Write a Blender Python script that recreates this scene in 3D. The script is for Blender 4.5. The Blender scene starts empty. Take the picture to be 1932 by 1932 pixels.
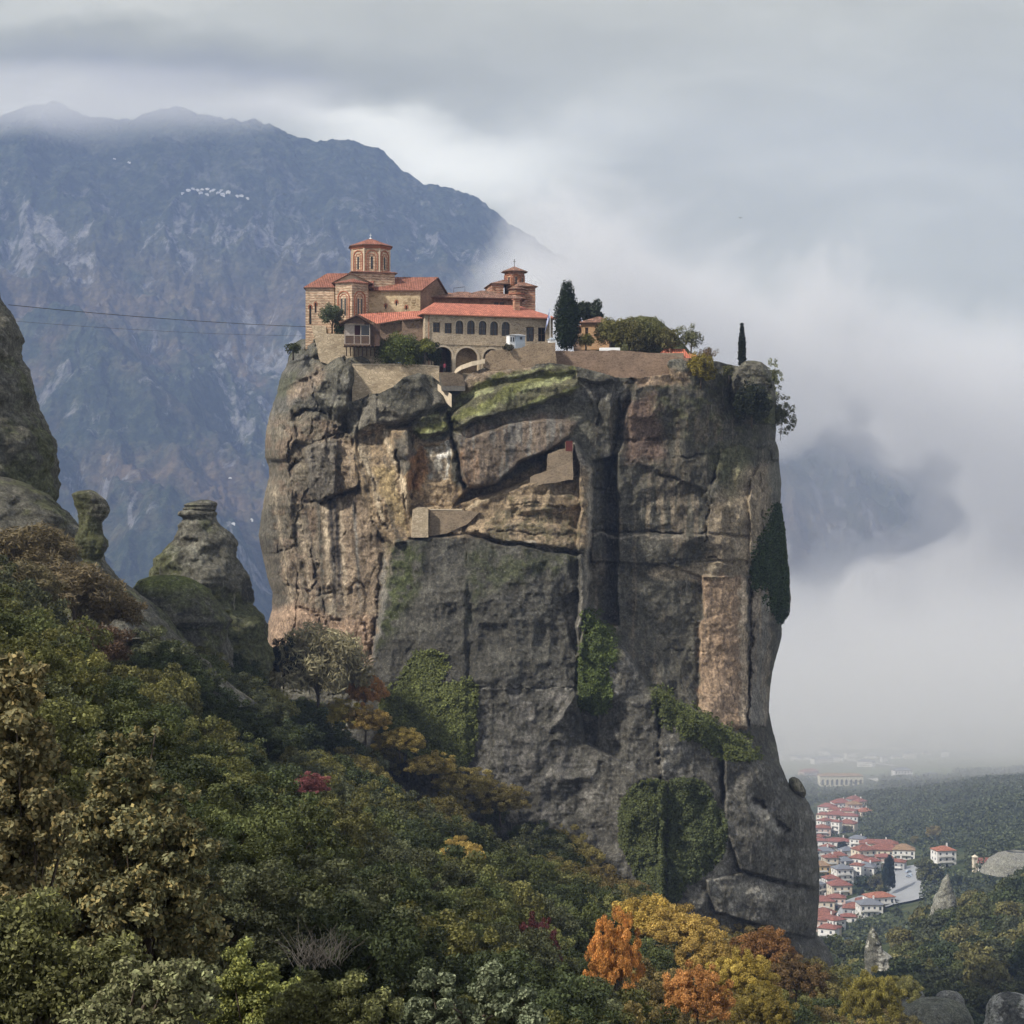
import bpy, math, random
import numpy as np
from mathutils import Vector, Matrix, Euler

# ------------------------------------------------------------------ basics
S = 1932.0            # the photograph measured on a 1932 px grid
K = 0.536             # width of the view at one metre
sc = bpy.context.scene
col = sc.collection
rnd = random.Random(7)

def P(u, v, Y):
    return Vector(((u - 966) / S * K * Y, Y, (966 - v) / S * K * Y))

def tag(o, label=None, cat=None, group=None, kind=None):
    if label: o['label'] = label
    if cat: o['category'] = cat
    if group: o['group'] = group
    if kind: o['kind'] = kind
    return o

def empty(name, loc, rz=0.0, label=None, cat=None, group=None, kind=None):
    o = bpy.data.objects.new(name, None)
    col.objects.link(o)
    o.location = loc
    o.rotation_euler = (0, 0, rz)
    o.empty_display_size = 0.5
    return tag(o, label, cat, group, kind)

def copy_tree(o, parent=None):
    c = o.copy()
    col.objects.link(c)
    if parent is not None:
        c.parent = parent
    for ch in list(o.children):
        copy_tree(ch, c)
    return c

def link(name, me, parent=None, mats=None):
    o = bpy.data.objects.new(name, me)
    col.objects.link(o)
    if parent is not None:
        o.parent = parent
    for m in (mats or []):
        me.materials.append(m)
    return o

def mesh_np(name, V, F, mats, parent=None, smooth=True, colour=None, midx=None):
    """V (n,3), F (m,k) with k = 3 or 4; colour (n,4) point colour attribute 'tint'."""
    V = np.asarray(V, dtype=np.float32); F = np.asarray(F, dtype=np.int32)
    me = bpy.data.meshes.new(name)
    me.vertices.add(len(V)); me.vertices.foreach_set('co', V.ravel())
    k = F.shape[1]
    me.loops.add(F.size); me.loops.foreach_set('vertex_index', F.ravel())
    me.polygons.add(len(F))
    me.polygons.foreach_set('loop_start', np.arange(0, F.size, k, dtype=np.int32))
    me.polygons.foreach_set('loop_total', np.full(len(F), k, dtype=np.int32))
    me.polygons.foreach_set('use_smooth', np.full(len(F), smooth, dtype=bool))
    if midx is not None:
        me.polygons.foreach_set('material_index', np.asarray(midx, dtype=np.int32))
    if colour is not None:
        a = me.color_attributes.new('tint', 'FLOAT_COLOR', 'POINT')
        a.data.foreach_set('color', np.asarray(colour, dtype=np.float32).ravel())
    me.update(calc_edges=True)
    me.validate()
    return link(name, me, parent, mats if isinstance(mats, (list, tuple)) else [mats])

class MB:
    """collects boxes, prisms, tubes; build() links them as one mesh object"""
    def __init__(s): s.v = []; s.f = []; s.m = []
    def add(s, vs, fs, mi=0):
        b = len(s.v); s.v += [tuple(v) for v in vs]
        s.f += [tuple(i + b for i in f) for f in fs]; s.m += [mi] * len(fs)
        return s
    def box(s, x0, x1, y0, y1, z0, z1, mi=0, M=None):
        vs = [Vector((x, y, z)) for z in (z0, z1) for x, y in ((x0, y0), (x1, y0), (x1, y1), (x0, y1))]
        if M is not None: vs = [M @ v for v in vs]
        return s.add(vs, [(0, 3, 2, 1), (4, 5, 6, 7), (0, 1, 5, 4), (1, 2, 6, 5), (2, 3, 7, 6), (3, 0, 4, 7)], mi)
    def prism(s, pts, z0, z1, mi=0, M=None):
        """pts: xy polygon counter-clockwise"""
        n = len(pts)
        vs = [Vector((x, y, z0)) for x, y in pts] + [Vector((x, y, z1)) for x, y in pts]
        if M is not None: vs = [M @ v for v in vs]
        fs = [tuple(range(n - 1, -1, -1)), tuple(range(n, 2 * n))] + [(i, (i + 1) % n, n + (i + 1) % n, n + i) for i in range(n)]
        return s.add(vs, fs, mi)
    def prism_y(s, pts, y0, y1, mi=0, M=None):
        """pts: xz polygon, extruded along y"""
        n = len(pts)
        vs = [Vector((x, y0, z)) for x, z in pts] + [Vector((x, y1, z)) for x, z in pts]
        if M is not None: vs = [M @ v for v in vs]
        fs = [tuple(range(n)), tuple(range(2 * n - 1, n - 1, -1))] + [((i + 1) % n, i, n + i, n + (i + 1) % n) for i in range(n)]
        return s.add(vs, fs, mi)
    def tube(s, pts, rad, n=6, mi=0, cap=True):
        pts = [Vector(p) for p in pts]
        rad = rad if isinstance(rad, (list, tuple)) else [rad] * len(pts)
        rings = []
        for i, p in enumerate(pts):
            d = (pts[min(i + 1, len(pts) - 1)] - pts[max(i - 1, 0)])
            d = d.normalized() if d.length > 1e-9 else Vector((0, 0, 1))
            a = d.orthogonal().normalized() if i == 0 else (s._a - d * s._a.dot(d)).normalized()
            s._a = a; b = d.cross(a)
            rings.append([p + (a * math.cos(6.2832 * k / n) + b * math.sin(6.2832 * k / n)) * rad[i] for k in range(n)])
        vs = [v for r in rings for v in r]; fs = []
        for i in range(len(pts) - 1):
            for k in range(n):
                fs.append((i * n + k, i * n + (k + 1) % n, (i + 1) * n + (k + 1) % n, (i + 1) * n + k))
        if cap:
            fs.append(tuple(range(n - 1, -1, -1))); fs.append(tuple((len(pts) - 1) * n + k for k in range(n)))
        return s.add(vs, fs, mi)
    def build(s, name, mats, parent=None, smooth=False, bevel=0.0):
        me = bpy.data.meshes.new(name)
        me.from_pydata(s.v, [], s.f)
        me.polygons.foreach_set('material_index', s.m)
        me.polygons.foreach_set('use_smooth', [smooth] * len(s.f))
        me.update()
        o = link(name, me, parent, mats if isinstance(mats, (list, tuple)) else [mats])
        if bevel > 0:
            b = o.modifiers.new('bevel', 'BEVEL'); b.width = bevel; b.segments = 1; b.limit_method = 'ANGLE'
        return o

# ------------------------------------------------------------------ numpy noise
def _hash(ix, iy, iz, seed):
    h = (ix.astype(np.int64) * 374761393 + iy.astype(np.int64) * 668265263 + iz.astype(np.int64) * 2147483647 + seed * 1274126177) & 0xffffffff
    h = ((h ^ (h >> 13)) * 1274126177) & 0xffffffff
    h = ((h ^ (h >> 16)) * 2246822519) & 0xffffffff
    h = h ^ (h >> 15)
    return (h & 0xffffff).astype(np.float64) / 16777216.0

def vnoise(x, y, z, seed=0):
    ix, iy, iz = np.floor(x), np.floor(y), np.floor(z)
    fx, fy, fz = x - ix, y - iy, z - iz
    fx, fy, fz = [f * f * f * (f * (f * 6 - 15) + 10) for f in (fx, fy, fz)]
    ix, iy, iz = ix.astype(np.int64), iy.astype(np.int64), iz.astype(np.int64)
    r = 0
    for dx in (0, 1):
        wx = fx if dx else 1 - fx
        for dy in (0, 1):
            wy = fy if dy else 1 - fy
            for dz in (0, 1):
                wz = fz if dz else 1 - fz
                r = r + wx * wy * wz * _hash(ix + dx, iy + dy, iz + dz, seed)
    return r * 2 - 1

def fbm(x, y, z, oct=5, seed=0, gain=0.5, ridged=False):
    a, s, t = 1.0, 0, 0.0
    for o in range(oct):
        n = vnoise(x, y, z, seed + o * 17)
        if ridged: n = 1 - 2 * np.abs(n)
        s = s + a * n; t += a; a *= gain
        x, y, z = x * 2.03 + 11.3, y * 2.03 + 5.7, z * 2.03 + 3.1
    return s / t

def voro(x, y, z, seed=0):
    """F1, F2 distances and the id of the nearest cell"""
    ix, iy, iz = [np.floor(a).astype(np.int64) for a in (x, y, z)]
    f1 = np.full(x.shape, 9.0); f2 = np.full(x.shape, 9.0); cid = np.zeros(x.shape)
    for dx in (-1, 0, 1):
        for dy in (-1, 0, 1):
            for dz in (-1, 0, 1):
                cx, cy, cz = ix + dx, iy + dy, iz + dz
                px = cx + _hash(cx, cy, cz, seed); py = cy + _hash(cx, cy, cz, seed + 1); pz = cz + _hash(cx, cy, cz, seed + 2)
                d = np.sqrt((px - x) ** 2 + (py - y) ** 2 + (pz - z) ** 2)
                m = d < f1
                f2 = np.where(m, f1, np.minimum(f2, d)); cid = np.where(m, _hash(cx, cy, cz, seed + 3), cid)
                f1 = np.where(m, d, f1)
    return f1, f2, cid

def sstep(a, b, x):
    t = np.clip((x - a) / (b - a), 0, 1)
    return t * t * (3 - 2 * t)

def interp(pts, x):
    """piecewise linear through [(x, y) ...]"""
    a = np.array(sorted(pts), dtype=float)
    return np.interp(x, a[:, 0], a[:, 1])

def rbf(pts, smooth=0.0):
    """thin plate surface through (x, y, z) points; returns f(x, y)"""
    A = np.array(pts, dtype=float); sc_ = np.abs(A[:, :2]).max()
    X = A[:, :2] / sc_
    def phi(r): return np.where(r > 1e-9, r * r * np.log(np.maximum(r, 1e-9)), 0)
    n = len(A)
    R = np.sqrt(((X[:, None] - X[None]) ** 2).sum(-1))
    M = np.zeros((n + 3, n + 3)); M[:n, :n] = phi(R) + np.eye(n) * smooth
    M[:n, n] = 1; M[:n, n + 1:] = X; M[n, :n] = 1; M[n + 1:, :n] = X.T
    w = np.linalg.solve(M, np.concatenate([A[:, 2], [0, 0, 0]]))
    def f(x, y):
        x = np.asarray(x, float) / sc_; y = np.asarray(y, float) / sc_
        out = w[n] + w[n + 1] * x + w[n + 2] * y
        for i in range(n):
            out = out + w[i] * phi(np.sqrt((x - X[i, 0]) ** 2 + (y - X[i, 1]) ** 2))
        return out
    return f

def grid_faces(nr, nc, wrap=False):
    i = np.arange(nr - 1)[:, None]; j = np.arange(nc if wrap else nc - 1)[None]
    a = i * nc + j; b = i * nc + (j + 1) % nc
    return np.stack([a, b, b + nc, a + nc], -1).reshape(-1, 4)

# ------------------------------------------------------------------ materials
class NT:
    """thin wrapper for building node trees"""
    def __init__(s, tree): s.t = tree; s.n = tree.nodes; s.l = tree.links
    def node(s, typ, **kw):
        n = s.n.new(typ)
        for k, v in kw.items():
            if k.startswith('in_'):
                continue
            setattr(n, k, v)
        return n
    def put(s, inp, val):
        if isinstance(val, bpy.types.NodeSocket): s.l.new(val, inp)
        elif val is not None:
            if hasattr(inp, 'default_value'):
                if inp.type == 'RGBA' and not isinstance(val, (int, float)) and len(val) == 3: val = (*val, 1)
                if inp.type == 'RGBA' and isinstance(val, (int, float)): val = (val, val, val, 1)
                if inp.type == 'VECTOR' and isinstance(val, (int, float)): val = (val, val, val)
                inp.default_value = val
    def math(s, op, a, b=None, c=None, clamp=False):
        n = s.node('ShaderNodeMath', operation=op, use_clamp=clamp)
        s.put(n.inputs[0], a); s.put(n.inputs[1], b); s.put(n.inputs[2], c)
        return n.outputs[0]
    def vmath(s, op, a, b=None):
        n = s.node('ShaderNodeVectorMath', operation=op)
        s.put(n.inputs[0], a); s.put(n.inputs[1], b)
        return n.outputs[0]
    def mix(s, f, a, b, blend='MIX'):
        n = s.node('ShaderNodeMix', data_type='RGBA', blend_type=blend)
        s.put(n.inputs[0], f); s.put(n.inputs[6], a); s.put(n.inputs[7], b)
        return n.outputs[2]
    def noise(s, vec, scale, detail=4, rough=0.55, dist=0.0):
        n = s.node('ShaderNodeTexNoise')
        s.put(n.inputs['Vector'], vec); s.put(n.inputs['Scale'], scale); s.put(n.inputs['Detail'], detail)
        s.put(n.inputs['Roughness'], rough); s.put(n.inputs['Distortion'], dist)
        return n.outputs[0]
    def voronoi(s, vec, scale, feature='F1', out=0, rand=1.0):
        n = s.node('ShaderNodeTexVoronoi', feature=feature)
        s.put(n.inputs['Vector'], vec); s.put(n.inputs['Scale'], scale)
        if 'Randomness' in n.inputs: s.put(n.inputs['Randomness'], rand)
        return n.outputs[out]
    def ramp(s, f, stops, interp_='LINEAR'):
        n = s.node('ShaderNodeValToRGB'); n.color_ramp.interpolation = interp_
        e = n.color_ramp.elements
        while len(e) < len(stops): e.new(0.5)
        for el, (p, c) in zip(e, stops):
            el.position = p
            el.color = (c, c, c, 1) if isinstance(c, (int, float)) else (*c, 1)
        s.put(n.inputs[0], f)
        return n.outputs[0]
    def rng(s, f, a, b, c=0.0, d=1.0, smooth=True):
        n = s.node('ShaderNodeMapRange', interpolation_type='SMOOTHSTEP' if smooth else 'LINEAR')
        for i, x in enumerate((f, a, b, c, d)): s.put(n.inputs[i], x)
        return n.outputs[0]
    def mapping(s, vec, loc=(0, 0, 0), rot=(0, 0, 0), scale=(1, 1, 1)):
        n = s.node('ShaderNodeMapping')
        s.put(n.inputs[0], vec); s.put(n.inputs[1], loc); s.put(n.inputs[2], rot); s.put(n.inputs[3], scale)
        return n.outputs[0]
    def sep(s, vec):
        n = s.node('ShaderNodeSeparateXYZ'); s.put(n.inputs[0], vec)
        return n.outputs
    def comb(s, x, y, z):
        n = s.node('ShaderNodeCombineXYZ')
        for i, a in enumerate((x, y, z)): s.put(n.inputs[i], a)
        return n.outputs[0]
    def coord(s, which='Object'):
        return s.node('ShaderNodeTexCoord').outputs[which]
    def geo(s, which='Position'):
        return s.node('ShaderNodeNewGeometry').outputs[which]
    def bump(s, h, strength=0.5, dist=0.1):
        n = s.node('ShaderNodeBump'); s.put(n.inputs['Height'], h)
        s.put(n.inputs['Strength'], strength); s.put(n.inputs['Distance'], dist)
        return n.outputs[0]
    def attr(s, name, out='Color'):
        n = s.node('ShaderNodeAttribute'); n.attribute_name = name
        return n.outputs[out]

def new_mat(name):
    m = bpy.data.materials.new(name); m.use_nodes = True
    nt = NT(m.node_tree)
    b = nt.n['Principled BSDF']
    b.inputs['Roughness'].default_value = 0.85
    b.inputs['Specular IOR Level'].default_value = 0.3
    return m, nt, b

_plain = {}
def plain(name, c, rough=0.8, var=0.25, scale=2.0, bump=0.0, spec=0.3, metal=0.0, coord='Object'):
    if name in _plain: return _plain[name]
    m, nt, b = new_mat(name)
    v = nt.coord(coord)
    n = nt.noise(v, scale, 5, 0.6)
    f = nt.ramp(n, [(0.3, 1 - var), (0.7, 1 + var)])
    nt.put(b.inputs['Base Color'], nt.mix(1.0, (*c, 1), f, 'MULTIPLY'))
    b.inputs['Roughness'].default_value = rough
    b.inputs['Specular IOR Level'].default_value = spec
    b.inputs['Metallic'].default_value = metal
    if bump: nt.put(b.inputs['Normal'], nt.bump(n, bump, 0.05))
    _plain[name] = m
    return m
# ------------------------------------------------------------------ camera, render, light, sky
cam_d = bpy.data.cameras.new('camera'); cam = bpy.data.objects.new('camera', cam_d)
col.objects.link(cam); sc.camera = cam
cam.location = (0, 0, 0); cam.rotation_euler = (math.radians(90), 0, 0)
cam_d.sensor_width = 36; cam_d.lens = 36 / K
cam_d.clip_start = 0.5; cam_d.clip_end = 30000
sc.view_settings.view_transform = 'Standard'; sc.view_settings.look = 'None'
sc.view_settings.exposure = 0.50; sc.view_settings.gamma = 1.0
sc.render.engine = 'CYCLES'
cy = sc.cycles
cy.use_denoising = True
cy.max_bounces = 5; cy.diffuse_bounces = 2; cy.glossy_bounces = 1; cy.transmission_bounces = 2
cy.transparent_max_bounces = 8; cy.volume_bounces = 4
cy.use_adaptive_sampling = True; cy.adaptive_threshold = 0.03
cy.volume_max_steps = 96
cy.sample_clamp_indirect = 4.0

SUN_EL, SUN_AZ = math.radians(42), math.radians(-122)      # azimuth from +Y towards +X: behind the viewer's left shoulder
sun_dir = Vector((math.sin(SUN_AZ) * math.cos(SUN_EL), math.cos(SUN_AZ) * math.cos(SUN_EL), math.sin(SUN_EL)))
sd = bpy.data.lights.new('sun', 'SUN'); sun = bpy.data.objects.new('sun', sd); col.objects.link(sun)
sd.energy = 4.0; sd.angle = math.radians(4.0); sd.color = (1.0, 0.93, 0.82)
sun.rotation_euler = sun_dir.to_track_quat('Z', 'Y').to_euler()
sun.location = (-60, -60, 120)

w = bpy.data.worlds.new('World'); sc.world = w; w.use_nodes = True
nt = NT(w.node_tree)
bg = nt.n['Background']
sky = nt.node('ShaderNodeTexSky', sky_type='NISHITA')
sky.sun_disc = False; sky.sun_elevation = SUN_EL; sky.sun_rotation = SUN_AZ
sky.air_density = 1.0; sky.dust_density = 2.0; sky.ozone_density = 1.0
d = nt.coord('Generated')
# the cloud deck is laid out by direction: slope east (x / y) and slope up (z / y)
dx, dy, dz = nt.sep(d)[0:3]
ys = nt.math('MAXIMUM', nt.math('ABSOLUTE', dy), 0.35)
pu = nt.math('DIVIDE', dx, ys); pv = nt.math('DIVIDE', dz, ys)
flat = nt.comb(pu, pv, dy)
warp = nt.node('ShaderNodeTexNoise'); nt.put(warp.inputs['Vector'], nt.mapping(flat, scale=(1, 2.0, 1))); warp.inputs['Scale'].default_value = 6.0
warp.inputs['Detail'].default_value = 5; warp.inputs['Roughness'].default_value = 0.55
wv = nt.vmath('SUBTRACT', warp.outputs[1], (0.5, 0.5, 0.5))
sw = nt.node('ShaderNodeVectorMath', operation='SCALE'); nt.put(sw.inputs[0], wv); sw.inputs['Scale'].default_value = 0.085
wp = nt.vmath('ADD', flat, sw.outputs[0])
def blob(u, v, ru, rv, rot=0.0, soft=1.0):
    """soft patch of cloud: centre and radii on the photo's grid"""
    cu, cv = (u - 966) / S * K, (966 - v) / S * K
    q = nt.vmath('SUBTRACT', wp, (cu, cv, 0))
    qx, qy, _ = nt.sep(q)[0:3]
    c, s_ = math.cos(rot), math.sin(rot)
    ax = nt.math('ADD', nt.math('MULTIPLY', qx, c), nt.math('MULTIPLY', qy, s_))
    ay = nt.math('SUBTRACT', nt.math('MULTIPLY', qy, c), nt.math('MULTIPLY', qx, s_))
    ax = nt.math('DIVIDE', ax, ru / S * K); ay = nt.math('DIVIDE', ay, rv / S * K)
    r = nt.math('SQRT', nt.math('ADD', nt.math('MULTIPLY', ax, ax), nt.math('MULTIPLY', ay, ay)))
    return nt.rng(r, 1.0, 0.0 if soft == 1.0 else 1 - soft, 0, 1)
n1 = nt.noise(nt.mapping(wp, scale=(1.0, 3.2, 1)), 4.5, 7, 0.55)
n2 = nt.noise(nt.mapping(wp, scale=(1.0, 2.0, 1)), 16, 6, 0.55)
val = nt.math('ADD', nt.math('MULTIPLY', nt.math('SUBTRACT', n1, 0.5), 0.34), nt.math('MULTIPLY', nt.math('SUBTRACT', n2, 0.5), 0.17))
val = nt.math('ADD', val, 0.475)
for (u, v, ru, rv, rot, amp) in [
    (250, 120, 950, 110, -0.03, -0.34), (650, 175, 420, 60, -0.05, -0.12), (1000, 90, 700, 70, 0.0, -0.05),
    (250, 215, 500, 45, 0.0, 0.10), (60, 180, 260, 50, 0.0, 0.16), (150, 10, 500, 60, 0, 0.08),
    (820, 265, 460, 140, -0.12, 0.50), (980, 330, 300, 60, -0.25, 0.10), (1150, 200, 260, 80, 0, 0.12), (620, 235, 200, 40, 0, 0.10),
    (1350, 190, 330, 40, -0.1, -0.06), (1800, 140, 260, 170, 0.4, -0.05), (1500, 330, 420, 60, 0.1, 0.05),
    (1650, 420, 400, 60, 0.1, 0.04), (1450, 560, 420, 60, 0.12, -0.05)]:
    val = nt.math('ADD', val, nt.math('MULTIPLY', blob(u, v, ru, rv, rot), amp))
# linear greys of the deck, slightly blue in the dark parts
ccol = nt.ramp(val, [(0.0, (0.20, 0.19, 0.16)), (0.30, (0.325, 0.308, 0.205)), (0.5, (0.455, 0.435, 0.315)), (0.72, (0.69, 0.66, 0.52)), (1.0, (0.92, 0.88, 0.72))])
# the rest of the dome: a brighter veil towards the sun and overhead
veil = nt.rng(pv, 0.35, 1.2, 0, 1)
side = nt.rng(dy, 0.25, -0.5, 0, 1)
ccol = nt.mix(nt.math('MAXIMUM', veil, side), ccol, (0.50, 0.505, 0.51, 1))
c10 = nt.mix(1.0, ccol, (10, 10, 10, 1), 'MULTIPLY')
fin = nt.mix(0.95, sky.outputs[0], c10)
nt.put(bg.inputs[0], fin); bg.inputs[1].default_value = 0.1
w.cycles.sampling_method = 'MANUAL'; w.cycles.sample_map_resolution = 512

# ------------------------------------------------------------------ the mountain
RY = 4600.0
ridge = [(-900, 330), (-500, 260), (-250, 225), (0, 222), (60, 200), (110, 195), (170, 222), (240, 225), (290, 208), (340, 198), (380, 218), (430, 226), (480, 226), (520, 240), (575, 265), (620, 266), (670, 266),
         (720, 284), (760, 320), (800, 346), (850, 354), (905, 374), (960, 420), (1040, 470), (1150, 530), (1300, 600), (1500, 690), (1700, 760), (1950, 850), (2300, 930), (2900, 1050)]
def mountain_z(x, y):
    u = 966 + x / RY / K * S
    zr = (966 - interp(ridge, u)) * K / S * RY
    y0_ = 2350 + 850 * sstep(150, 700, x)
    t = np.clip((y - y0_) / (RY - y0_), 0, 1)
    base = -330 + 0.0 * x
    f = 0.18 * t + 0.82 * t ** 1.45
    z = base + (zr - base) * f
    back = np.clip((y - RY) / 900, 0, 1)
    z = z - back * 420 * (0.6 + back)
    a = np.sin(np.clip(t, 0, 1) * math.pi) ** 0.7 * (y < RY) + 0.0
    wx = x + 160 * vnoise(x / 500, y / 700, x * 0, 5)
    rid = fbm(wx / 620 + y / 2600, y / 1500, x * 0, 5, 21, 0.52, True)
    z = z + a * (rid - 0.25) * 235
    z = z + a * fbm(x / 170, y / 260, x * 0, 5, 77, 0.55, True) * 75
    z = z + fbm(x / 24, y / 24, x * 0, 3, 31) * 7 + fbm(x / 9, y / 9, x * 0, 2, 41) * 5.0
    return z
nx, ny = 1150, 560
uu = np.linspace(-160, 2250, nx)
yy = 2350 + (5500 - 2350) * np.linspace(0, 1, ny) ** 0.9
YY, UU = np.meshgrid(yy, uu, indexing='ij')
XX = (UU - 966) * K / S * (YY * 0.5 + RY * 0.5)
ZZ = mountain_z(XX, YY)
V = np.stack([XX, YY, ZZ], -1).reshape(-1, 3)

m, nt, b = new_mat('mountain_forest')
p = nt.geo('Position')
nrm = nt.geo('Normal')
big = nt.noise(p, 0.0016, 6, 0.6, 0.6)
mid = nt.noise(p, 0.011, 6, 0.65)
fine = nt.noise(p, 0.030, 8, 0.78)
cell = nt.voronoi(p, 0.07)
wood = nt.ramp(fine, [(0.30, (0.008, 0.013, 0.010)), (0.5, (0.036, 0.050, 0.030)), (0.62, (0.085, 0.095, 0.055)), (0.75, (0.15, 0.13, 0.08))])
autumn = nt.ramp(fine, [(0.3, (0.07, 0.05, 0.035)), (0.5, (0.19, 0.125, 0.08)), (0.7, (0.32, 0.22, 0.14))])
stone = nt.ramp(fine, [(0.3, (0.07, 0.072, 0.072)), (0.6, (0.27, 0.265, 0.26)), (0.8, (0.46, 0.45, 0.44))])
pz = nt.sep(p)[2]
low = nt.rng(pz, 700, 250, 0.0, 1.0)
fa = nt.math('MULTIPLY', nt.rng(nt.math('ADD', big, nt.math('MULTIPLY', mid, 0.45)), 0.68, 0.86, 0, 1), low)
c1 = nt.mix(nt.math('MULTIPLY', fa, 0.62), wood, autumn)
st = nt.noise(nt.mapping(p, loc=(900, 50, 3), scale=(1, 0.6, 0.45)), 0.013, 9, 0.72, 1.2)
big2 = nt.noise(nt.mapping(p, loc=(300, 90, 30)), 0.0026, 4, 0.6)
fs = nt.rng(nt.math('ADD', st, nt.math('MULTIPLY', nt.math('SUBTRACT', big2, 0.5), 0.45)), 0.545, 0.62, 0, 1)
c2 = nt.mix(nt.math('MULTIPLY', fs, nt.rng(pz, 850, 550, 0.12, 0.9)), c1, stone)
nt.put(b.inputs['Base Color'], c2)
nt.put(b.inputs['Normal'], nt.bump(nt.math('ADD', nt.math('MULTIPLY', fine, 1.0), nt.math('MULTIPLY', cell, -0.5)), 1.0, 16))
b.inputs['Specular IOR Level'].default_value = 0.0
mt = m
mo = mesh_np('mountain', V, grid_faces(ny, nx), m)
tag(mo, 'wooded mountain with bare rock scars and its summit in cloud', None, None, 'structure')

# ------------------------------------------------------------------ haze: one box of even air
hz = MB().box(-2600, 3000, -40, 5900, -420, 1180).build('haze', [])
hm = bpy.data.materials.new('haze_air'); hm.use_nodes = True
nt = NT(hm.node_tree); nt.n.remove(nt.n['Principled BSDF'])
pv_ = nt.node('ShaderNodeVolumePrincipled')
pv_.inputs['Color'].default_value = (0.46, 0.61, 1.0, 1); pv_.inputs['Density'].default_value = 0.000106
pv_.inputs['Anisotropy'].default_value = 0.0
nt.l.new(pv_.outputs[0], nt.n['Material Output'].inputs['Volume'])
hz.data.materials.append(hm)
tag(hz, None, None, None, 'stuff')

# ------------------------------------------------------------------ low clouds
def cloud(name, box, build, dens, label, color=(0.90, 0.89, 0.865), step=1.0):
    o = MB().box(*box).build(name, [])
    cm = bpy.data.materials.new(name + '_vapour'); cm.use_nodes = True
    nt = NT(cm.node_tree); nt.n.remove(nt.n['Principled BSDF'])
    v = nt.node('ShaderNodeVolumePrincipled')
    v.inputs['Color'].default_value = (*color, 1); v.inputs['Anisotropy'].default_value = 0.0
    nt.put(v.inputs['Density'], nt.math('MULTIPLY', build(nt), dens))
    nt.l.new(v.outputs[0], nt.n['Material Output'].inputs['Volume'])
    cm.cycles.volume_step_rate = step
    o.data.materials.append(cm)
    tag(o, label, None, None, 'stuff')
    return o

CY = 3100.0
def cu(u): return (u - 966) * K / S * CY
def cv(v): return (966 - v) * K / S * CY
def bank(nt):
    p = nt.geo('Position')
    x, y, z = nt.sep(p)[0:3]
    n = nt.noise(p, 0.0044, 7, 0.62, 0.6)
    n = nt.math('MULTIPLY', nt.math('SUBTRACT', n, 0.5), 2.0)
    wq = nt.node('ShaderNodeTexNoise'); nt.put(wq.inputs['Vector'], p); wq.inputs['Scale'].default_value = 0.0065; wq.inputs['Detail'].default_value = 4
    wx_, _, wz_ = nt.sep(wq.outputs[1])[0:3]
    xw = nt.math('ADD', x, nt.math('MULTIPLY', nt.math('SUBTRACT', wx_, 0.5), 330)); zw = nt.math('ADD', z, nt.math('MULTIPLY', nt.math('SUBTRACT', wz_, 0.5), 260))
    # distance right of the leaning left edge of the bank
    edge = nt.math('SUBTRACT', x, nt.math('ADD', nt.math('MULTIPLY', z, 0.30), cu(890) - 0.30 * cv(450)))
    f = nt.math('MULTIPLY', edge, 1 / 150.0)
    f = nt.math('MINIMUM', f, 1.1)
    # the top of the bank
    top = nt.math('MULTIPLY', nt.math('SUBTRACT', nt.math('SUBTRACT', cv(395), nt.math('MULTIPLY', nt.math('MAXIMUM', nt.math('SUBTRACT', x, cu(1130)), 0.0), 0.30)), z), 1 / 130.0)
    f = nt.math('MINIMUM', f, top)
    # the lower edge, above the valley floor
    bot = nt.math('MULTIPLY', nt.math('SUBTRACT', z, nt.math('ADD', cv(1440), 0.0)), 1 / 60.0)
    f = nt.math('MINIMUM', f, bot)
    # window through which the far flank shows
    for (u, v, ru, rv, a) in [(1550, 940, 200, 125, 2.15), (1490, 1050, 110, 75, 1.3), (1650, 960, 120, 75, 1.2), (1560, 720, 30, 110, 0.7)]:
        ax = nt.math('DIVIDE', nt.math('SUBTRACT', xw, cu(u)), ru * K / S * CY)
        az = nt.math('DIVIDE', nt.math('SUBTRACT', zw, cv(v)), rv * K / S * CY)
        r2 = nt.math('ADD', nt.math('MULTIPLY', ax, ax), nt.math('MULTIPLY', az, az))
        f = nt.math('SUBTRACT', f, nt.math('MULTIPLY', nt.math('MAXIMUM', nt.math('SUBTRACT', 1.0, r2), 0.0), a))
    g = nt.math('ADD', f, nt.math('MULTIPLY', n, 1.9))
    thin = nt.math('MULTIPLY', nt.rng(nt.math('MULTIPLY', edge, 1 / 150.0), 0.6, 2.4, 0, 1), nt.math('MULTIPLY', nt.rng(top, 0, 1, 0, 1), nt.math('ADD', 0.10, nt.math('MULTIPLY', nt.math('MAXIMUM', n, 0.0), 0.35))))
    return nt.math('MAXIMUM', nt.math('POWER', nt.rng(g, 0.0, 1.0, 0, 1), 1.5), thin)
cloud('cloud_bank', (cu(780), cu(2150), CY - 260, CY + 260, cv(1470), cv(230)), bank, 0.0085,
      'white cloud bank rolling along the mountain', step=0.7)
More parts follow.
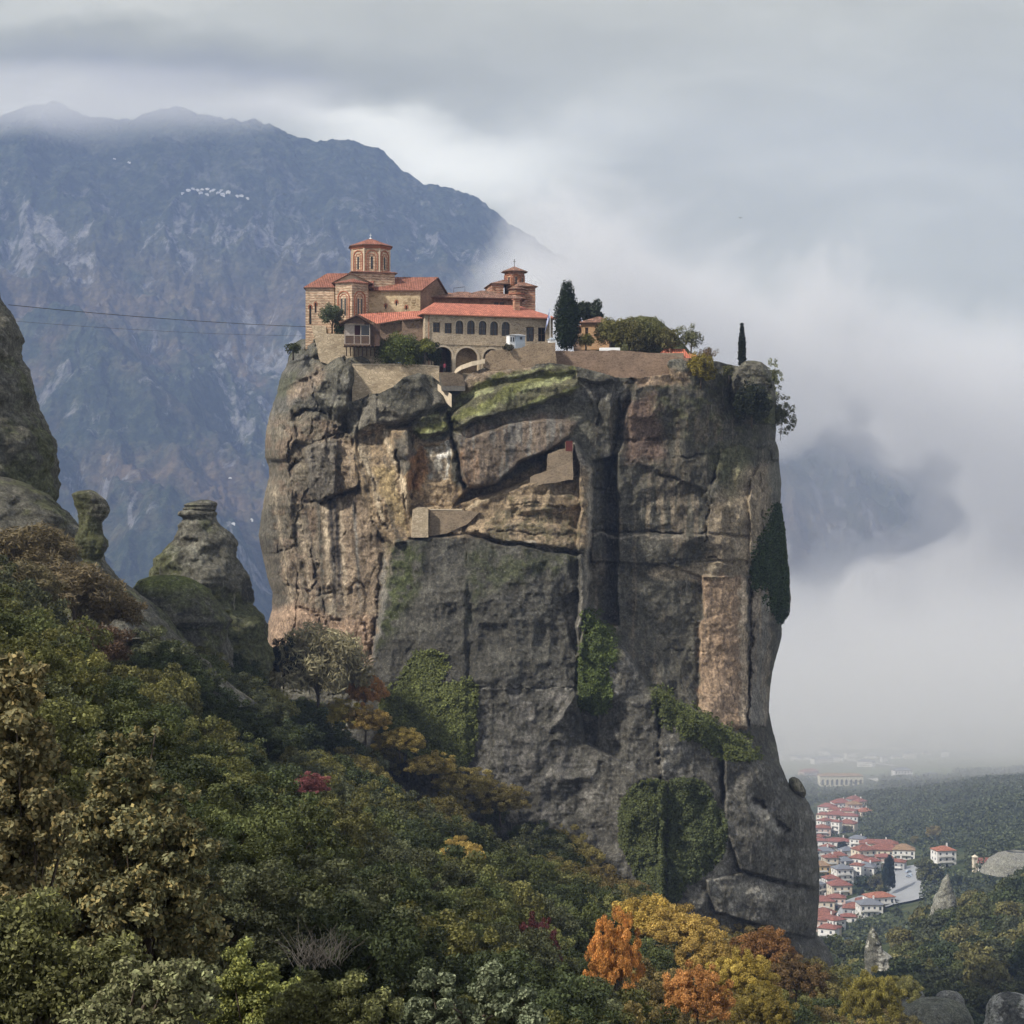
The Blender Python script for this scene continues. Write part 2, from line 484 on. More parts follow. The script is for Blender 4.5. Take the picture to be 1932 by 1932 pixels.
def cap(nt):
    p = nt.geo('Position')
    x, y, z = nt.sep(p)[0:3]
    n = nt.noise(nt.mapping(p, scale=(0.6, 1, 1.2)), 0.004, 6, 0.6, 0.4)
    n = nt.math('MULTIPLY', nt.math('SUBTRACT', n, 0.5), 2.0)
    f = nt.math('MULTIPLY', nt.math('SUBTRACT', z, 835), 1 / 100.0)
    f = nt.math('MINIMUM', f, nt.math('MULTIPLY', nt.math('SUBTRACT', 960, z), 1 / 60.0))
    f = nt.math('MINIMUM', f, nt.math('MULTIPLY', nt.math('SUBTRACT', -300, x), 1 / 350.0))
    g = nt.math('ADD', f, nt.math('MULTIPLY', n, 0.9))
    return nt.rng(g, 0.0, 1.2, 0, 1)
cloud('summit_cloud', (-1700, -250, 3950, 4450, 720, 1060), cap, 0.0055, 'thin cloud hiding the summit of the mountain', step=1.0)

def vfog(nt):
    p = nt.geo('Position')
    x, y, z = nt.sep(p)[0:3]
    n = nt.noise(p, 0.004, 3, 0.55)
    f = nt.rng(y, 1050, 2800, 0, 1, False)
    top = nt.rng(nt.math('ADD', z, nt.math('MULTIPLY', nt.math('SUBTRACT', n, 0.5), 160)), -40, -230, 0, 1)
    return nt.math('MULTIPLY', nt.math('MULTIPLY', f, f), top)
cloud('valley_fog', (150, 1900, 1050, 2830, -345, 20), vfog, 0.0040, 'fog lying over the plain', step=1.2)
# ------------------------------------------------------------------ rock tools
def seg_dist(u, v, pts):
    """distance to a polyline and position 0..1 along it"""
    best = np.full(u.shape, 1e9)
    for (ax, ay), (bx, by) in zip(pts[:-1], pts[1:]):
        dx, dy = bx - ax, by - ay
        t = np.clip(((u - ax) * dx + (v - ay) * dy) / (dx * dx + dy * dy + 1e-9), 0, 1)
        best = np.minimum(best, np.hypot(u - ax - t * dx, v - ay - t * dy))
    return best

def inside(u, v, poly):
    c = np.zeros(u.shape, bool)
    n = len(poly)
    for i in range(n):
        (ax, ay), (bx, by) = poly[i], poly[(i + 1) % n]
        if ay == by: continue
        c ^= ((ay > v) != (by > v)) & (u < (bx - ax) * (v - ay) / (by - ay) + ax)
    return c

def pmask(u, v, poly, soft):
    """1 inside the outline, 0 outside, soft edge (soft = half width)"""
    us = [p[0] for p in poly]; vs = [p[1] for p in poly]
    out = np.zeros(u.shape)
    sel = (u > min(us) - soft - 2) & (u < max(us) + soft + 2) & (v > min(vs) - soft - 2) & (v < max(vs) + soft + 2)
    if not sel.any(): return out
    uu_, vv_ = u[sel], v[sel]
    d = seg_dist(uu_, vv_, list(poly) + [poly[0]])
    d = np.where(inside(uu_, vv_, poly), d, -d)
    out[sel] = sstep(-soft, soft, d)
    return out

def emask(u, v, cu_, cv_, ru, rv, rot=0.0, p=2.0):
    c, s_ = math.cos(rot), math.sin(rot)
    x = ((u - cu_) * c + (v - cv_) * s_) / ru; y = ((v - cv_) * c - (u - cu_) * s_) / rv
    return np.clip(1 - (np.abs(x) ** p + np.abs(y) ** p), 0, 1)

def lerp(c, col_, m):
    return c * (1 - m[..., None]) + np.array(col_) * m[..., None]

# rock material: the tint of each place on the rock comes with the mesh, grain and lichen from nodes
def rock_mat(name, speck=1.0, bump=1.0):
    m, nt, b = new_mat(name)
    p = nt.geo('Position')
    tint = nt.attr('tint')
    n1 = nt.noise(p, 0.55, 8, 0.68)
    n2 = nt.noise(nt.mapping(p, scale=(1, 1, 0.35)), 1.6, 6, 0.7)
    n3 = nt.noise(p, 6.0, 4, 0.7)
    f = nt.ramp(nt.math('ADD', nt.math('MULTIPLY', n1, .6), nt.math('MULTIPLY', n2, .4)), [(0.34, 0.50), (0.46, 0.88), (0.54, 1.12), (0.68, 1.7)])
    c = nt.mix(1.0, tint, f, 'MULTIPLY')
    g = nt.ramp(nt.noise(p, 2.2, 8, 0.85), [(0.36, 0.35), (0.47, 0.85), (0.54, 1.15), (0.64, 1.9)])
    c = nt.mix(0.9, c, g, 'MULTIPLY')
    dr = nt.noise(nt.mapping(p, scale=(1, 1, 0.05)), 1.1, 7, 0.72)
    area = nt.noise(nt.mapping(p, loc=(3, 70, 9), scale=(1, 1, 0.5)), 0.09, 3, 0.5)
    c = nt.mix(nt.math('MULTIPLY', nt.rng(dr, 0.42, 0.34, 0, 0.75), nt.rng(area, 0.42, 0.6, 0.1, 1)), c, (0.026, 0.025, 0.026, 1))
    c = nt.mix(nt.math('MULTIPLY', nt.rng(dr, 0.60, 0.68, 0, 0.55), nt.rng(area, 0.58, 0.42, 0.1, 1)), c, (0.33, 0.30, 0.245, 1))
    # pale lichen flecks and pebbles of the conglomerate
    sp = nt.noise(p, 2.6, 7, 0.78)
    big = nt.noise(p, 0.16, 3, 0.6)
    s1 = nt.math('MULTIPLY', nt.rng(sp, 0.57, 0.64, 0, 1), nt.rng(big, 0.40, 0.62, 0, 0.6 * speck))
    c = nt.mix(s1, c, (0.27, 0.265, 0.235, 1))
    s2 = nt.math('MULTIPLY', nt.rng(nt.noise(nt.mapping(p, loc=(40, 7, 3)), 1.3, 7, 0.75), 0.56, 0.66, 0, 1), 0.5 * speck)
    c = nt.mix(s2, c, (0.030, 0.030, 0.026, 1))
    nt.put(b.inputs['Base Color'], c)
    b.inputs['Specular IOR Level'].default_value = 0.15
    b.inputs['Roughness'].default_value = 0.95
    h = nt.math('ADD', nt.math('MULTIPLY', n2, 0.5), nt.math('ADD', nt.math('MULTIPLY', n1, 0.9), nt.math('MULTIPLY', n3, 0.22)))
    nt.put(b.inputs['Normal'], nt.bump(nt.math('ADD', h, nt.math('MULTIPLY', nt.noise(p, 2.2, 8, 0.85), 0.9)), 0.6 * bump, 0.7))
    return m
ROCK = rock_mat('weathered_conglomerate')

DARK = (0.072, 0.068, 0.056); MID = (0.108, 0.103, 0.082); TAN = (0.215, 0.170, 0.122); PALE = (0.40, 0.33, 0.24)
ORANGE = (0.33, 0.165, 0.075); MOSS = (0.118, 0.122, 0.046); MOSSD = (0.045, 0.055, 0.018); BLACK = (0.028, 0.028, 0.031)
GREY = (0.165, 0.160, 0.145); BROWN = (0.16, 0.115, 0.082)

# ------------------------------------------------------------------ the great cliff
CLY = 300.0
cl_l = [(600, 590), (628, 582), (640, 568), (652, 550), (662, 552), (672, 545), (690, 541), (705, 531), (722, 527), (745, 522), (780, 509), (820, 501), (862, 500), (882, 508), (900, 508), (930, 500), (970, 494),
        (1010, 488), (1050, 496), (1090, 505), (1120, 515), (1150, 513), (1180, 504), (1230, 490), (1400, 455), (1700, 400), (1960, 350)]
cl_r = [(600, 1385), (680, 1420), (690, 1440), (700, 1452), (730, 1463), (780, 1465), (830, 1463), (850, 1469), (880, 1470), (910, 1474), (950, 1472), (1000, 1480), (1050, 1484), (1100, 1490), (1130, 1492), (1155, 1490),
        (1172, 1478), (1180, 1474), (1200, 1475), (1230, 1467), (1270, 1456), (1300, 1453), (1340, 1450), (1380, 1458), (1400, 1464), (1440, 1471), (1480, 1488), (1500, 1510), (1515, 1526), (1540, 1537), (1600, 1542),
        (1640, 1546), (1700, 1545), (1750, 1541), (1772, 1538), (1784, 1560), (1800, 1568), (1830, 1577), (1960, 1600)]
cl_top = [(480, 640), (560, 638), (585, 628), (598, 640), (604, 678), (615, 675), (640, 672), (658, 680), (664, 744), (690, 741), (716, 730), (735, 712), (765, 704), (795, 709), (812, 722), (830, 738), (850, 744), (858, 722), (868, 708), (900, 694), (960, 688), (1040, 686), (1050, 684), (1090, 690), (1150, 704), (1176, 712), (1230, 712), (1290, 705), (1300, 688), (1320, 678), (1345, 676), (1362, 690), (1385, 698), (1400, 683), (1420, 681), (1440, 690), (1470, 700), (1500, 720)]

# large forms: (u, v, metres towards the viewer)
forms = rbf([(500, 700, -16), (500, 900, -14), (500, 1100, -13), (500, 1250, -12), (560, 660, -12), (570, 760, -7), (560, 900, -6), (560, 1050, -5), (560, 1180, -4), (600, 700, -3), (630, 660, -2), (650, 830, -4), (650, 1000, -3), (620, 1180, -1),
             (700, 760, -1), (700, 850, 0), (700, 950, 0), (710, 1100, 1), (700, 1250, 3), (690, 710, 1), (760, 720, 3), (760, 800, 3), (800, 900, 3), (790, 980, 3), (800, 1050, 5), (800, 1200, 7), (800, 1350, 9), (800, 1600, 14),
             (870, 720, 2), (870, 800, 5), (880, 900, 4), (900, 1000, 5), (900, 1100, 8), (900, 1300, 11), (900, 1500, 14), (960, 695, 1), (960, 780, 5), (980, 850, 4), (1000, 950, 5), (1010, 1100, 9), (1010, 1300, 11), (1010, 1500, 13),
             (1100, 700, 1), (1090, 800, 3), (1090, 900, 4), (1090, 1100, 6), (1150, 1300, 9), (1150, 1500, 11), (1150, 1700, 14), (1200, 700, 1), (1200, 800, -1), (1200, 950, 0), (1200, 1150, 1), (1250, 1350, 7), (1250, 1600, 11),
             (1300, 700, 0), (1300, 800, -1), (1300, 1000, 0), (1300, 1200, 0), (1350, 1450, 6), (1360, 1650, 9), (1380, 720, -5), (1390, 850, -4), (1400, 1000, -2), (1400, 1200, -2), (1420, 1400, 0), (1450, 1550, 4), (1450, 1700, 6),
             (1460, 700, -20), (1460, 800, -14), (1465, 1000, -12), (1480, 1150, -13), (1450, 1300, -9), (1500, 1550, -3), (1530, 1700, -3), (1550, 1850, -4), (1200, 1850, 18), (900, 1850, 20), (500, 1850, 6)], 0.002)
blocks = [  # (outline, metres, softness px)
    # upper left: stacked ledges
    ([(535, 660), (600, 648), (606, 668), (560, 684), (540, 684)], 1.6, 3), ([(545, 636), (598, 628), (604, 644), (548, 655)], 0.9, 2.5),
    ([(525, 700), (592, 676), (600, 700), (560, 722), (522, 740)], 1.3, 4),
    ([(587, 700), (600, 682), (640, 674), (663, 690), (664, 740), (655, 770), (640, 790), (615, 770), (590, 745)], 3.4, 7),      # round boulder
    ([(600, 745), (655, 750), (655, 800), (640, 808), (618, 786)], 1.0, 4),
    ([(545, 800), (600, 775), (640, 806), (658, 822), (620, 826), (580, 842), (556, 830)], 2.2, 4),
    ([(505, 780), (548, 770), (556, 830), (545, 868), (507, 872)], 1.6, 4),
    ([(578, 845), (622, 825), (638, 830), (638, 930), (600, 948), (585, 930)], 3.0, 5),
    ([(638, 826), (662, 820), (676, 915), (640, 934)], 1.6, 3),
    ([(545, 880), (580, 860), (588, 950), (620, 1050), (650, 1190), (600, 1180), (560, 1050)], -0.8, 5),
    ([(655, 740), (700, 690), (700, 760), (672, 800), (660, 800)], -2.0, 5),
    # the round boulder under the retaining wall
    ([(655, 775), (660, 755), (690, 745), (716, 735), (735, 713), (765, 705), (795, 710), (812, 735), (832, 748), (838, 762), (800, 788), (760, 800), (715, 806), (680, 818), (665, 826)], 4.2, 10),
    ([(716, 735), (735, 713), (765, 706), (795, 712), (812, 740), (806, 775), (760, 788), (720, 780)], 1.3, 6),
    # mossy tongue and the crack beside it
    ([(776, 800), (800, 786), (842, 778), (850, 800), (838, 816), (790, 824), (776, 815)], 2.4, 4),
    ([(846, 790), (900, 740), (1000, 718), (1090, 722), (1088, 736), (1040, 752), (960, 780), (900, 790), (868, 812), (856, 806)], 2.6, 5),
    ([(868, 720), (930, 700), (1030, 690), (1085, 690), (1090, 702), (1010, 706), (930, 720), (880, 735)], 0.9, 4),
    ([(1085, 690), (1140, 702), (1160, 720), (1130, 722), (1090, 715)], 1.8, 4),
    # streaked wedge
    ([(667, 826), (700, 808), (770, 812), (775, 860), (770, 960), (790, 1010), (740, 1030), (700, 974), (668, 890)], 1.8, 4),
    ([(740, 815), (775, 805), (784, 850), (776, 930), (765, 940), (760, 870), (742, 850)], 1.4, 4),
    ([(800, 842), (850, 838), (850, 905), (810, 910)], -0.5, 2),
    # overhang above the path and the hollow under it
    ([(852, 815), (880, 830), (960, 800), (1050, 790), (1085, 800), (1076, 826), (1040, 850), (980, 872), (934, 912), (880, 922), (870, 880)], 2.6, 3.5),
    ([(880, 924), (934, 913), (980, 874), (1040, 852), (1042, 890), (1000, 900), (940, 925), (860, 950)], -3.2, 3),
    ([(777, 958), (874, 958), (874, 1008), (777, 1010)], 1.0, 1.5),
    ([(880, 960), (940, 930), (1040, 895), (1100, 900), (1112, 960), (1110, 1040), (1000, 1030), (930, 1018), (880, 1005)], 1.6, 5),
    ([(895, 1000), (980, 985), (1060, 990), (1108, 1010), (1108, 1042), (1000, 1030), (930, 1022)], 1.3, 4),
    ([(960, 940), (1080, 930), (1108, 950), (1060, 965), (980, 968)], 0.8, 4),
    # rib and recess right of it
    ([(1083, 832), (1100, 850), (1112, 886), (1117, 960), (1108, 1116), (1098, 1236), (1090, 1240), (1092, 1100), (1094, 960), (1092, 880)], 3.0, 2.5),
    ([(1119, 870), (1165, 860), (1165, 1180), (1135, 1180), (1110, 1140), (1117, 960)], -3.0, 3),
    # lower middle block
    ([(742, 1022), (800, 1014), (880, 1010), (930, 1024), (1098, 1048), (1104, 1120), (1090, 1240), (1085, 1300), (1100, 1400), (1252, 1480), (1256, 1900), (600, 1900), (640, 1400), (705, 1240), (725, 1120)], 2.8, 3),
    ([(1060, 1130), (1095, 1110), (1092, 1235), (1080, 1220), (1072, 1180)], -1.2, 5),
    ([(725, 1120), (880, 1110), (880, 1290), (880, 1600), (700, 1600), (700, 1260)], 0.8, 3),
    # apron of the lower right
    ([(1244, 1320), (1360, 1390), (1362, 1500), (1380, 1600), (1340, 1660), (1330, 1900), (1250, 1900), (1246, 1500)], 1.4, 5),
    ([(1362, 1400), (1462, 1446), (1540, 1535), (1548, 1680), (1398, 1643), (1370, 1560)], 2.6, 5),
    ([(1330, 1660), (1398, 1645), (1548, 1690), (1542, 1772), (1480, 1760), (1350, 1720)], 1.6, 3),
    ([(1480, 1778), (1542, 1785), (1600, 1830), (1600, 1910), (1470, 1910)], 1.0, 3),
    # right face
    ([(1165, 700), (1200, 720), (1185, 760), (1170, 850), (1158, 880), (1150, 800)], -1.8, 4),
    ([(1190, 735), (1240, 720), (1330, 740), (1345, 850), (1330, 925), (1190, 870)], 0.8, 6),
    ([(1118, 1006), (1334, 1008), (1415, 1015), (1412, 1060), (1354, 1054), (1260, 1066), (1118, 1060)], 0.9, 2.5),
    ([(1335, 930), (1352, 900), (1356, 850), (1400, 835), (1430, 850), (1418, 900), (1418, 1010), (1336, 1006)], 0.9, 2.5),
    ([(1416, 905), (1432, 880), (1452, 900), (1454, 960), (1440, 1030), (1412, 1065), (1416, 1000)], 1.8, 3),
    ([(1428, 842), (1450, 842), (1458, 870), (1436, 884), (1424, 880)], -2.0, 4),
    ([(1260, 1066), (1354, 1056), (1380, 1066), (1412, 1088), (1326, 1090)], 0.9, 3),
    ([(1326, 1088), (1408, 1088), (1412, 1372), (1380, 1376), (1320, 1345), (1324, 1200)], 1.5, 2.5),
    ([(1416, 1100), (1452, 1108), (1452, 1300), (1446, 1370), (1414, 1370)], 1.1, 2.5),
    ([(1385, 705), (1400, 684), (1425, 680), (1450, 700), (1456, 740), (1450, 780), (1420, 790), (1395, 770), (1384, 740)], 3.5, 8),
    ([(1455, 870), (1480, 870), (1500, 1172), (1476, 1176), (1450, 1170)], -4.0, 4),
]
cracks = [  # (polyline, metres deep, width px)
    ([(555, 786), (575, 775), (598, 772), (621, 786), (635, 806), (658, 820)], 2.2, 2.6), ([(578, 842), (600, 832), (621, 823), (655, 815)], 1.6, 2.2),
    ([(587, 947), (605, 948), (635, 934), (678, 920)], 1.8, 2.4), ([(507, 872), (530, 880), (545, 884), (560, 870)], 2.0, 4),
    ([(545, 800), (548, 835), (545, 870), (560, 950), (590, 1060), (620, 1180)], 0.9, 2.5), ([(586, 690), (592, 735), (600, 760)], 1.3, 2.5),
    ([(500, 950), (520, 1000), (540, 1080), (560, 1150)], 1.2, 4), ([(655, 775), (672, 760), (700, 750), (716, 745)], 0.9, 2),
    ([(846, 784), (850, 800), (858, 840), (863, 865), (870, 905), (878, 920)], 3.0, 3.6), ([(848, 800), (880, 806), (902, 790)], 1.2, 2.5),
    ([(1117, 870), (1114, 900), (1116, 918), (1130, 921), (1149, 924)], 1.3, 2.2), ([(1354, 849), (1352, 898), (1338, 930), (1335, 1007), (1326, 1041)], 1.6, 1.7),
    ([(1118, 1002), (1200, 1004), (1332, 1007)], 1.1, 1.8), ([(1260, 1064), (1290, 1056), (1350, 1050), (1380, 1064)], 1.0, 2),
    ([(1414, 1095), (1416, 1200), (1412, 1370)], 1.4, 2.2), ([(883, 1030), (886, 1100), (889, 1180), (879, 1290)], 0.4, 1.6),
    ([(860, 1301), (930, 1296), (1000, 1300), (1085, 1296)], 0.45, 1.4), ([(1245, 1330), (1245, 1450), (1255, 1560), (1256, 1700)], 2.0, 4.0),
    ([(1410, 1508), (1440, 1520), (1465, 1545), (1482, 1568)], 1.8, 5.0), ([(1398, 1642), (1440, 1655), (1490, 1672), (1546, 1688)], 1.4, 2.6), ([(1480, 1772), (1540, 1780)], 1.2, 3.0),
    ([(1356, 1400), (1362, 1480), (1360, 1560)], 1.4, 4), ([(1170, 745), (1166, 790), (1156, 860), (1140, 930)], 1.6, 3.0), ([(1165, 800), (1180, 775), (1192, 740)], 1.5, 4), ([(1128, 745), (1130, 780), (1126, 800)], 1.0, 2),
    ([(930, 1022), (1000, 1034), (1030, 1040), (1098, 1046)], 1.2, 2.2), ([(1150, 828), (1200, 832), (1240, 828)], 0.7, 2.5), ([(1265, 865), (1300, 862), (1350, 858), (1380, 840)], 0.9, 2.0),
    ([(1210, 894), (1240, 898), (1280, 902)], 0.7, 2), ([(1430, 880), (1436, 930), (1440, 1010)], 0.8, 2.2), ([(1300, 1170), (1320, 1180)], .5, 2), ([(1225, 1230), (1300, 1226), (1330, 1228)], 0.5, 1.6),
    ([(700, 974), (735, 1036), (742, 1060)], 1.2, 3), ([(668, 826), (680, 860), (700, 930), (722, 985), (742, 1010)], 0.8, 2.2), ([(690, 830), (704, 900), (730, 980), (755, 1020)], 0.8, 1.8),
    ([(745, 850), (752, 900), (764, 965)], 1.0, 2.0), ([(776, 830), (785, 870), (776, 935)], 1.2, 3.0), ([(720, 1050), (712, 1130), (700, 1240)], 1.2, 4), ([(1465, 1180), (1470, 1230)], 0.8, 3),
    ([(1105, 1147), (1150, 1192), (1192, 1242)], 1.2, 3), ([(1192, 1242), (1225, 1292), (1320, 1350), (1400, 1392)], 0.9, 3),
    ([(960, 955), (1010, 948), (1060, 960), (1100, 956)], 0.7, 1.8), ([(980, 975), (1030, 968), (1090, 985)], 0.7, 1.6), ([(900, 1003), (960, 1000), (1010, 1010), (1070, 1006)], .8, 1.8),
    ([(600, 1060), (590, 1120), (610, 1180)], .9, 3), ([(560, 1110), (600, 1125), (640, 1115)], 1.0, 3), ([(550, 1140), (590, 1160), (640, 1170)], 1.0, 3), ([(640, 1090), (652, 1140), (690, 1180)], 0.9, 3),
]

NC, NR = 800, 720
theta = np.linspace(-1, 1, NC)
sfr = 0.5 + 0.5 * np.sin(theta * math.pi / 2 * 0.985) / math.sin(math.pi / 2 * 0.985)
vv = np.linspace(0, 1, NR)
topu = interp(cl_top, 480 + sfr * (1500 - 480))
t_, s_g = np.meshgrid(vv, sfr, indexing='ij')
vtop = np.broadcast_to(topu, t_.shape)
Vg = vtop + t_ * (1930 - vtop)
L = interp(cl_l, Vg); R = interp(cl_r, Vg)
Ug = L + (R - L) * s_g

def cliff_depth(U, V, s_):
    wu = U + fbm(U / 34, V / 34, U * 0, 3, 3) * 5; wv_ = V + fbm(U / 34, V / 34, U * 0 + 9, 3, 4) * 4
    e = np.abs(2 * s_ - 1)
    d = forms(U, V)
    n0 = fbm(U / 60, V / 60, U * 0 + 2, 3, 29)
    d = d + 1.5 * fbm(U / 150, V / 110, U * 0 + 1, 3, 28) + 0.9 * fbm(U / 55, V / 75, U * 0 + 1, 3, 27, .5, True)
    d = d - 16 * (1 - np.sqrt(np.clip(1 - np.clip((e - 0.90) / 0.10, 0, 1) ** 2, 0, 1)))
    for poly, a, soft in blocks:
        d = d + a * pmask(wu, wv_, poly, soft)
    apron = [(1106, 1147), (1150, 1190), (1192, 1240), (1225, 1290), (1320, 1346), (1400, 1388), (1462, 1445), (1540, 1530), (1546, 1772), (1590, 1900), (1000, 1900), (1000, 1420), (1090, 1300), (1092, 1240)]
    blend_ = 1 - (1 - sstep(1060, 1240, U + n0 * 14)) * sstep(1290, 1400, V)
    d = d + 5.0 * pmask(wu, wv_, apron, 6) * blend_
    cr = np.zeros_like(d)
    jit = fbm(U / 9, V / 9, U * 0 + 5, 3, 23) * 5; jit2 = fbm(U / 9, V / 9, U * 0 + 6, 3, 24) * 5
    for pts, a, w_ in cracks:
        q = seg_dist(wu + jit, wv_ + jit2, pts) / w_
        cr = np.maximum(cr, a * 0.8 * np.exp(-q * q))
    # x, z in metres for the noise
    x, z = U / 12.0, V / 12.0
    n_big = fbm(x / 9, z / 7, x * 0, 4, 11)
    n_mid = fbm(x / 2.6, z / 3.2, x * 0 + 4, 5, 12, 0.55)
    rid = fbm(x / 3.4, z / 9.0, x * 0, 4, 14, 0.55, True)          # vertical ribs
    bed = fbm(x / 14, z / 1.25, x * 0, 4, 15, 0.55, True)           # bedding
    f1, f2, cid = voro(x / 4.2 + n_mid * .25, z / 5.5 + n_mid * .2, x * 0, 5)
    edge_b = sstep(0.0, 0.10, f2 - f1)
    left = sstep(745, 640, U)                                           # the rough left buttress
    amp = 0.55 + 0.9 * left + 0.5 * emask(U, V, 960, 960, 160, 90) ** 0.5 + 0.5 * sstep(1100, 1150, U) * sstep(900, 780, V)
    d = d + n_big * 1.2 * amp + n_mid * 0.5 * amp + (rid - 0.2) * 0.40 * amp + (bed - 0.3) * 0.12 * (0.6 + amp * 0.6) + fbm(x / 1.2, z / 1.9, x * 0, 4, 16, 0.65) * 0.17
    d = d + (edge_b - 1) * 0.22 * left + (cid - 0.5) * 0.7 * left
    cr = cr * np.clip(0.75 + 1.6 * fbm(U / 22, V / 22, U * 0 + 3, 3, 19), 0.12, 1.4)
    d = d - cr
    return d, cr, n_big, n_mid, rid, bed, wu, wv_, left
D, CR, nB, nM, RI, BE, wU, wV, LEFT = cliff_depth(Ug, Vg, s_g)
Yg = CLY - D

def topoint(U, V, Y):
    return np.stack([(U - 966) / S * K * Y, Y, (966 - V) / S * K * Y], -1)
F_ = topoint(Ug, Vg, Yg)
# fine relief in all three directions
x, y, z = F_[..., 0], F_[..., 1], F_[..., 2]
F_[..., 0] += fbm(x / 1.1, y / 1.1, z / 1.1, 3, 51) * 0.13; F_[..., 2] += fbm(x / 1.1, y / 1.1, z / 1.1, 3, 52) * 0.12
F_[..., 1] += fbm(x / 0.8, y / 0.8, z / 0.8, 3, 53) * 0.20

# colours of the rock
C = np.zeros(Ug.shape + (3,)) + np.array(MID)
n_c = fbm(Ug / 90, Vg / 90, Ug * 0, 5, 61); n_s = fbm(Ug / 9, Vg / 90, Ug * 0, 5, 62, 0.6); n_f = fbm(Ug / 14, Vg / 14, Ug * 0, 5, 63, 0.6)
wU = wU + n_f * 9; wV = wV + fbm(Ug / 16, Vg / 16, Ug * 0 + 7, 4, 66) * 10
def paint(colr, poly, soft, a=1.0, mod=None):
    global C
    m_ = pmask(wU, wV, poly, soft) * a
    if mod is not None: m_ = m_ * mod
    C = lerp(C, colr, np.clip(m_, 0, 1))
full = [(400, 500), (1700, 500), (1700, 2000), (400, 2000)]
lichen = sstep(-0.25, 0.25, n_c + 0.6 * n_f)
streak = sstep(-0.05, 0.3, n_s)
paint(DARK, full, 1, 0.75, lichen)
# left buttress: tan, streaked
left_poly = [(480, 790), (560, 775), (640, 800), (668, 826), (700, 974), (740, 1036), (725, 1120), (700, 1260), (480, 1260)]
paint(TAN, left_poly, 10, 0.78, 0.45 + 0.55 * sstep(-0.3, 0.3, n_c))
paint(BROWN, left_poly, 10, 0.6, sstep(0.0, 0.3, n_f))
paint(DARK, [(500, 800), (560, 790), (640, 835), (640, 940), (590, 950), (545, 880), (505, 880)], 8, 0.55, sstep(-0.2, 0.3, n_c + n_s))
paint((0.11, 0.10, 0.085), [(578, 845), (622, 825), (638, 830), (638, 930), (600, 948), (585, 930)], 6, 0.75)
paint((0.20, 0.155, 0.11), [(640, 935), (680, 925), (700, 975), (712, 1080), (700, 1190), (650, 1190), (645, 1060)], 7, 0.85)
paint((0.22, 0.17, 0.12), [(642, 830), (664, 826), (678, 915), (642, 930)], 4, 0.9)
paint(DARK, [(488, 960), (510, 960), (530, 1050), (540, 1160), (500, 1160), (480, 1050)], 6, 0.75)
for ax, w_, cc in [(612, 5, PALE), (622, 4, BLACK), (632, 5, BLACK), (641, 3, PALE), (668, 3, GREY), (600, 3, DARK)]:
    C = lerp(C, cc, np.exp(-((Ug - ax - (Vg - 950) * 0.06 + n_f * 4) / w_) ** 2) * sstep(935, 955, Vg) * sstep(1190, 1060, Vg) * 0.9)
for ax, w_, cc in [(520, 3, PALE), (548, 4, DARK), (560, 3, PALE), (575, 3, BLACK)]:
    C = lerp(C, cc, np.exp(-((Ug - ax - (Vg - 950) * 0.16 + n_f * 6) / w_) ** 2) * sstep(900, 960, Vg) * sstep(1190, 1100, Vg) * 0.55)
paint((0.36, 0.25, 0.175), [(505, 1150), (560, 1140), (640, 1170), (700, 1160), (700, 1260), (490, 1260)], 12, 0.75)
# ledges upper left: greyish, pale tops
paint(GREY, [(520, 640), (600, 625), (665, 670), (665, 780), (590, 790), (510, 800)], 10, 0.6, sstep(-0.3, 0.4, n_f + n_c))
paint(MOSSD, [(540, 640), (570, 640), (575, 665), (535, 675)], 8, 0.7)
paint(MOSSD, [(520, 720), (560, 700), (560, 740), (515, 760)], 8, 0.5)
paint((0.27, 0.20, 0.145), [(540, 735), (600, 690), (615, 700), (590, 745), (545, 760)], 7, 0.55)
# boulders
paint((0.17, 0.155, 0.125), [(655, 780), (690, 745), (720, 735), (765, 705), (800, 712), (838, 760), (760, 800), (665, 826)], 6, 0.8)
paint((0.060, 0.058, 0.046), [(712, 745), (735, 713), (765, 703), (800, 711), (815, 745), (806, 780), (750, 785)], 7, 0.85)
# streaked wedge: tan with pale and grey stripes
wedge = [(667, 824), (700, 806), (775, 808), (790, 830), (850, 830), (852, 910), (880, 930), (880, 960), (790, 1000), (760, 1030), (738, 1040), (700, 974), (668, 890)]
paint((0.29, 0.215, 0.135), wedge, 5, 0.85)
q = (Ug - 668 - (Vg - 826) * 0.34)
str_ = np.sin(q / 4.2 + n_f * 2.5) * 0.5 + np.sin(q / 9.0 + 1.0 + n_c * 3) * 0.5
wm = pmask(wU, wV, [(667, 824), (700, 806), (760, 808), (770, 960), (790, 1010), (740, 1036), (700, 974), (668, 890)], 5)
C = lerp(C, (0.46, 0.38, 0.27), wm * sstep(0.15, 0.8, str_) * 0.75); C = lerp(C, (0.10, 0.09, 0.075), wm * sstep(-0.35, -0.85, str_) * 0.7)
paint((0.38, 0.29, 0.14), [(705, 880), (740, 880), (760, 960), (775, 1010), (748, 990), (720, 930)], 6, 0.5)
paint(ORANGE, [(768, 850), (800, 840), (806, 905), (790, 930), (770, 925)], 5, 0.7)
paint(ORANGE, [(862, 850), (900, 846), (912, 890), (885, 920), (872, 905)], 6, 0.75, sstep(-0.3, 0.2, n_s))
paint((0.10, 0.095, 0.08), [(742, 830), (775, 812), (782, 850), (764, 900), (748, 880)], 5, 0.85)
paint((0.10, 0.095, 0.08), [(668, 826), (695, 826), (706, 880), (690, 900)], 4, 0.5)
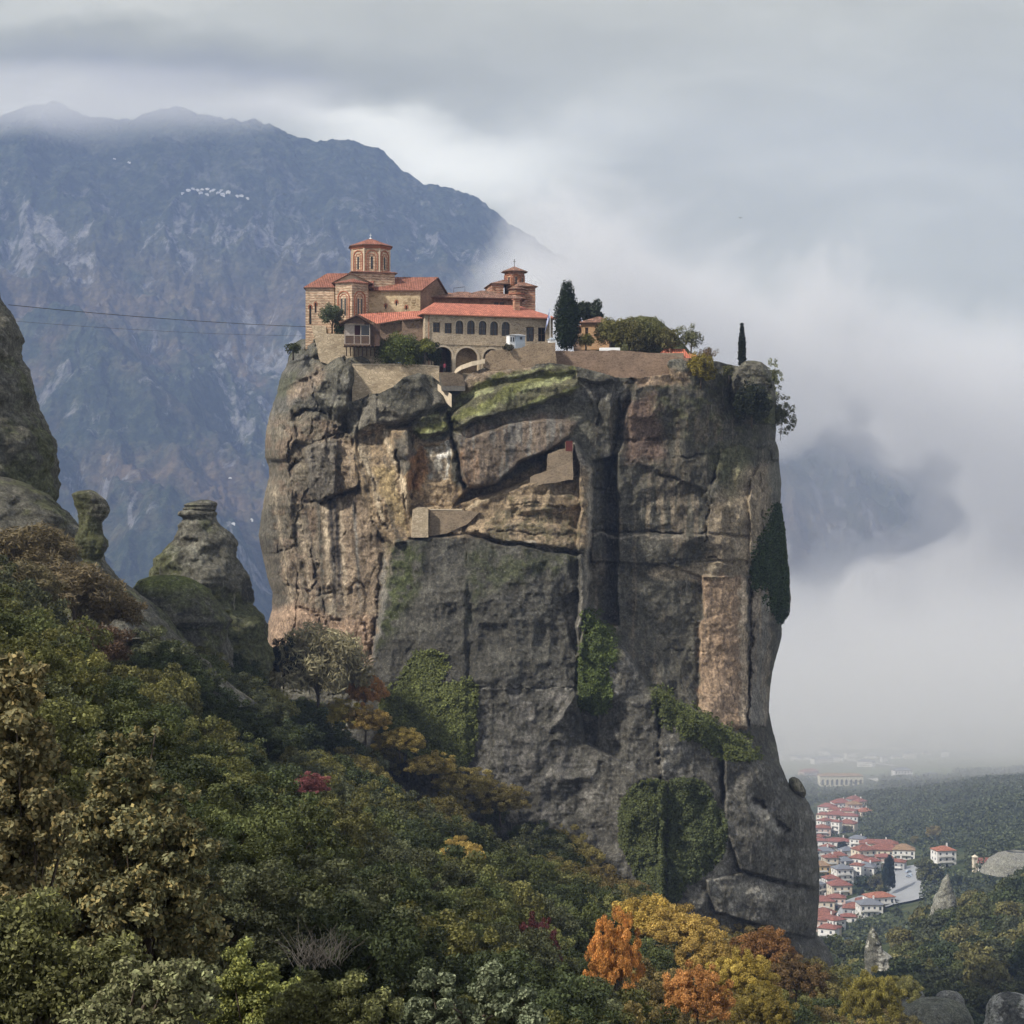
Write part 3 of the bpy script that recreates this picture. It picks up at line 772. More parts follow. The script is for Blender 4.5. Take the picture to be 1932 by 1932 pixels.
# whitewashed niche with worn marks
paint((0.42, 0.40, 0.35), [(802, 842), (848, 838), (847, 904), (810, 908)], 2, 0.9, 0.35 + 0.65 * sstep(-0.1, 0.15, n_f))
paint((0.66, 0.64, 0.60), [(826, 859), (841, 858), (841, 868), (826, 869)], 1, 0.95)
paint((0.62, 0.60, 0.54), [(840, 836), (849, 838), (847, 895), (840, 900)], 1.5, 0.9)
# overhang
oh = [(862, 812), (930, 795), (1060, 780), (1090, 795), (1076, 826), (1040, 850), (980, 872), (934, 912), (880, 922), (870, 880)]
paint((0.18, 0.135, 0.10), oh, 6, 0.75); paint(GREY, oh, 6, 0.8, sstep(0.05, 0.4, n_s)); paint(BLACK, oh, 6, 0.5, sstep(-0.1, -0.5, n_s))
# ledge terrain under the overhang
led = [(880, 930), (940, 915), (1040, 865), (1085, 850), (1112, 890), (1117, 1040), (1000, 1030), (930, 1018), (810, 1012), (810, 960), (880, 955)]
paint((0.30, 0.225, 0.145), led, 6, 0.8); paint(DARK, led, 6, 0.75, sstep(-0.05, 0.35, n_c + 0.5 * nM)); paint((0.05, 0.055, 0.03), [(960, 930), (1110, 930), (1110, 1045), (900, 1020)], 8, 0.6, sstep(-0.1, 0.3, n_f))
paint((0.42, 0.33, 0.20), [(777, 955), (808, 955), (808, 1012), (780, 1012)], 2, 0.85)
paint((0.19, 0.145, 0.10), [(812, 965), (872, 965), (872, 1006), (812, 1008)], 2, 0.9)  # shade on the path wall, painted in as a darker brown
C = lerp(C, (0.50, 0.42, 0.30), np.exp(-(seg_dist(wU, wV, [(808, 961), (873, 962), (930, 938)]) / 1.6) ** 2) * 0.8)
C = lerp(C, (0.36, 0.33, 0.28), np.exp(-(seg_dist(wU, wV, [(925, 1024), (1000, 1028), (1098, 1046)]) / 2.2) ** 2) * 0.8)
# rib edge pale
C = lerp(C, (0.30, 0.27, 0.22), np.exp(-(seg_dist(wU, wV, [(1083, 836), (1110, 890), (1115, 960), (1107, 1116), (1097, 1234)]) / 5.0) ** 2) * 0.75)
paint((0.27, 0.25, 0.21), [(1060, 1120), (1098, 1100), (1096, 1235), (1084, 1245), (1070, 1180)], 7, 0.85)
# lower block: charcoal lichen with green film at the left
low = [(742, 1022), (880, 1010), (1098, 1048), (1090, 1240), (1090, 1350), (1240, 1420), (1240, 1900), (500, 1900), (640, 1400), (705, 1240)]
paint((0.062, 0.060, 0.052), low, 6, 0.82)
paint((0.16, 0.152, 0.14), [(860, 1290), (1090, 1290), (1110, 1560), (860, 1600)], 25, 0.6, sstep(-0.2, 0.35, n_f + 0.6 * n_s))
paint(MOSSD, [(735, 1030), (800, 1030), (790, 1110), (740, 1200), (712, 1230)], 14, 0.8, sstep(-0.4, 0.1, n_f))
paint(MOSSD, [(885, 1030), (1090, 1050), (1060, 1080), (920, 1110), (885, 1180)], 14, 0.55, sstep(-0.4, 0.2, n_f))
C = lerp(C, GREY, np.exp(-(seg_dist(wU, wV, [(725, 1060), (720, 1150), (704, 1240)]) / 5) ** 2) * 0.7)
C = lerp(C, (0.30, 0.29, 0.26), np.exp(-(seg_dist(wU, wV, [(860, 1301), (930, 1296), (1000, 1300), (1085, 1296)]) / 1.6) ** 2) * 0.6)
# right face
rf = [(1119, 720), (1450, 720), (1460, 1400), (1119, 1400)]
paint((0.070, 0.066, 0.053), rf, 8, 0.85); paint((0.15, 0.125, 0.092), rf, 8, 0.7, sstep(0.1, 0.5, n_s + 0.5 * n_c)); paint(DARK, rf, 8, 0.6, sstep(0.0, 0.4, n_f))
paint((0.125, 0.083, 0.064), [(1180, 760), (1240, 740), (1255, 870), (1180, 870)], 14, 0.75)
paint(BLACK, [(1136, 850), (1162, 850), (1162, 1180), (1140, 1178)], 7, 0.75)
paint((0.20, 0.165, 0.12), [(1190, 930), (1330, 940), (1330, 1003), (1180, 1003)], 18, 0.6, streak)
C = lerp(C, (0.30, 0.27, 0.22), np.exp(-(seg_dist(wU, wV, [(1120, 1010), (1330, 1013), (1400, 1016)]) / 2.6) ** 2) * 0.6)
paint((0.27, 0.22, 0.155), [(1338, 960), (1400, 880), (1450, 880), (1452, 960), (1415, 1080), (1330, 1085)], 12, 0.8)
paint((0.30, 0.25, 0.18), [(1220, 1078), (1350, 1056), (1410, 1090), (1330, 1100), (1230, 1090)], 5, 0.8)
paint((0.30, 0.215, 0.145), [(1327, 1090), (1407, 1090), (1412, 1372), (1385, 1376), (1320, 1345), (1322, 1200)], 4, 0.95)
paint((0.42, 0.35, 0.26), [(1395, 1090), (1408, 1092), (1412, 1372), (1396, 1372)], 3, 0.7)
paint((0.24, 0.20, 0.15), [(1414, 1098), (1452, 1108), (1452, 1300), (1446, 1370), (1414, 1370)], 3, 0.85); paint(GREY, [(1414, 1098), (1452, 1108), (1446, 1370), (1414, 1370)], 3, 0.8, streak)
paint((0.11, 0.12, 0.045), [(1330, 850), (1400, 830), (1420, 850), (1380, 950)], 14, 0.35)
paint((0.10, 0.105, 0.05), [(1230, 700), (1400, 700), (1440, 850), (1330, 840), (1240, 780)], 18, 0.5, sstep(-0.1, 0.3, n_f))
paint((0.34, 0.24, 0.16), [(1195, 700), (1300, 698), (1300, 720), (1200, 728)], 5, 0.6)
# apron
ap = [(1106, 1147), (1192, 1240), (1225, 1290), (1320, 1346), (1400, 1388), (1462, 1445), (1560, 1530), (1600, 1900), (1100, 1900)]
paint((0.085, 0.081, 0.070), ap, 6, 0.85); paint((0.18, 0.172, 0.155), ap, 8, 0.7, sstep(0.15, 0.5, n_f + 0.5 * n_s))
paint(MOSSD, [(1110, 1150), (1160, 1195), (1170, 1240), (1130, 1250), (1150, 1320), (1130, 1350), (1090, 1330), (1090, 1230)], 8, 0.92)
paint(MOSSD, [(1225, 1292), (1320, 1348), (1400, 1390), (1430, 1420), (1400, 1425), (1300, 1380), (1240, 1350)], 8, 0.92)
paint((0.30, 0.285, 0.25), [(1412, 1505), (1440, 1520), (1480, 1570), (1470, 1580), (1425, 1540)], 5, 0.8)
paint((0.27, 0.255, 0.22), [(1395, 1655), (1470, 1668), (1470, 1700), (1400, 1700), (1380, 1720)], 12, 0.7)
paint((0.25, 0.24, 0.21), [(1330, 1660), (1370, 1600), (1385, 1610), (1360, 1700)], 8, 0.7)
# moss on the upper slope
ms = [(776, 812), (800, 786), (842, 776), (860, 745), (900, 718), (960, 700), (1085, 688), (1090, 730), (1040, 752), (960, 778), (900, 790), (868, 812), (850, 818), (790, 824)]
paint((0.10, 0.095, 0.055), ms, 5, 0.9); mm = pmask(wU, wV, ms, 5)
C = lerp(C, MOSS, mm * sstep(-0.15, 0.25, n_f + 0.7 * np.sin((Vg + (Ug - 850) * 0.38) / 6.5 + n_c * 3)) * 0.95)
C = lerp(C, (0.23, 0.24, 0.125), mm * sstep(0.25, 0.7, n_f + 0.6 * np.sin((Vg + (Ug - 850) * 0.38) / 5.0 + n_c * 4)) * 0.8)
paint(GREY, [(1085, 735), (1180, 728), (1190, 745), (1150, 760), (1090, 755)], 6, 0.6)
paint((0.2, 0.15, 0.105), [(868, 730), (900, 700), (1000, 690), (1000, 697), (930, 708), (880, 740)], 4, 0.8)
# darker tone in the cracks, growing with their depth; paler on the bulges
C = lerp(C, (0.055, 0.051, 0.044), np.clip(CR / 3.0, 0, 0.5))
C = C * (0.86 + 0.5 * sstep(-0.5, 0.6, nM))[..., None]
C4 = np.concatenate([np.clip(C, 0.01, 0.9), np.ones(C.shape[:2] + (1,))], -1)

# close the column: columns run back round the sides, rows run back over the top
back = 58.0; nb = 16
Vf = F_.reshape(-1, 3); faces = [grid_faces(NR, NC)]; Vall = [Vf]; Call = [C4.reshape(-1, 4)]; off = len(Vf)
for side, c_ in ((0, 0), (1, NC - 1)):
    edge = F_[:, c_]; cc = C4[:, c_]; cols_ = []
    for k in range(1, nb + 1):
        a = k / nb
        pnt = edge.copy()
        sgn = 1 if side == 0 else -1
        pnt[:, 1] += back * a ** 1.15
        pnt[:, 0] += sgn * (1.5 * a + 16 * a ** 3) + fbm(edge[:, 2] / 6, np.full(len(edge), a * 8.0), edge[:, 2] * 0 + side * 5, 4, 71) * 1.6 * min(1, a * 4)
        cols_.append(pnt)
    cols_ = np.stack(cols_, 1)
    Vall.append(cols_.reshape(-1, 3)); Call.append(np.repeat(cc[:, None], nb, 1).reshape(-1, 4))
    base = off; off += cols_.shape[0] * nb
    idx = np.concatenate([(np.arange(NR) * NC + c_)[:, None], base + np.arange(NR)[:, None] * nb + np.arange(nb)[None]], 1)
    q_ = np.stack([idx[:-1, :-1], idx[:-1, 1:], idx[1:, 1:], idx[1:, :-1]], -1).reshape(-1, 4)
    faces.append(q_[:, ::-1] if side == 0 else q_)
top = F_[0]; rows_ = []
nt_ = 26
for k in range(1, nt_ + 1):
    a = k / nt_
    pnt = top.copy()
    pnt[:, 1] += back * a
    pnt[:, 0] = pnt[:, 0] * (1 - 0.12 * a ** 2)
    pnt[:, 2] = pnt[:, 2] * (1 - a) + 22.0 * a - 0.9 * min(1, a * 6) + fbm(pnt[:, 0] / 6, pnt[:, 1] / 6, pnt[:, 0] * 0, 4, 72) * 0.6
    rows_.append(pnt)
rows_ = np.stack(rows_, 0)
Vall.append(rows_.reshape(-1, 3))
tc = np.tile(np.array([0.17, 0.14, 0.09, 1.0]), (rows_.shape[0] * NC, 1)); Call.append(tc)
idx = np.concatenate([np.arange(NC)[None], off + np.arange(nt_ * NC).reshape(nt_, NC)], 0)
faces.append(np.stack([idx[:-1, :-1], idx[1:, :-1], idx[1:, 1:], idx[:-1, 1:]], -1).reshape(-1, 4))
FF = np.concatenate(faces)[:, ::-1]
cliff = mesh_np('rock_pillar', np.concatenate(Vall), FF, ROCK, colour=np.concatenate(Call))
tag(cliff, 'towering conglomerate rock pillar that carries the monastery', None, None, 'structure')

def cliff_at(u, v):
    """point of the cliff's face nearest to a direction"""
    i = np.argmin((Ug - u) ** 2 + (Vg - v) ** 2)
    return Vector(F_.reshape(-1, 3)[i]), i
_nn = {}
def cliff_normal(i):
    r, c_ = divmod(i, NC); r = min(max(r, 3), NR - 4); c_ = min(max(c_, 3), NC - 4)
    a = F_[r, c_ + 3] - F_[r, c_ - 3]; b_ = F_[r + 3, c_] - F_[r - 3, c_]
    n = np.cross(a, b_); n = n / (np.linalg.norm(n) + 1e-9)
    return Vector(n if n[1] < 0 else -n)

# ------------------------------------------------------------------ smaller rocks: round columns from a front outline
def rock_column(name, rows, Y, depth, label, cat='rock', kind=None, tintf=None, nr=170, nc=200, rough=1.0, seed=0, tops=None, blend=0.0, wob=1.0, lean=0.0):
    """rows: (v, u_left, u_right) from the top down"""
    A = np.array(rows, float)
    v_ = np.linspace(A[0, 0], A[-1, 0], nr); ul = np.interp(v_, A[:, 0], A[:, 1]); ur = np.interp(v_, A[:, 0], A[:, 2])
    th = np.linspace(-math.pi, math.pi, nc, endpoint=False)
    ct, st = np.cos(th), np.sin(th)
    cxm = (ul + ur) / 2; hw = (ur - ul) / 2
    Uc = cxm[:, None] + hw[:, None] * st[None]
    w_m = hw[:, None] * K * Y / S
    dep = np.minimum(w_m * 0.95, depth)
    Yc = Y - dep * ct[None] - lean * (v_[:, None] - A[0, 0])
    Vc = np.broadcast_to(v_[:, None], Uc.shape)
    pt = np.stack([(Uc - 966) / S * K * Y, Yc, (966 - Vc) / S * K * Y], -1)
    x, y, z = pt[..., 0], pt[..., 1], pt[..., 2]
    n = fbm(x / 3.5, y / 3.5, z / 3.0, 5, seed + 1) * 0.8 * rough + fbm(x / 0.9, y / 0.9, z / 0.9, 4, seed + 2) * 0.18 * rough - 0.25 * rough * (1 - np.abs(vnoise(x / 6, y / 6, z / 1.6, seed + 4)))
    n = n + (fbm(x / 6, y / 6, z / 4, 3, seed + 8) * 1.3 + 0.28 * fbm(x / 2.2, y / 2.2, z / 1.4, 3, seed + 9, 0.5, True)) * rough * np.minimum(1, w_m / 6)
    fade = np.minimum(1, w_m / 1.5) * (0.5 + 0.5 * np.abs(ct[None]))
    n = n * fade * wob + (fbm(x / 0.7, y / 0.7, z / 0.7, 3, seed + 12) * 0.12 + fbm(x / 1.8, y / 1.8, z / 1.2, 4, seed + 13) * 0.30) * np.minimum(1, w_m / 4)
    pt[..., 0] += n * st[None] ; pt[..., 1] += -n * ct[None]
    c = np.zeros(Uc.shape + (3,)) + np.array((0.105, 0.100, 0.080))
    nc_ = fbm(x / 7, y / 7, z / 7, 4, seed + 5); nf = fbm(x / 1.3, y / 1.3, z / 1.3, 5, seed + 6, 0.6)
    c = lerp(c, (0.062, 0.060, 0.048), sstep(-0.2, 0.3, nc_)); c = lerp(c, (0.20, 0.195, 0.16), sstep(0.1, 0.5, nf) * 0.6)
    c = lerp(c, (0.085, 0.092, 0.035), sstep(-0.05, 0.3, nc_ + nf * 0.6) * 0.6)
    if tintf is not None: c = tintf(c, Uc, Vc, x, y, z, nf, nc_)
    cc = np.concatenate([np.clip(c, 0.01, 0.9), np.ones(c.shape[:2] + (1,))], -1)
    Vt = pt.reshape(-1, 3); F = grid_faces(nr, nc, True)
    # caps
    ctop = pt[0].mean(0); cb = pt[-1].mean(0)
    nV = len(Vt)
    Vt = np.vstack([Vt, ctop, cb]); cc = np.vstack([cc.reshape(-1, 4), cc[0, 0], cc[-1, 0]])
    j = np.arange(nc); j2 = (j + 1) % nc
    F = np.vstack([F, np.stack([j, j, j2, np.full(nc, nV)], -1)[:, [0, 2, 3, 3]], np.stack([(nr - 1) * nc + j2, (nr - 1) * nc + j, np.full(nc, nV + 1), np.full(nc, nV + 1)], -1)])
    # triangles written as quads would be degenerate: split
    quads = F[:len(F) - 2 * nc]; tris = F[len(F) - 2 * nc:][:, :3]
    o = mesh_np(name, Vt, np.vstack([quads[:, [0, 1, 2]], quads[:, [0, 2, 3]], tris]), ROCK, colour=cc)
    return tag(o, label, cat if kind is None else None, None, kind)

def t_left(c, U, V, x, y, z, nf, nc_):
    m_ = sstep(890, 930, V + nf * 20) * sstep(60, 20, U)
    return lerp(c, MOSSD, np.clip(m_ * .9, 0, 1))
rock_column('rock_tower', [(530, -60, -8), (545, -80, -2), (575, -120, 8), (600, -150, 22), (640, -170, 34), (665, -180, 34), (690, -190, 41), (740, -200, 60), (765, -205, 67), (800, -215, 85), (850, -225, 104), (885, -230, 109), (950, -235, 107), (1010, -240, 104), (1100, -240, 100)],
            235, 14, 'dark lichened rock tower cut by the left edge behind the slope', seed=10, tintf=t_left, rough=1.3)
rock_column('rock_dome', [(896, -60, -25), (900, -80, 8), (915, -110, 50), (935, -130, 90), (955, -140, 112), (980, -150, 135), (1020, -160, 165), (1070, -170, 200), (1120, -170, 250), (1200, -170, 330), (1330, -170, 470)],
            226, 12, 'rounded grey rock dome sloping down behind the brown scrub', seed=20, rough=1.5)
rock_column('rock_hoodoo', [(924, 168, 170), (926, 150, 178), (932, 140, 188), (942, 139, 202), (955, 141, 209), (965, 143, 209), (980, 146, 202), (995, 148, 197), (1010, 144, 196), (1020, 142, 202), (1032, 142, 203), (1045, 150, 197), (1055, 155, 190), (1070, 150, 196), (1085, 140, 205), (1130, 100, 250), (1200, 60, 300)],
            215, 8, 'small mushroom shaped rock pinnacle with a bulging head', seed=30, rough=1.1, wob=1.1)
rock_column('rock_saddle', [(1074, 186, 190), (1080, 178, 205), (1100, 150, 230), (1120, 130, 262), (1140, 120, 290), (1160, 100, 315), (1200, 80, 345), (1300, 60, 420)],
            238, 8, 'low grey rock shoulder between the pinnacle and the cone shaped rock', seed=35, rough=0.7)
def t_cone(c, U, V, x, y, z, nf, nc_):
    c = lerp(c, (0.12, 0.13, 0.035), np.clip(emask(U, V, 320, 1105, 50, 22) * 2.5, 0, 1) * 0.9)
    c = lerp(c, (0.24, 0.235, 0.19), np.clip(emask(U, V, 370, 1040, 60, 40) * 1.5, 0, 1) * sstep(-0.1, 0.3, nf) * 0.7)
    return lerp(c, (0.035, 0.033, 0.03), np.clip(emask(U, V, 478, 1110, 12, 30) * 2, 0, 1) * 0.8)
rock_column('rock_cone', [(960, 350, 398), (964, 338, 408), (969, 333, 412), (973, 335, 410), (976, 342, 409), (982, 340, 410), (990, 331, 413), (1010, 325, 430), (1030, 312, 441), (1050, 292, 446), (1065, 281, 456), (1080, 273, 466), (1100, 274, 475), (1130, 290, 479), (1138, 300, 476), (1160, 310, 486), (1200, 320, 498), (1240, 330, 507), (1300, 300, 512), (1400, 290, 520)],
            270, 14, 'cone shaped grey rock with a flat capstone and mossy shoulder', seed=40, tintf=t_cone, rough=1.5, wob=1.2)
rock_column('capstone', [(943, 378, 392), (946, 366, 405), (949, 354, 410), (953, 347, 411), (956, 350, 409), (960, 345, 409), (963, 350, 407), (967, 352, 402)], 270, 5, 'flat slab of rock capping the cone shaped rock', seed=45, rough=0.25, nr=40, nc=90)
rock_column('rock_shoulder', [(1085, 300, 330), (1088, 280, 350), (1095, 262, 368), (1110, 250, 390), (1140, 250, 420), (1170, 260, 440), (1185, 300, 430), (1230, 300, 440), (1300, 290, 450)], 257, 8, 'low mossy boulder at the foot of the cone shaped rock', seed=50,
            tintf=lambda c, U, V, x, y, z, nf, nc_: lerp(c, (0.10, 0.115, 0.03), sstep(1125, 1095, V + nf * 8) * 0.85), rough=0.6)
# slab balanced on the cliff's right slope
bpt, bi = cliff_at(1500, 1500)
sl = rock_column('balanced_slab', [(1466, 1494, 1500), (1470, 1488, 1508), (1480, 1487, 1515), (1492, 1494, 1521), (1500, 1505, 1521), (1505, 1512, 1517)], CLY + 5, 1.6, 'small dark slab of rock perched on the slope of the great cliff', seed=60, rough=0.18, nr=50, nc=60)
# ------------------------------------------------------------------ masonry, tiles, wood
def masonry(name, c1, c2, mortar, scale=2.0, var=0.35):
    m, nt, b = new_mat(name)
    p = nt.coord('Object')
    q = nt.vmath('ADD', nt.mapping(p, scale=(1, 1, 1.7)), nt.mapping(nt.node('ShaderNodeTexNoise').outputs[1], scale=(0.2, 0.2, 0.2)))
    cellc = nt.voronoi(q, scale, 'F1', 1)
    e = nt.voronoi(q, scale, 'DISTANCE_TO_EDGE', 0)
    g = nt.sep(cellc)[0]
    c = nt.mix(g, (*c1, 1), (*c2, 1))
    big = nt.noise(p, 0.35, 5, 0.65)
    c = nt.mix(1.0, c, nt.ramp(big, [(0.3, 1 - var), (0.5, 1.0), (0.7, 1 + var)]), 'MULTIPLY')
    f = nt.noise(p, 5.0, 4, 0.7)
    c = nt.mix(1.0, c, nt.ramp(f, [(0.3, 0.75), (0.7, 1.25)]), 'MULTIPLY')
    c = nt.mix(nt.rng(e, 0.10, 0.03, 0, 0.75), c, (*mortar, 1))
    nt.put(b.inputs['Base Color'], c)
    b.inputs['Roughness'].default_value = 0.93; b.inputs['Specular IOR Level'].default_value = 0.15
    nt.put(b.inputs['Normal'], nt.bump(nt.math('ADD', nt.rng(e, 0, 0.12, 0, 1), f), 0.6, 0.06))
    return m
def brickwork(name, c1, c2, band, var=0.3):
    """alternating courses of brick and stone, as on the churches"""
    m, nt, b = new_mat(name)
    p = nt.coord('Object')
    z = nt.sep(p)[2]
    w_ = nt.math('FRACT', nt.math('MULTIPLY', nt.math('ADD', z, nt.math('MULTIPLY', nt.noise(p, 1.2, 3), 0.25)), 1 / band))
    c = nt.mix(nt.rng(w_, 0.45, 0.6, 0, 1), (*c1, 1), (*c2, 1))
    cell = nt.sep(nt.voronoi(nt.mapping(p, scale=(1, 1, 2.5)), 2.4, 'F1', 1))[0]
    c = nt.mix(1.0, c, nt.ramp(cell, [(0.1, 1 - var), (0.9, 1 + var)]), 'MULTIPLY')
    c = nt.mix(1.0, c, nt.ramp(nt.noise(p, 0.5, 6, 0.7), [(0.32, 0.62), (0.5, 1.0), (0.7, 1.3)]), 'MULTIPLY')
    nt.put(b.inputs['Base Color'], c); b.inputs['Roughness'].default_value = 0.93; b.inputs['Specular IOR Level'].default_value = 0.15
    nt.put(b.inputs['Normal'], nt.bump(cell, 0.4, 0.05))
    return m
def tiles(name, c, pitch=0.3, course=0.42, old=0.0):
    """pan tiles: rows run down the slope; 'X' rolls, courses by height"""
    m, nt, b = new_mat(name)
    p = nt.coord('Object'); x, y, z = nt.sep(p)[0:3]
    n = nt.geo('Normal')
    nl = nt.node('ShaderNodeVectorTransform', vector_type='NORMAL', convert_from='WORLD', convert_to='OBJECT'); nt.put(nl.inputs[0], n)
    nx_, ny_, _ = nt.sep(nl.outputs[0])[0:3]
    along_y = nt.math('GREATER_THAN', nt.math('ABSOLUTE', nx_), nt.math('ABSOLUTE', ny_))
    t = nt.math('ADD', nt.math('MULTIPLY', x, nt.math('SUBTRACT', 1.0, along_y)), nt.math('MULTIPLY', y, along_y))
    roll = nt.math('SINE', nt.math('MULTIPLY', t, 2 * math.pi / pitch))
    crs = nt.math('FRACT', nt.math('MULTIPLY', z, 1 / (course * 0.45)))
    cell = nt.voronoi(nt.comb(nt.math('MULTIPLY', t, 1 / pitch), nt.math('MULTIPLY', z, 1 / (course * 0.45)), 0.0), 1.0, 'F1', 1)
    g = nt.sep(cell)[0]
    cc = nt.mix(1.0, (*c, 1), nt.ramp(g, [(0.0, 0.74 - 0.3 * old), (0.5, 1.0), (1.0, 1.22 + 0.3 * old)]), 'MULTIPLY')
    cc = nt.mix(1.0, cc, nt.ramp(nt.noise(p, 0.6, 6, 0.65), [(0.3, 0.75 - 0.15 * old), (0.7, 1.2)]), 'MULTIPLY')
    cc = nt.mix(1.0, cc, nt.rng(roll, -1, 0.2, 0.62, 1.0), 'MULTIPLY')
    if old:
        cc = nt.mix(nt.rng(nt.noise(p, 1.4, 6, 0.7), 0.52, 0.66, 0, 0.75 * old), cc, (0.16, 0.14, 0.11, 1))
    nt.put(b.inputs['Base Color'], cc)
    b.inputs['Roughness'].default_value = 0.85; b.inputs['Specular IOR Level'].default_value = 0.2
    nt.put(b.inputs['Normal'], nt.bump(nt.math('ADD', roll, nt.math('MULTIPLY', crs, -0.7)), 0.8, 0.05))
    return m

M_STONE = masonry('honey_rubble_stone', (0.47, 0.38, 0.27), (0.31, 0.245, 0.175), (0.54, 0.46, 0.35), 2.2)
M_STONE2 = masonry('brown_rubble_stone', (0.285, 0.215, 0.145), (0.185, 0.135, 0.092), (0.34, 0.27, 0.19), 2.6)
M_LOW = masonry('pale_terrace_stone', (0.56, 0.46, 0.33), (0.40, 0.32, 0.22), (0.33, 0.27, 0.19), 1.6)
M_WALLR = masonry('rosy_rubble_stone', (0.235, 0.165, 0.118), (0.155, 0.108, 0.080), (0.27, 0.20, 0.145), 2.4, 0.4)
M_PATH = masonry('shaded_path_rubble', (0.25, 0.195, 0.135), (0.17, 0.13, 0.092), (0.28, 0.225, 0.165), 2.2, 0.5)  # darkened stone: the shade on the path walls is put into its colour
M_BRICK = brickwork('brick_and_stone_courses', (0.37, 0.250, 0.175), (0.50, 0.395, 0.285), 0.42)
M_BRICKR = brickwork('red_brick_courses', (0.33, 0.165, 0.11), (0.36, 0.25, 0.17), 0.36)
M_BRICKO = brickwork('old_brick_courses', (0.27, 0.125, 0.080), (0.32, 0.215, 0.15), 0.40, 0.45)
M_TILE_N = tiles('orange_red_pan_tiles', (0.47, 0.175, 0.120), 0.31)
M_TILE_C = tiles('brick_red_roof_tiles', (0.30, 0.130, 0.092), 0.28)
M_TILE_O = tiles('weathered_brown_tiles', (0.26, 0.140, 0.100), 0.33, old=1.0)
M_TRIM = plain('brick_trim', (0.30, 0.12, 0.07), var=0.3, scale=3)
M_PALE = plain('pale_dressed_stone', (0.52, 0.44, 0.33), var=0.15)
M_WOOD = plain('grey_brown_timber', (0.115, 0.075, 0.055), var=0.4, scale=5)
M_WOODL = plain('bleached_timber', (0.36, 0.31, 0.27), var=0.25, scale=5)
M_WIN = plain('dark_window_glass', (0.022, 0.024, 0.028), rough=0.15, var=0.1, spec=0.5)
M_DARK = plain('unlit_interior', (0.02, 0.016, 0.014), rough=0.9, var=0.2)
M_DOOR = plain('dark_red_door_paint', (0.085, 0.018, 0.016), rough=0.6)
M_WHITE = plain('white_paint', (0.74, 0.75, 0.76), rough=0.55, var=0.08)
M_STEEL = plain('grey_blue_paint', (0.30, 0.35, 0.41), rough=0.45, var=0.1)
M_IRON = plain('dark_iron', (0.05, 0.05, 0.055), rough=0.5)
M_SILL = plain('roof_edge_wood', (0.10, 0.055, 0.038), var=0.3)
M_LEAD = plain('pale_lead_finial', (0.6, 0.63, 0.66), rough=0.4)

class Frame:
    """a building's own axes: x along the front, y into the building, z up"""
    def __init__(s, u, v, Y, deg):
        s.O = P(u, v, Y); s.a = math.radians(deg)
        s.x = Vector((math.cos(s.a), math.sin(s.a), 0)); s.y = Vector((-math.sin(s.a), math.cos(s.a), 0))
    def at(s, u, v, y0=0.0):
        r = Vector(((u - 966) / S * K, 1, (966 - v) / S * K))
        t = (s.O.dot(s.y) + y0) / r.dot(s.y)
        q = r * t - s.O
        return q.dot(s.x), q.z
    def X(s, u, v, y0=0.0): return s.at(u, v, y0)[0]
    def Z(s, u, v, y0=0.0): return s.at(u, v, y0)[1]
    def root(s, name, label, cat, group=None): return empty(name, s.O, s.a, label, cat, group)

def wall_open(mb, x0, x1, z0, z1, openings, y0, y1, mi=0):
    """wall slab from x0..x1, z0..z1 with openings (xa, xb, za, zb, arched)"""
    xs = x0
    for (xa, xb, za, zb, arch) in sorted(openings):
        if xa > xs: mb.box(xs, xa, y0, y1, z0, z1, mi)
        if za > z0: mb.box(xa, xb, y0, y1, z0, za, mi)
        if arch:
            r = (xb - xa) / 2; cx_ = (xa + xb) / 2; n = 10; sp = zb - r
            for k in range(n):
                a0 = math.pi - math.pi * k / n; a1 = math.pi - math.pi * (k + 1) / n
                p0 = (cx_ + r * math.cos(a0), sp + r * math.sin(a0)); p1 = (cx_ + r * math.cos(a1), sp + r * math.sin(a1))
                mb.prism_y([p0, p1, (p1[0], z1), (p0[0], z1)], y0, y1, mi)
        elif zb < z1: mb.box(xa, xb, y0, y1, zb, z1, mi)
        xs = xb
    if xs < x1: mb.box(xs, x1, y0, y1, z0, z1, mi)
    return mb

def hip_roof(mb, x0, x1, y0, y1, z, h, ov=0.35, hip_l=None, hip_r=None, th=0.14, mi=0, mi2=1):
    """hipped or gabled roof; hip_l / hip_r = run of the hip, 0 for a gable"""
    x0 -= ov; x1 += ov; y0 -= ov; y1 += ov
    hl = (y1 - y0) / 2 if hip_l is None else hip_l; hr = (y1 - y0) / 2 if hip_r is None else hip_r
    ym = (y0 + y1) / 2
    ra, rb = x0 + hl, x1 - hr
    if ra > rb: ra = rb = (ra + rb) / 2
    v = [(x0, y0, z), (x1, y0, z), (x1, y1, z), (x0, y1, z), (ra, ym, z + h), (rb, ym, z + h)]
    lo = [(a, b_, c - th) for a, b_, c in v[:4]]
    mb.add(v, [(0, 1, 5, 4), (2, 3, 4, 5), (1, 2, 5), (3, 0, 4)], mi)
    mb.add(v[:4] + lo, [(0, 4, 5, 1), (1, 5, 6, 2), (2, 6, 7, 3), (3, 7, 4, 0), (4, 7, 6, 5)], mi2)
    return mb

def poly(n, r, rot=0.0, cx_=0, cy_=0, sq=1.0):
    return [(cx_ + r * math.cos(rot + 2 * math.pi * k / n), cy_ + sq * r * math.sin(rot + 2 * math.pi * k / n)) for k in range(n)]

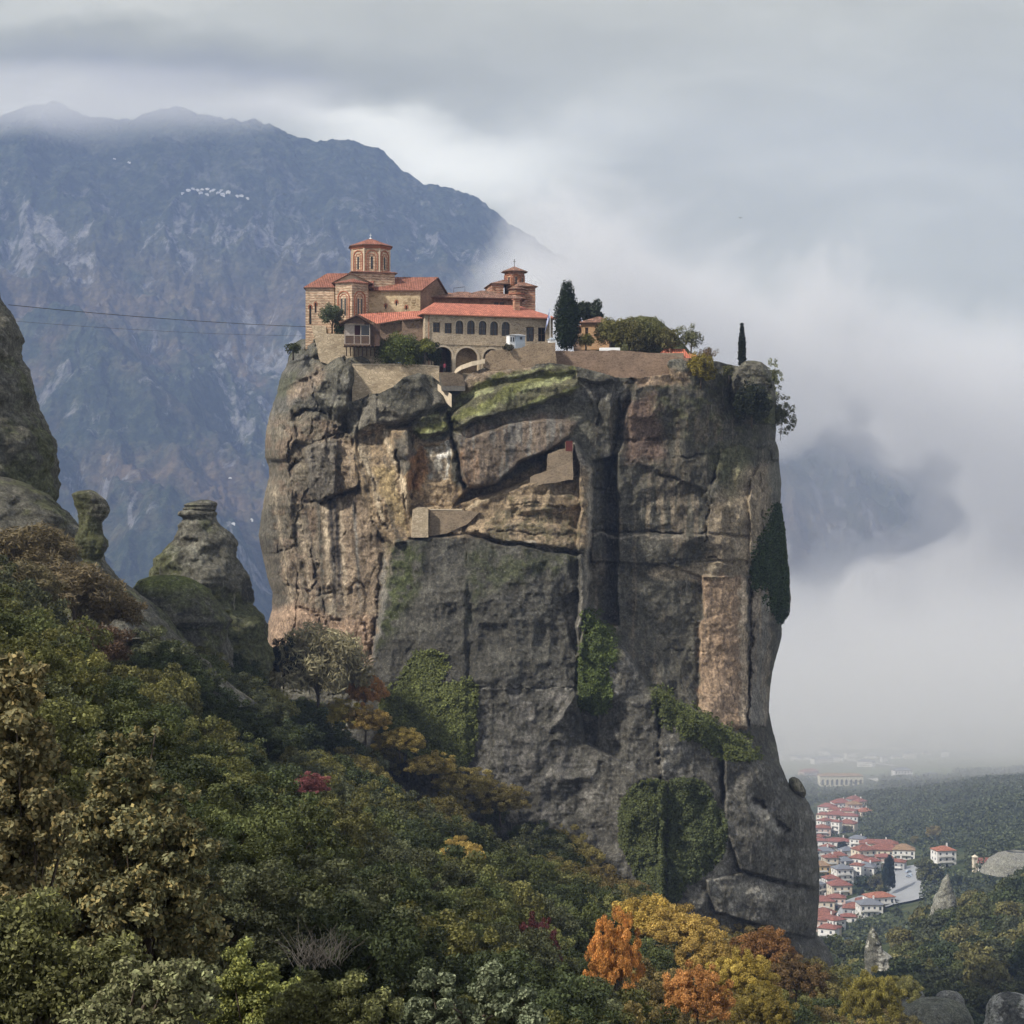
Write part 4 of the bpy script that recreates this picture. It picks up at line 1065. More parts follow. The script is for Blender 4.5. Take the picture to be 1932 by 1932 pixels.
def cone_roof(mb, pts, z, h, th=0.1, c=None, mi=0, mi2=1):
    n = len(pts)
    cx_, cy_ = c or (sum(p[0] for p in pts) / n, sum(p[1] for p in pts) / n)
    mb.add([(x, y, z) for x, y in pts] + [(cx_, cy_, z + h)], [(i, (i + 1) % n, n) for i in range(n)], mi)
    mb.prism(pts, z - th, z - 0.002, mi2)
    return mb

def window(parent, xa, xb, za, zb, y, arch=False, cross=True, frame_m=None, name='window'):
    """recessed frame with its glass as a sub-part"""
    fm = frame_m or M_WOOD
    f = MB(); t = 0.09
    f.box(xa, xa + t, y, y + 0.08, za, zb); f.box(xb - t, xb, y, y + 0.08, za, zb); f.box(xa + t, xb - t, y, y + 0.08, za, za + t)
    if cross:
        cx_ = (xa + xb) / 2
        f.box(cx_ - 0.035, cx_ + 0.035, y + 0.01, y + 0.07, za + t, zb - (0 if arch else t))
        f.box(xa + t, xb - t, y + 0.012, y + 0.068, za + (zb - za) * (0.5 if not arch else 0.45) - 0.03, za + (zb - za) * (0.5 if not arch else 0.45) + 0.03)
    if not arch: f.box(xa + t, xb - t, y, y + 0.08, zb - t, zb)
    o = f.build(name, fm, parent)
    MB().box(xa - 0.02, xb + 0.02, y + 0.1, y + 0.13, za - 0.02, zb + 0.02).build('pane', M_WIN, o)
    return o

def arch_ring(mb, cx_, zs, r, wd, y0, y1, n=12, legs=0.0, mi=0):
    """projecting arch moulding"""
    for k in range(n):
        a0 = math.pi - math.pi * k / n; a1 = math.pi - math.pi * (k + 1) / n
        pr = [(cx_ + q * math.cos(a), zs + q * math.sin(a)) for q, a in ((r, a0), (r, a1), (r + wd, a1), (r + wd, a0))]
        mb.prism_y(pr, y0, y1, mi)
    if legs > 0:
        mb.box(cx_ - r - wd, cx_ - r, y0, y1, zs - legs, zs, mi); mb.box(cx_ + r, cx_ + r + wd, y0, y1, zs - legs, zs, mi)
    return mb

# ------------------------------------------------------------------ guest wing: the long building with the arcade
G = Frame(801.6, 706, 300.5, 18)
g = G.root('monastery_building', 'long stone monastery wing with bright red roof and arcade below', 'building')
gx1 = G.X(1043, 650); gz_e = G.Z(802, 594); gd = 9.0
win = []
for a, b_, t0, b0, ar in [(270, 355, 825, 950, 0), (412, 498, 832, 962, 0), (545, 638, 800, 968, 1), (685, 778, 800, 972, 1), (826, 920, 805, 980, 1), (965, 1060, 812, 985, 1), (1105, 1205, 815, 995, 1), (1405, 1500, 880, 1060, 0), (1548, 1640, 885, 1060, 0)]:
    ua, ub = 775 + a * .15528, 775 + b_ * .15528
    va, vb = 480 + t0 * .15528, 480 + b0 * .15528
    xa, zb = G.at(ua, va); xb, za = G.at(ub, vb)
    win.append((xa, xb, za, zb, bool(ar)))
zs_ = G.Z(802, 480 + 1085 * .15528)
arches = []
for a, b_, t0 in [(275, 505, 1120), (545, 820, 1130), (880, 1090, 1145)]:
    xa, zt = G.at(775 + a * .15528, 480 + t0 * .15528); xb = G.X(775 + b_ * .15528, 690)
    arches.append((xa, xb, -0.3, zt, True))
wb = MB()
wall_open(wb, 0, gx1, zs_, gz_e, win, 0, 0.55)
wall_open(wb, 0, gx1, -1.5, zs_ - 0.001, arches, 0, 0.9)
wb.box(0, 0.55, 0.55, gd, -1.5, gz_e); wb.box(gx1 - 0.55, gx1, 0.55, gd, -1.5, gz_e); wb.box(0.55, gx1 - 0.55, gd - 0.5, gd, -1.5, gz_e)
wb.build('wall', M_STONE, g)
# inside of the arcade: back wall, floor slab between storeys
ib = MB(); ib.box(0.6, arches[0][1] + 0.3, 4.2, 4.4, -1.4, zs_ - .1).build('inner_wall', M_WALLR, g)
MB().box(arches[1][0] - 0.2, gx1 - 0.6, 1.6, 1.8, -1.4, zs_ - .1).build('inner_wall', M_STONE2, g)
MB().box(0.56, gx1 - 0.56, 0.95, gd - 0.51, zs_ - 0.05, zs_ + 0.15).build('upper_floor', M_WOOD, g)
for (xa, xb, za, zb, ar) in win:
    window(g, xa, xb, za, zb, 0.25, arch=ar)
for (xa, xb, za, zb, ar) in win:
    if ar:
        hd = MB(); arch_ring(hd, (xa + xb) / 2, zb - (xb - xa) / 2, (xb - xa) / 2, 0.16, -0.06, 0.0, legs=0.3); hd.build('arch_moulding', M_PALE, g)
for (xa, xb, za, zb, ar) in arches:
    hd = MB(); arch_ring(hd, (xa + xb) / 2, zb - (xb - xa) / 2, (xb - xa) / 2, 0.28, -0.05, 0.0, n=16, legs=zb - (xb - xa) / 2 + 0.3); hd.build('arch_moulding', M_PALE, g)
MB().box(0.0, gx1, -0.07, 0.0, zs_ - 0.05, zs_ + 0.1).build('string_course', M_STONE, g)
dd = MB(); dx_ = (arches[0][0] + arches[0][1]) / 2
dd.box(dx_ - 0.2, dx_ + 1.3, 4.05, 4.19, -1.4, 1.6).build('door', M_DOOR, g)
MB().box(arches[0][0] + 0.05, arches[0][1] - 0.05, 0.35, 0.42, 1.52, 1.60).build('tie_rod', M_IRON, g)
rf = MB(); hip_roof(rf, 0, gx1, 0, gd, gz_e + 0.14, 2.35, 0.6, 3.4, 4.9)
ro = rf.build('roof', [M_TILE_N, M_SILL], g)
cb = MB(); chx = G.X(975, 580, 2.4)
cb.box(chx - 0.45, chx + 0.45, 2.2, 3.1, gz_e + 0.9, gz_e + 3.2); cb.box(chx - 0.62, chx + 0.62, 2.03, 3.27, gz_e + 3.2, gz_e + 3.32)
ch = cb.build('chimney', M_BRICKR, ro)
gt = MB(); gt.tube([(-0.55, -0.66, gz_e + 0.02), (gx1 + 0.55, -0.66, gz_e - 0.02)], 0.07); gt.tube([(0.6, -0.6, gz_e), (0.62, -0.1, gz_e - 0.5), (0.62, -0.08, 0.2)], 0.05)
gt.build('gutter', M_TRIM, g)

# ------------------------------------------------------------------ old wing behind it
Wf = Frame(783, 600, 313, 8)
o_ = Wf.root('old_wing', 'low brown stone wing with patched old tile roofs behind the red roofed building', 'building')
wx1 = Wf.X(985, 565); we = Wf.Z(790, 562)
xm = Wf.X(861, 565)
wv2 = [(Wf.X(u), Wf.X(u) + 0.7, -2.3 + we + 1.0, we - 0.35, False) for u in ()] if False else []
wb = MB(); ops = []
for u in (1030, 1100):
    xa = Wf.X(775 + u * .15528 - 3, 575); ops.append((xa, xa + 0.8, we - 1.4, we - 0.45, False))
wall_open(wb, 0, wx1, -8, we, ops, 0, 0.5); wb.box(0, 0.5, 0.5, 9, -8, we); wb.box(wx1 - .5, wx1, 0.5, 9, -8, we); wb.box(.5, wx1 - .5, 8.5, 9, -8, we)
wb.build('wall', M_WALLR, o_)
for q in ops: window(o_, q[0], q[1], q[2], q[3], 0.2)
r1 = MB(); hip_roof(r1, 0, xm, 0, 9, we + 0.14, 1.3, 0.8, 2.5, 0.4); r1.build('roof', [M_TILE_O, M_SILL], o_)
r2 = MB(); xc = Wf.X(912, 545); hip_roof(r2, xm + 0.1, wx1, -0.6, 8.6, we + 0.10, 1.75, 0.6, xc - xm + 0.6, wx1 - xc - 0.5); r2.build('roof', [M_TILE_O, M_SILL], o_)
x3 = Wf.X(840, 545, 7); x4 = Wf.X(915, 545, 7)
r3 = MB(); hip_roof(r3, x3, x4, 7.5, 13.5, we + 1.35, 1.0, 0.4, 3.0, 3.2); r3.build('roof', [M_TILE_O, M_SILL], o_)
MB().box(x3, x4, 7.5, 13.5, 0, we + 1.2).build('upper_wall', M_WALLR, o_)
rail = MB(); xr_ = Wf.X(861, 540, 5); rail.tube([(xr_, 9, we + 2.0), (xr_, 9, we + 2.75), (xr_ + 1.9, 9, we + 3.0), (xr_ + 1.9, 9, we + 2.2)], 0.05); rail.build('roof_rail', M_IRON, o_)
ww = MB(); ww.box(-0.35, 0.35, -0.25, -0.01, we - 3.0, we - 0.5); ww.build('white_plaster', M_WHITE, o_)

# ------------------------------------------------------------------ the big church
Cf = Frame(576.5, 612, 308, 0)
c_ = Cf.root('church', 'large brick and stone church with octagonal dome tower at the cliff edge', 'church')
def CX(u, y=0): return Cf.X(u, 560, y)
def CZ(v, y=0): return Cf.Z(600, v, y)
zb_ = -4.0
# west arm
ze = CZ(544); wl = MB()
slots = [(CX(591 - 2.2), CX(591 + 2.2), CZ(612), CZ(577), True)]
slots2 = [(CX(586.5 - 1.6) , CX(586.5 + 1.6), CZ(611), CZ(578), True), (CX(595 - 1.4), CX(595 + 1.4), CZ(589), CZ(571), True)]
ops = [(CX(583.2), CX(587.6), CZ(612), CZ(576), True), (CX(593.6), CX(597.2), CZ(590), CZ(571), True)]
wall_open(wl, 0, CX(631), zb_, ze, ops, 0, 0.6); wl.box(0, 0.6, 0.6, 9.5, zb_, ze); wl.box(0.6, CX(700), 9, 9.5, zb_, ze)
wl.build('wall', M_BRICK, c_)
for q in ops: window(c_, q[0], q[1], q[2], q[3], 0.3, arch=True, cross=False)
for q in ops: arch_ring(MB(), (q[0] + q[1]) / 2, q[3] - (q[1] - q[0]) / 2, (q[1] - q[0]) / 2, 0.16, -0.05, 0, legs=0.4).build('arch_moulding', M_TRIM, c_)
rf = MB(); hip_roof(rf, 0, CX(700), 0, 9.5, ze + 0.14, CZ(516, 4.7) - ze - .1, 0.32, CX(612) + 0.3, 0.0); rf.build('roof', [M_TILE_C, M_SILL], c_)
# choir apse: three sides with a tall arch on each
ax0, ax1, ax2 = CX(631.5, -2), CX(664, -3.2), CX(693.5, -1.2)
pts = [(ax0, 0.0), (ax0 + .1, -2.0), (ax1, -3.2), (ax2, -1.4), (ax2, 3)]
za_ = CZ(534, -2)
ap_ = MB(); ap_.prism([(ax0, 3)] + pts, zb_, za_); ap_.build('apse_wall', M_BRICK, c_)
cr_ = MB(); cr_.add([(ax0 - .3, -2.25, za_), (ax1, -3.6, za_), (ax2 + .4, -1.6, za_), (ax1, -0.2, za_ + 0.95), (ax2 + .4, 0.5, za_), (ax0 - .3, 0.5, za_)], [(0, 1, 3), (1, 2, 3), (2, 4, 3), (5, 0, 3), (0, 5, 4, 2, 1)]); cr_.build('apse_roof', M_TILE_C, c_)
ga = MB(); gx0, gx1_, gxm = ax0 - 0.4, ax2 + 0.5, CX(662, 0); zg = CZ(532, 0); zt = CZ(515, 0)
ga.add([(gx0, 0.1, zg), (gx1_, 0.1, zg - .1), (gxm, 0.1, zt)], [(0, 1, 2)]); ga.build('gable_wall', M_PALE, c_)
gr = MB()
for sx, ex in ((gx0 - 0.25, gxm), (gxm, gx1_ + 0.25)):
    z0_, z1_ = (zg - .12, zt + .02) if sx < gxm - 1 else (zt + .02, zg - .22)
    gr.add([(sx, -0.35, z0_), (ex, -0.35, z1_), (ex, 5, z1_), (sx, 5, z0_), (sx, -0.35, z0_ - .16), (ex, -0.35, z1_ - .16), (ex, 5, z1_ - .16), (sx, 5, z0_ - .16)], [(0, 1, 2, 3)], 0)
    gr.add([(sx, -0.35, z0_), (ex, -0.35, z1_), (sx, -0.35, z0_ - .16), (ex, -0.35, z1_ - .16), (sx, 5, z0_ - .16), (ex, 5, z1_ - .16)], [(0, 2, 3, 1), (2, 4, 5, 3)], 1)
gr.build('gable_roof', [M_TILE_C, M_SILL], c_)
# blind arches and twin windows on the two visible apse faces
def on_face(p0, p1):
    d_ = Vector((p1[0] - p0[0], p1[1] - p0[1], 0)); L_ = d_.length; a_ = math.atan2(d_.y, d_.x)
    return Matrix.Translation((p0[0], p0[1], 0)) @ Matrix.Rotation(a_, 4, 'Z'), L_
for (p0, p1, mat_) in ((pts[1], pts[2], M_TRIM), (pts[2], pts[3], M_TRIM)):
    Mx, L_ = on_face(p0, p1)
    rr = MB(); zs = CZ(562, -2)
    arch_ring(rr, L_ / 2, zs, L_ * 0.30, 0.2, -0.10, 0.02, legs=4.0); arch_ring(rr, L_ / 2, zs - .1, L_ * 0.30 - .35, 0.12, -0.06, 0.02, legs=3.9)
    rr.v = [tuple(Mx @ Vector(v)) for v in rr.v]; rr.build('blind_arch', mat_, c_)
    for k in (-0.32, 0.32):
        f = MB(); f.box(L_ / 2 + k - .15, L_ / 2 + k + .15, -0.035, 0.01, zs - 2.9, zs - .2); f.v = [tuple(Mx @ Vector(v)) for v in f.v]
        wo = f.build('window', M_WIN, c_)
        f = MB()
        for q_ in (-0.19, 0.15): f.box(L_ / 2 + k + q_, L_ / 2 + k + q_ + .04, -0.09, 0.0, zs - 2.95, zs - .15)
        f.box(L_ / 2 + k - .19, L_ / 2 + k + .19, -.09, 0, zs - .15, zs - .08)
        f.v = [tuple(Mx @ Vector(v)) for v in f.v]; f.build('frame', M_PALE, wo)
# east arm (nave) with its gable
nx0, nx1 = CX(690, 1.5), CX(793, 1.5); zn = CZ(548, 1.5)
nb_ = MB(); ops = []
for cx2, cy0, cy1 in ((1145, 930, 985), (1275, 885, 945), (1395, 945, 995)):
    uu_ = 550 + cx2 * .15528; ops.append((CX(uu_ - 1.5, 1.5), CX(uu_ + 1.5, 1.5), CZ(430 + cy1 * .15528, 1.5), CZ(430 + cy0 * .15528, 1.5), True))
wall_open(nb_, nx0, nx1, zb_, zn, ops, 1.5, 2.1); nb_.box(nx1 - .6, nx1, 2.1, 9.0, zb_, zn); nb_.box(nx0, nx1 - .6, 8.5, 9.0, zb_, zn)
nb_.build('nave_wall', masonry('mottled_nave_stone', (0.48, 0.40, 0.26), (0.30, 0.235, 0.14), (0.50, 0.42, 0.28), 1.3, 0.45), c_)
for q in ops: window(c_, q[0], q[1], q[2], q[3], 1.75, arch=True, cross=False)
for q in ops: arch_ring(MB(), (q[0] + q[1]) / 2, q[3] - (q[1] - q[0]) / 2, (q[1] - q[0]) / 2, 0.18, 1.44, 1.5, legs=0.3).build('arch_moulding', M_TRIM, c_)
# the gable end is turned a little to the viewer: skewed end
zr = CZ(523, 5.5); ym = 5.4
ev = [(nx0 - 1, 1.1, zn), (nx1 + .25, 1.1, zn), (CX(826, 2.9), ym, zr), (nx0 - 1, ym, zr), (CX(848, 9), 9.4, zn), (nx0 - 1, 9.4, zn)]
nr_ = MB(); nr_.add(ev, [(0, 1, 2, 3), (3, 2, 4, 5)], 0); nr_.add(ev + [(a, b2, c2 - .16) for a, b2, c2 in ev], [(0, 6, 7, 1), (1, 7, 8, 2), (2, 8, 10, 4), (6, 11, 9, 8, 7), (9, 11, 10, 8)], 1)
nr_.build('nave_roof', [M_TILE_C, M_SILL], c_)
ge = MB(); gp = [(nx1 - .02, 1.55, zn - .1), (CX(826, 2.9) - .35, ym, zr - .2), (CX(848, 9) - .4, 9.2, zn - .1)]
ge.add(gp + [(a, b2, zb_) for a, b2, c2 in gp], [(0, 2, 1), (0, 3, 5, 2)]); ge.build('gable_end', M_WALLR, c_)
# square base and octagonal drum
bx0, bx1 = CX(650, 2.5), CX(742, 2.5); zq0 = CZ(532, 2.5); zq1 = CZ(519, 2.5)
sb = MB(); rot_ = math.radians(12); bcx = (bx0 + bx1) / 2; bcy = 5.4; bs = (bx1 - bx0) / 2 - .2
sqp = poly(4, bs * 1.30, math.radians(45 + 14), bcx, bcy); sb.prism(sqp, zq0 - 1.5, zq1 + .3); sb.build('tower_base', M_BRICK, c_)
sk = MB(); sqo = poly(4, bs * 1.30 + .55, math.radians(45 + 14), bcx, bcy); cone_roof(sk, sqo, zq1 + 0.4, 1.0, 0.14); sk.build('tower_base_roof', [M_TILE_C, M_SILL], c_)
dcx = CX(697, 3); dr = (CX(735, 3) - CX(659, 3)) / 2 * 1.0; zd0, zd1 = zq1 + .5, CZ(465, 3)
oc = poly(8, dr, math.radians(22.5 + 8), dcx, bcy); dm = MB(); dm.prism(oc, zd0, zd1); dm.build('drum', M_BRICK, c_)
cn = MB(); cn.prism(poly(8, dr + .16, math.radians(30.5), dcx, bcy), zd1 - .35, zd1 - .12); cn.prism(poly(8, dr + .3, math.radians(30.5), dcx, bcy), zd1 - .12, zd1 + .1); cn.build('cornice', M_TRIM, c_)
dt = MB(); cone_roof(dt, poly(8, dr + .55, math.radians(30.5), dcx, bcy), zd1 + .22, CZ(446, 3) - zd1 - .2, 0.12); dto = dt.build('dome_roof', [M_TILE_C, M_SILL], c_)
fn = MB(); zf = CZ(446, 3); fn.tube([(dcx, bcy, zf - .15), (dcx, bcy, zf + .12)], [0.32, 0.12], 8); fn.tube([(dcx, bcy, zf + .1), (dcx, bcy, zf + 0.8)], 0.035); fn.box(dcx - .2, dcx + .2, bcy - .03, bcy + .03, zf + .5, zf + .56); fn.build('cross', M_LEAD, dto)
for k in range(8):
    p0, p1 = oc[k], oc[(k + 1) % 8]
    if (p0[1] + p1[1]) / 2 > bcy + 1.5: continue
    Mx, L_ = on_face(p0, p1)
    if L_ == 0: continue
    rr = MB(); zs = zd0 + (zd1 - zd0) * 0.62
    arch_ring(rr, L_ / 2, zs, L_ * 0.34, 0.16, -0.13, 0.02, legs=zs - zd0 - .3); arch_ring(rr, L_ / 2, zs - .25, L_ * 0.21, 0.10, -0.08, 0.02, legs=zs - zd0 - .4)
    rr.v = [tuple(Mx @ Vector(v)) for v in rr.v]; rr.build('blind_arch', M_TRIM, c_)
    f = MB(); f.box(L_ / 2 - .17, L_ / 2 + .17, -0.04, 0.01, zd0 + .5, zs - .1); f.v = [tuple(Mx @ Vector(v)) for v in f.v]; f.build('window', M_WIN, c_)
    cl = MB(); cl.prism(poly(6, 0.14, 0, p0[0], p0[1]), zd0, zd1 - .36); cl.build('colonnette', M_PALE, c_)

# ------------------------------------------------------------------ the small old church behind
Hf = Frame(928, 600, 326, 10)
h_ = Hf.root('chapel', 'small old brick chapel with domed drum rising behind the red roof', 'church')
def HX(u, y=0): return Hf.X(u, 545, y)
def HZ(v, y=0): return Hf.Z(960, v, y)
he = HZ(536); MB().box(0, HX(950), 0, 7, -6, he).build('wall', M_BRICKO, h_)
rl = MB(); hip_roof(rl, 0, HX(958), 0, 7, he + .1, 1.1, 0.25, 3.0, 0.0); rl.build('roof', [M_TILE_O, M_SILL], h_)
h2 = HZ(541); MB().box(HX(984), HX(1009), -0.5, 6, -6, h2).build('wall', M_BRICKO, h_)
rl = MB(); hip_roof(rl, HX(980), HX(1009), -0.5, 6, h2 + .1, 1.4, 0.35, 0.5, 3.0); rl.build('roof', [M_TILE_O, M_SILL], h_)
acx = (HX(960) + HX(991)) / 2; apx = poly(10, (HX(991) - HX(960)) / 2, 0, acx, 0.2)
a_ = MB(); a_.prism(apx, -6, HZ(546)); a_.build('apse_wall', M_BRICKO, h_)
a_ = MB(); cone_roof(a_, poly(10, (HX(991) - HX(960)) / 2 + .25, 0, acx, 0.2), HZ(546) + .05, 0.9); a_.build('apse_roof', [M_TILE_O, M_SILL], h_)
a_ = MB(); a_.prism(poly(10, (HX(991) - HX(960)) / 2 + .14, 0, acx, 0.2), HZ(556), HZ(554)); a_.build('brick_band', M_TRIM, h_)
hc = HX(971, 3); hr_ = (HX(990, 3) - HX(952, 3)) / 2; hz0, hz1 = HZ(548), HZ(513.5, 3)
ocs = poly(8, hr_, math.radians(22), hc, 3.2); a_ = MB(); a_.prism(ocs, hz0 - 1, hz1); a_.build('drum', M_BRICKO, h_)
a_ = MB(); cone_roof(a_, poly(8, hr_ + .6, math.radians(22), hc, 3.2), hz1 + .1, 0.95, 0.14); a2 = a_.build('dome_roof', [M_TILE_O, M_SILL], h_)
a_ = MB(); zf = hz1 + 1.0; a_.tube([(hc, 3.2, zf), (hc, 3.2, zf + 1.3)], 0.05); a_.box(hc - .22, hc + .22, 3.17, 3.23, zf + .85, zf + .92); a_.build('cross', M_IRON, a2)
for k in range(8):
    p0, p1 = ocs[k], ocs[(k + 1) % 8]
    if (p0[1] + p1[1]) / 2 > 4.2: continue
    Mx, L_ = on_face(p0, p1); rr = MB(); arch_ring(rr, L_ / 2, hz1 - 1.0, L_ * .32, .14, -.1, .02, legs=1.4)
    rr.v = [tuple(Mx @ Vector(v)) for v in rr.v]; rr.build('blind_arch', M_TRIM, h_)
    f = MB(); f.box(L_ / 2 - .13, L_ / 2 + .13, -.04, .01, hz1 - 2.2, hz1 - 1.0); f.v = [tuple(Mx @ Vector(v)) for v in f.v]; f.build('window', M_WIN, h_)

# ------------------------------------------------------------------ winch house with its timber balcony
T = Frame(651, 650, 297.2, 6)
t_ = T.root('balcony_house', 'timber balcony house under a red gable roof jutting over the wall', 'building')
def TX(u, y=0): return T.X(u, 630, y)
def TZ(v, y=0): return T.Z(675, v, y)
bw = TX(697.5); zt_ = TZ(611)
fl = MB(); fl.box(-0.15, bw + .15, -0.1, 3.2, -0.15, 0.05); fl.build('floor', M_WOOD, t_)
fr = MB()
for x in (0, bw * .37, bw * .64, bw): fr.box(x - .06, x + .06, 0, .12, 0.05, zt_)
for z in (0.08, TZ(633), TZ(613)): fr.box(-.06, bw + .06, -.01, .11, z - .05, z + .05)
for x in (0, bw): MB().box(x - .06, x + .06, 2.9, 2.98, .05, zt_).build('post', M_WOODL, t_)
fr.build('frame', M_WOODL, t_)
pl = MB()
pz = TZ(633)
for k in range(22):
    x = 0.08 + k * (bw - .16) / 22; pl.box(x, x + (bw - .16) / 22 - .035, .03, .08, .13, pz - .05)
pl.build('railing', M_WOOD, t_)
MB().box(0.07, bw * .36, .05, .09, pz + .06, zt_ - .1).build('shutter', M_WOODL, t_)
MB().box(bw * .38, bw * .63, .9, .95, .06, zt_ - .02).build('door', M_DOOR, t_)
MB().box(bw * .65, bw - .07, .05, .07, pz + .06, zt_ - .1).build('pane', M_WIN, t_)
MB().box(bw - .02, bw + 1.6, 0.35, 3.0, -.15, zt_).build('side_wall', plain('dark_boards', (0.075, 0.045, 0.035), var=.4, scale=4), t_)
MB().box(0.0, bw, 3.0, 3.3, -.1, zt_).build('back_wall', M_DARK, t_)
gm = TX(672.7); zg_ = TZ(594); gr = MB(); e0, e1 = TX(641.6), TX(702); ze0 = TZ(609.5)
for a0, z0_, a1, z1_ in ((e0, ze0, gm, zg_), (gm, zg_, e1, ze0 - .15)):
    gr.add([(a0, -.8, z0_), (a1, -.8, z1_), (a1, 4.5, z1_), (a0, 4.5, z0_)], [(0, 1, 2, 3)], 0)
    gr.add([(a0, -.8, z0_), (a1, -.8, z1_), (a1, -.8, z1_ - .18), (a0, -.8, z0_ - .18), (a1, 4.5, z1_ - .18), (a0, 4.5, z0_ - .18)], [(0, 3, 2, 1), (3, 5, 4, 2)], 1)
gr.build('roof', [M_TILE_N, M_SILL], t_)
tr = MB(); tr.add([(e0 + .5, -.3, ze0 - .1), (e1 - .5, -.3, ze0 - .1), (gm, -.3, zg_ - .25)], [(0, 1, 2)]); tr.build('gable_boards', M_WOOD, t_)
st_ = MB()
for k in range(8):
    x = 0.2 + k * (bw + .9) / 7.5; st_.tube([(x, -.05, -.2), (x + .1, 3.0, -1.5)], .09, 5); st_.box(x - .07, x + .07, -.25, 3, -.3, -.15)
st_.build('brace', M_WOOD, t_)

L_f = Frame(697, 642, 301.8, 6)
l_ = L_f.root('low_wing', 'low stone link with long red tiled roof right of the timber balcony', 'building')
def LX(u, y=0): return L_f.X(u, 620, y)
def LZ(v, y=0): return L_f.Z(740, v, y)
MB().box(0, LX(758), 0, 5, -3, LZ(609)).box(LX(758), LX(800), -1.0, 5, -3, LZ(602)).build('wall', M_WALLR, l_)
r_ = MB()
def slope(mb, q, th=.16):
    mb.add(q, [(0, 1, 2, 3)], 0); lo = [(a, b2, c2 - th) for a, b2, c2 in q]
    mb.add(list(q) + lo, [(0, 4, 5, 1), (1, 5, 6, 2), (2, 6, 7, 3), (3, 7, 4, 0), (4, 7, 6, 5)], 1); return mb
slope(r_, [(LX(711, -.7), -.7, LZ(611, -.7)), (LX(757, -.7), -.7, LZ(602.5, -.7)), (LX(782, 3), 3.2, LZ(586, 3)), (LX(676, 3), 3.2, LZ(593, 3))])
slope(r_, [(LX(755, -1.6), -1.6, LZ(603, -1.6)), (LX(800, -1.6), -1.6, LZ(599, -1.6)), (LX(800, 3), 3.2, LZ(585.5, 3)), (LX(781, 3), 3.2, LZ(586, 3))])
slope(r_, [(LX(676, 3), 3.25, LZ(593, 3)), (LX(800, 3), 3.25, LZ(585.5, 3)), (LX(800, 6), 6.4, LZ(592, 6)), (LX(676, 6), 6.4, LZ(598, 6))])
r_.build('roof', [M_TILE_N, M_SILL], l_)
r_ = MB(); slope(r_, [(LX(684, 7), 7, LZ(592, 7)), (LX(748, 7), 7, LZ(589.5, 7)), (LX(746, 8), 8.6, LZ(586.5, 8)), (LX(690, 8), 8.6, LZ(588, 8))]); r_.build('lean_to_roof', [M_TILE_N, M_SILL], l_)

# ------------------------------------------------------------------ retaining walls and terraces
def flat_wall(name, outline, Y, th, mat_, label, deg=0.0, cat='wall', coping=None):
    F = Frame(outline[0][0], outline[0][1], Y, deg)
    r = F.root(name, label, cat)
    q = [F.at(u, v) for u, v in outline]
    q2 = []
    for (xa, za), (xb, zb) in zip(q, q[1:] + q[:1]):
        n = max(1, int(math.hypot(xb - xa, zb - za) / .8))
        for k in range(n):
            j = 0.0 if (coping and k) and abs(zb - za) < .5 else .09
            q2.append((xa + (xb - xa) * k / n + (rnd.uniform(-j, j) if k else 0), za + (zb - za) * k / n + (rnd.uniform(-j, j) if k else 0)))
    q = q2
    o = MB().prism_y(q, 0, th).build('masonry', mat_, r)
    if coping:
        mb = MB(); c2 = [F.at(u, v) for u, v in coping]
        for (xa, za), (xb, zb) in zip(c2[:-1], c2[1:]):
            mb.prism_y([(xa, za), (xb, zb), (xb, zb + .14), (xa, za + .14)], -.08, th + .08)
        mb.build('coping', M_PALE, r)
    return r
flat_wall('terrace_wall', [(588, 614), (594, 640), (604, 682), (664, 700), (727, 690), (727, 684), (716, 664), (709, 655), (652, 655), (650, 630), (616, 630), (615, 616)][::1], 301, 6.0, M_LOW,
          'tall pale stone terrace wall under the timber balcony and olive tree', 2)
flat_wall('retaining_wall', [(665, 688), (665, 760), (740, 770), (829, 765), (829, 692), (765, 688)], 299, 1.4, M_LOW,
          'pale retaining wall with level top above the round dark boulder', 3, coping=[(665, 688), (765, 688), (829, 692)])
flat_wall('courtyard_wall', [(914, 692), (918, 668), (926, 661), (984, 656), (1000, 649), (1048, 646), (1050, 690), (930, 700)], 298, 0.8, M_STONE2,
          'rough stone courtyard wall in front of the grey booth', 6)
flat_wall('garden_wall', [(1048, 662), (1166, 661), (1250, 668), (1300, 676), (1302, 716), (1230, 716), (1172, 716), (1110, 705), (1048, 695)], 301, 1.0, M_WALLR,
          'long brownish garden wall along the cliff top below the olive trees', 0)
flat_wall('path_wall', [(779, 962), (777, 985), (776, 1014), (808, 1014), (808, 958), (790, 956)], 292.6, 3.0, M_LOW, 'bright square stone pier at the left end of the cliff path', 4)
flat_wall('path_retaining_wall', [(810, 962), (810, 1012), (845, 1006), (880, 990), (905, 966), (872, 963)], 294.0, 3.0, M_PATH, 'shaded stone wall carrying the cliff path beside the bright pier', -4, coping=[(810, 962), (872, 963)])
flat_wall('stair_tower', [(1031, 888), (1034, 856), (1066, 846), (1066, 834), (1081, 834), (1081, 905), (1000, 918), (1000, 900)], 291.9, 2.5, M_PATH, 'stone stair wall with a dark red doorway under the rock overhang', -3)
MB().build  # noqa
dw = Frame(1067, 850, 291.2, -3); MB().box(0, dw.X(1080, 840), -0.35, -0.25, -.1, dw.Z(1070, 832)).build('door_leaf', M_DOOR, None)
bpy.data.objects['door_leaf'].location = dw.O; bpy.data.objects['door_leaf'].name = 'red_doorway'
tag(bpy.data.objects['red_doorway'], 'small dark red door at the top of the cliff stair', 'door')
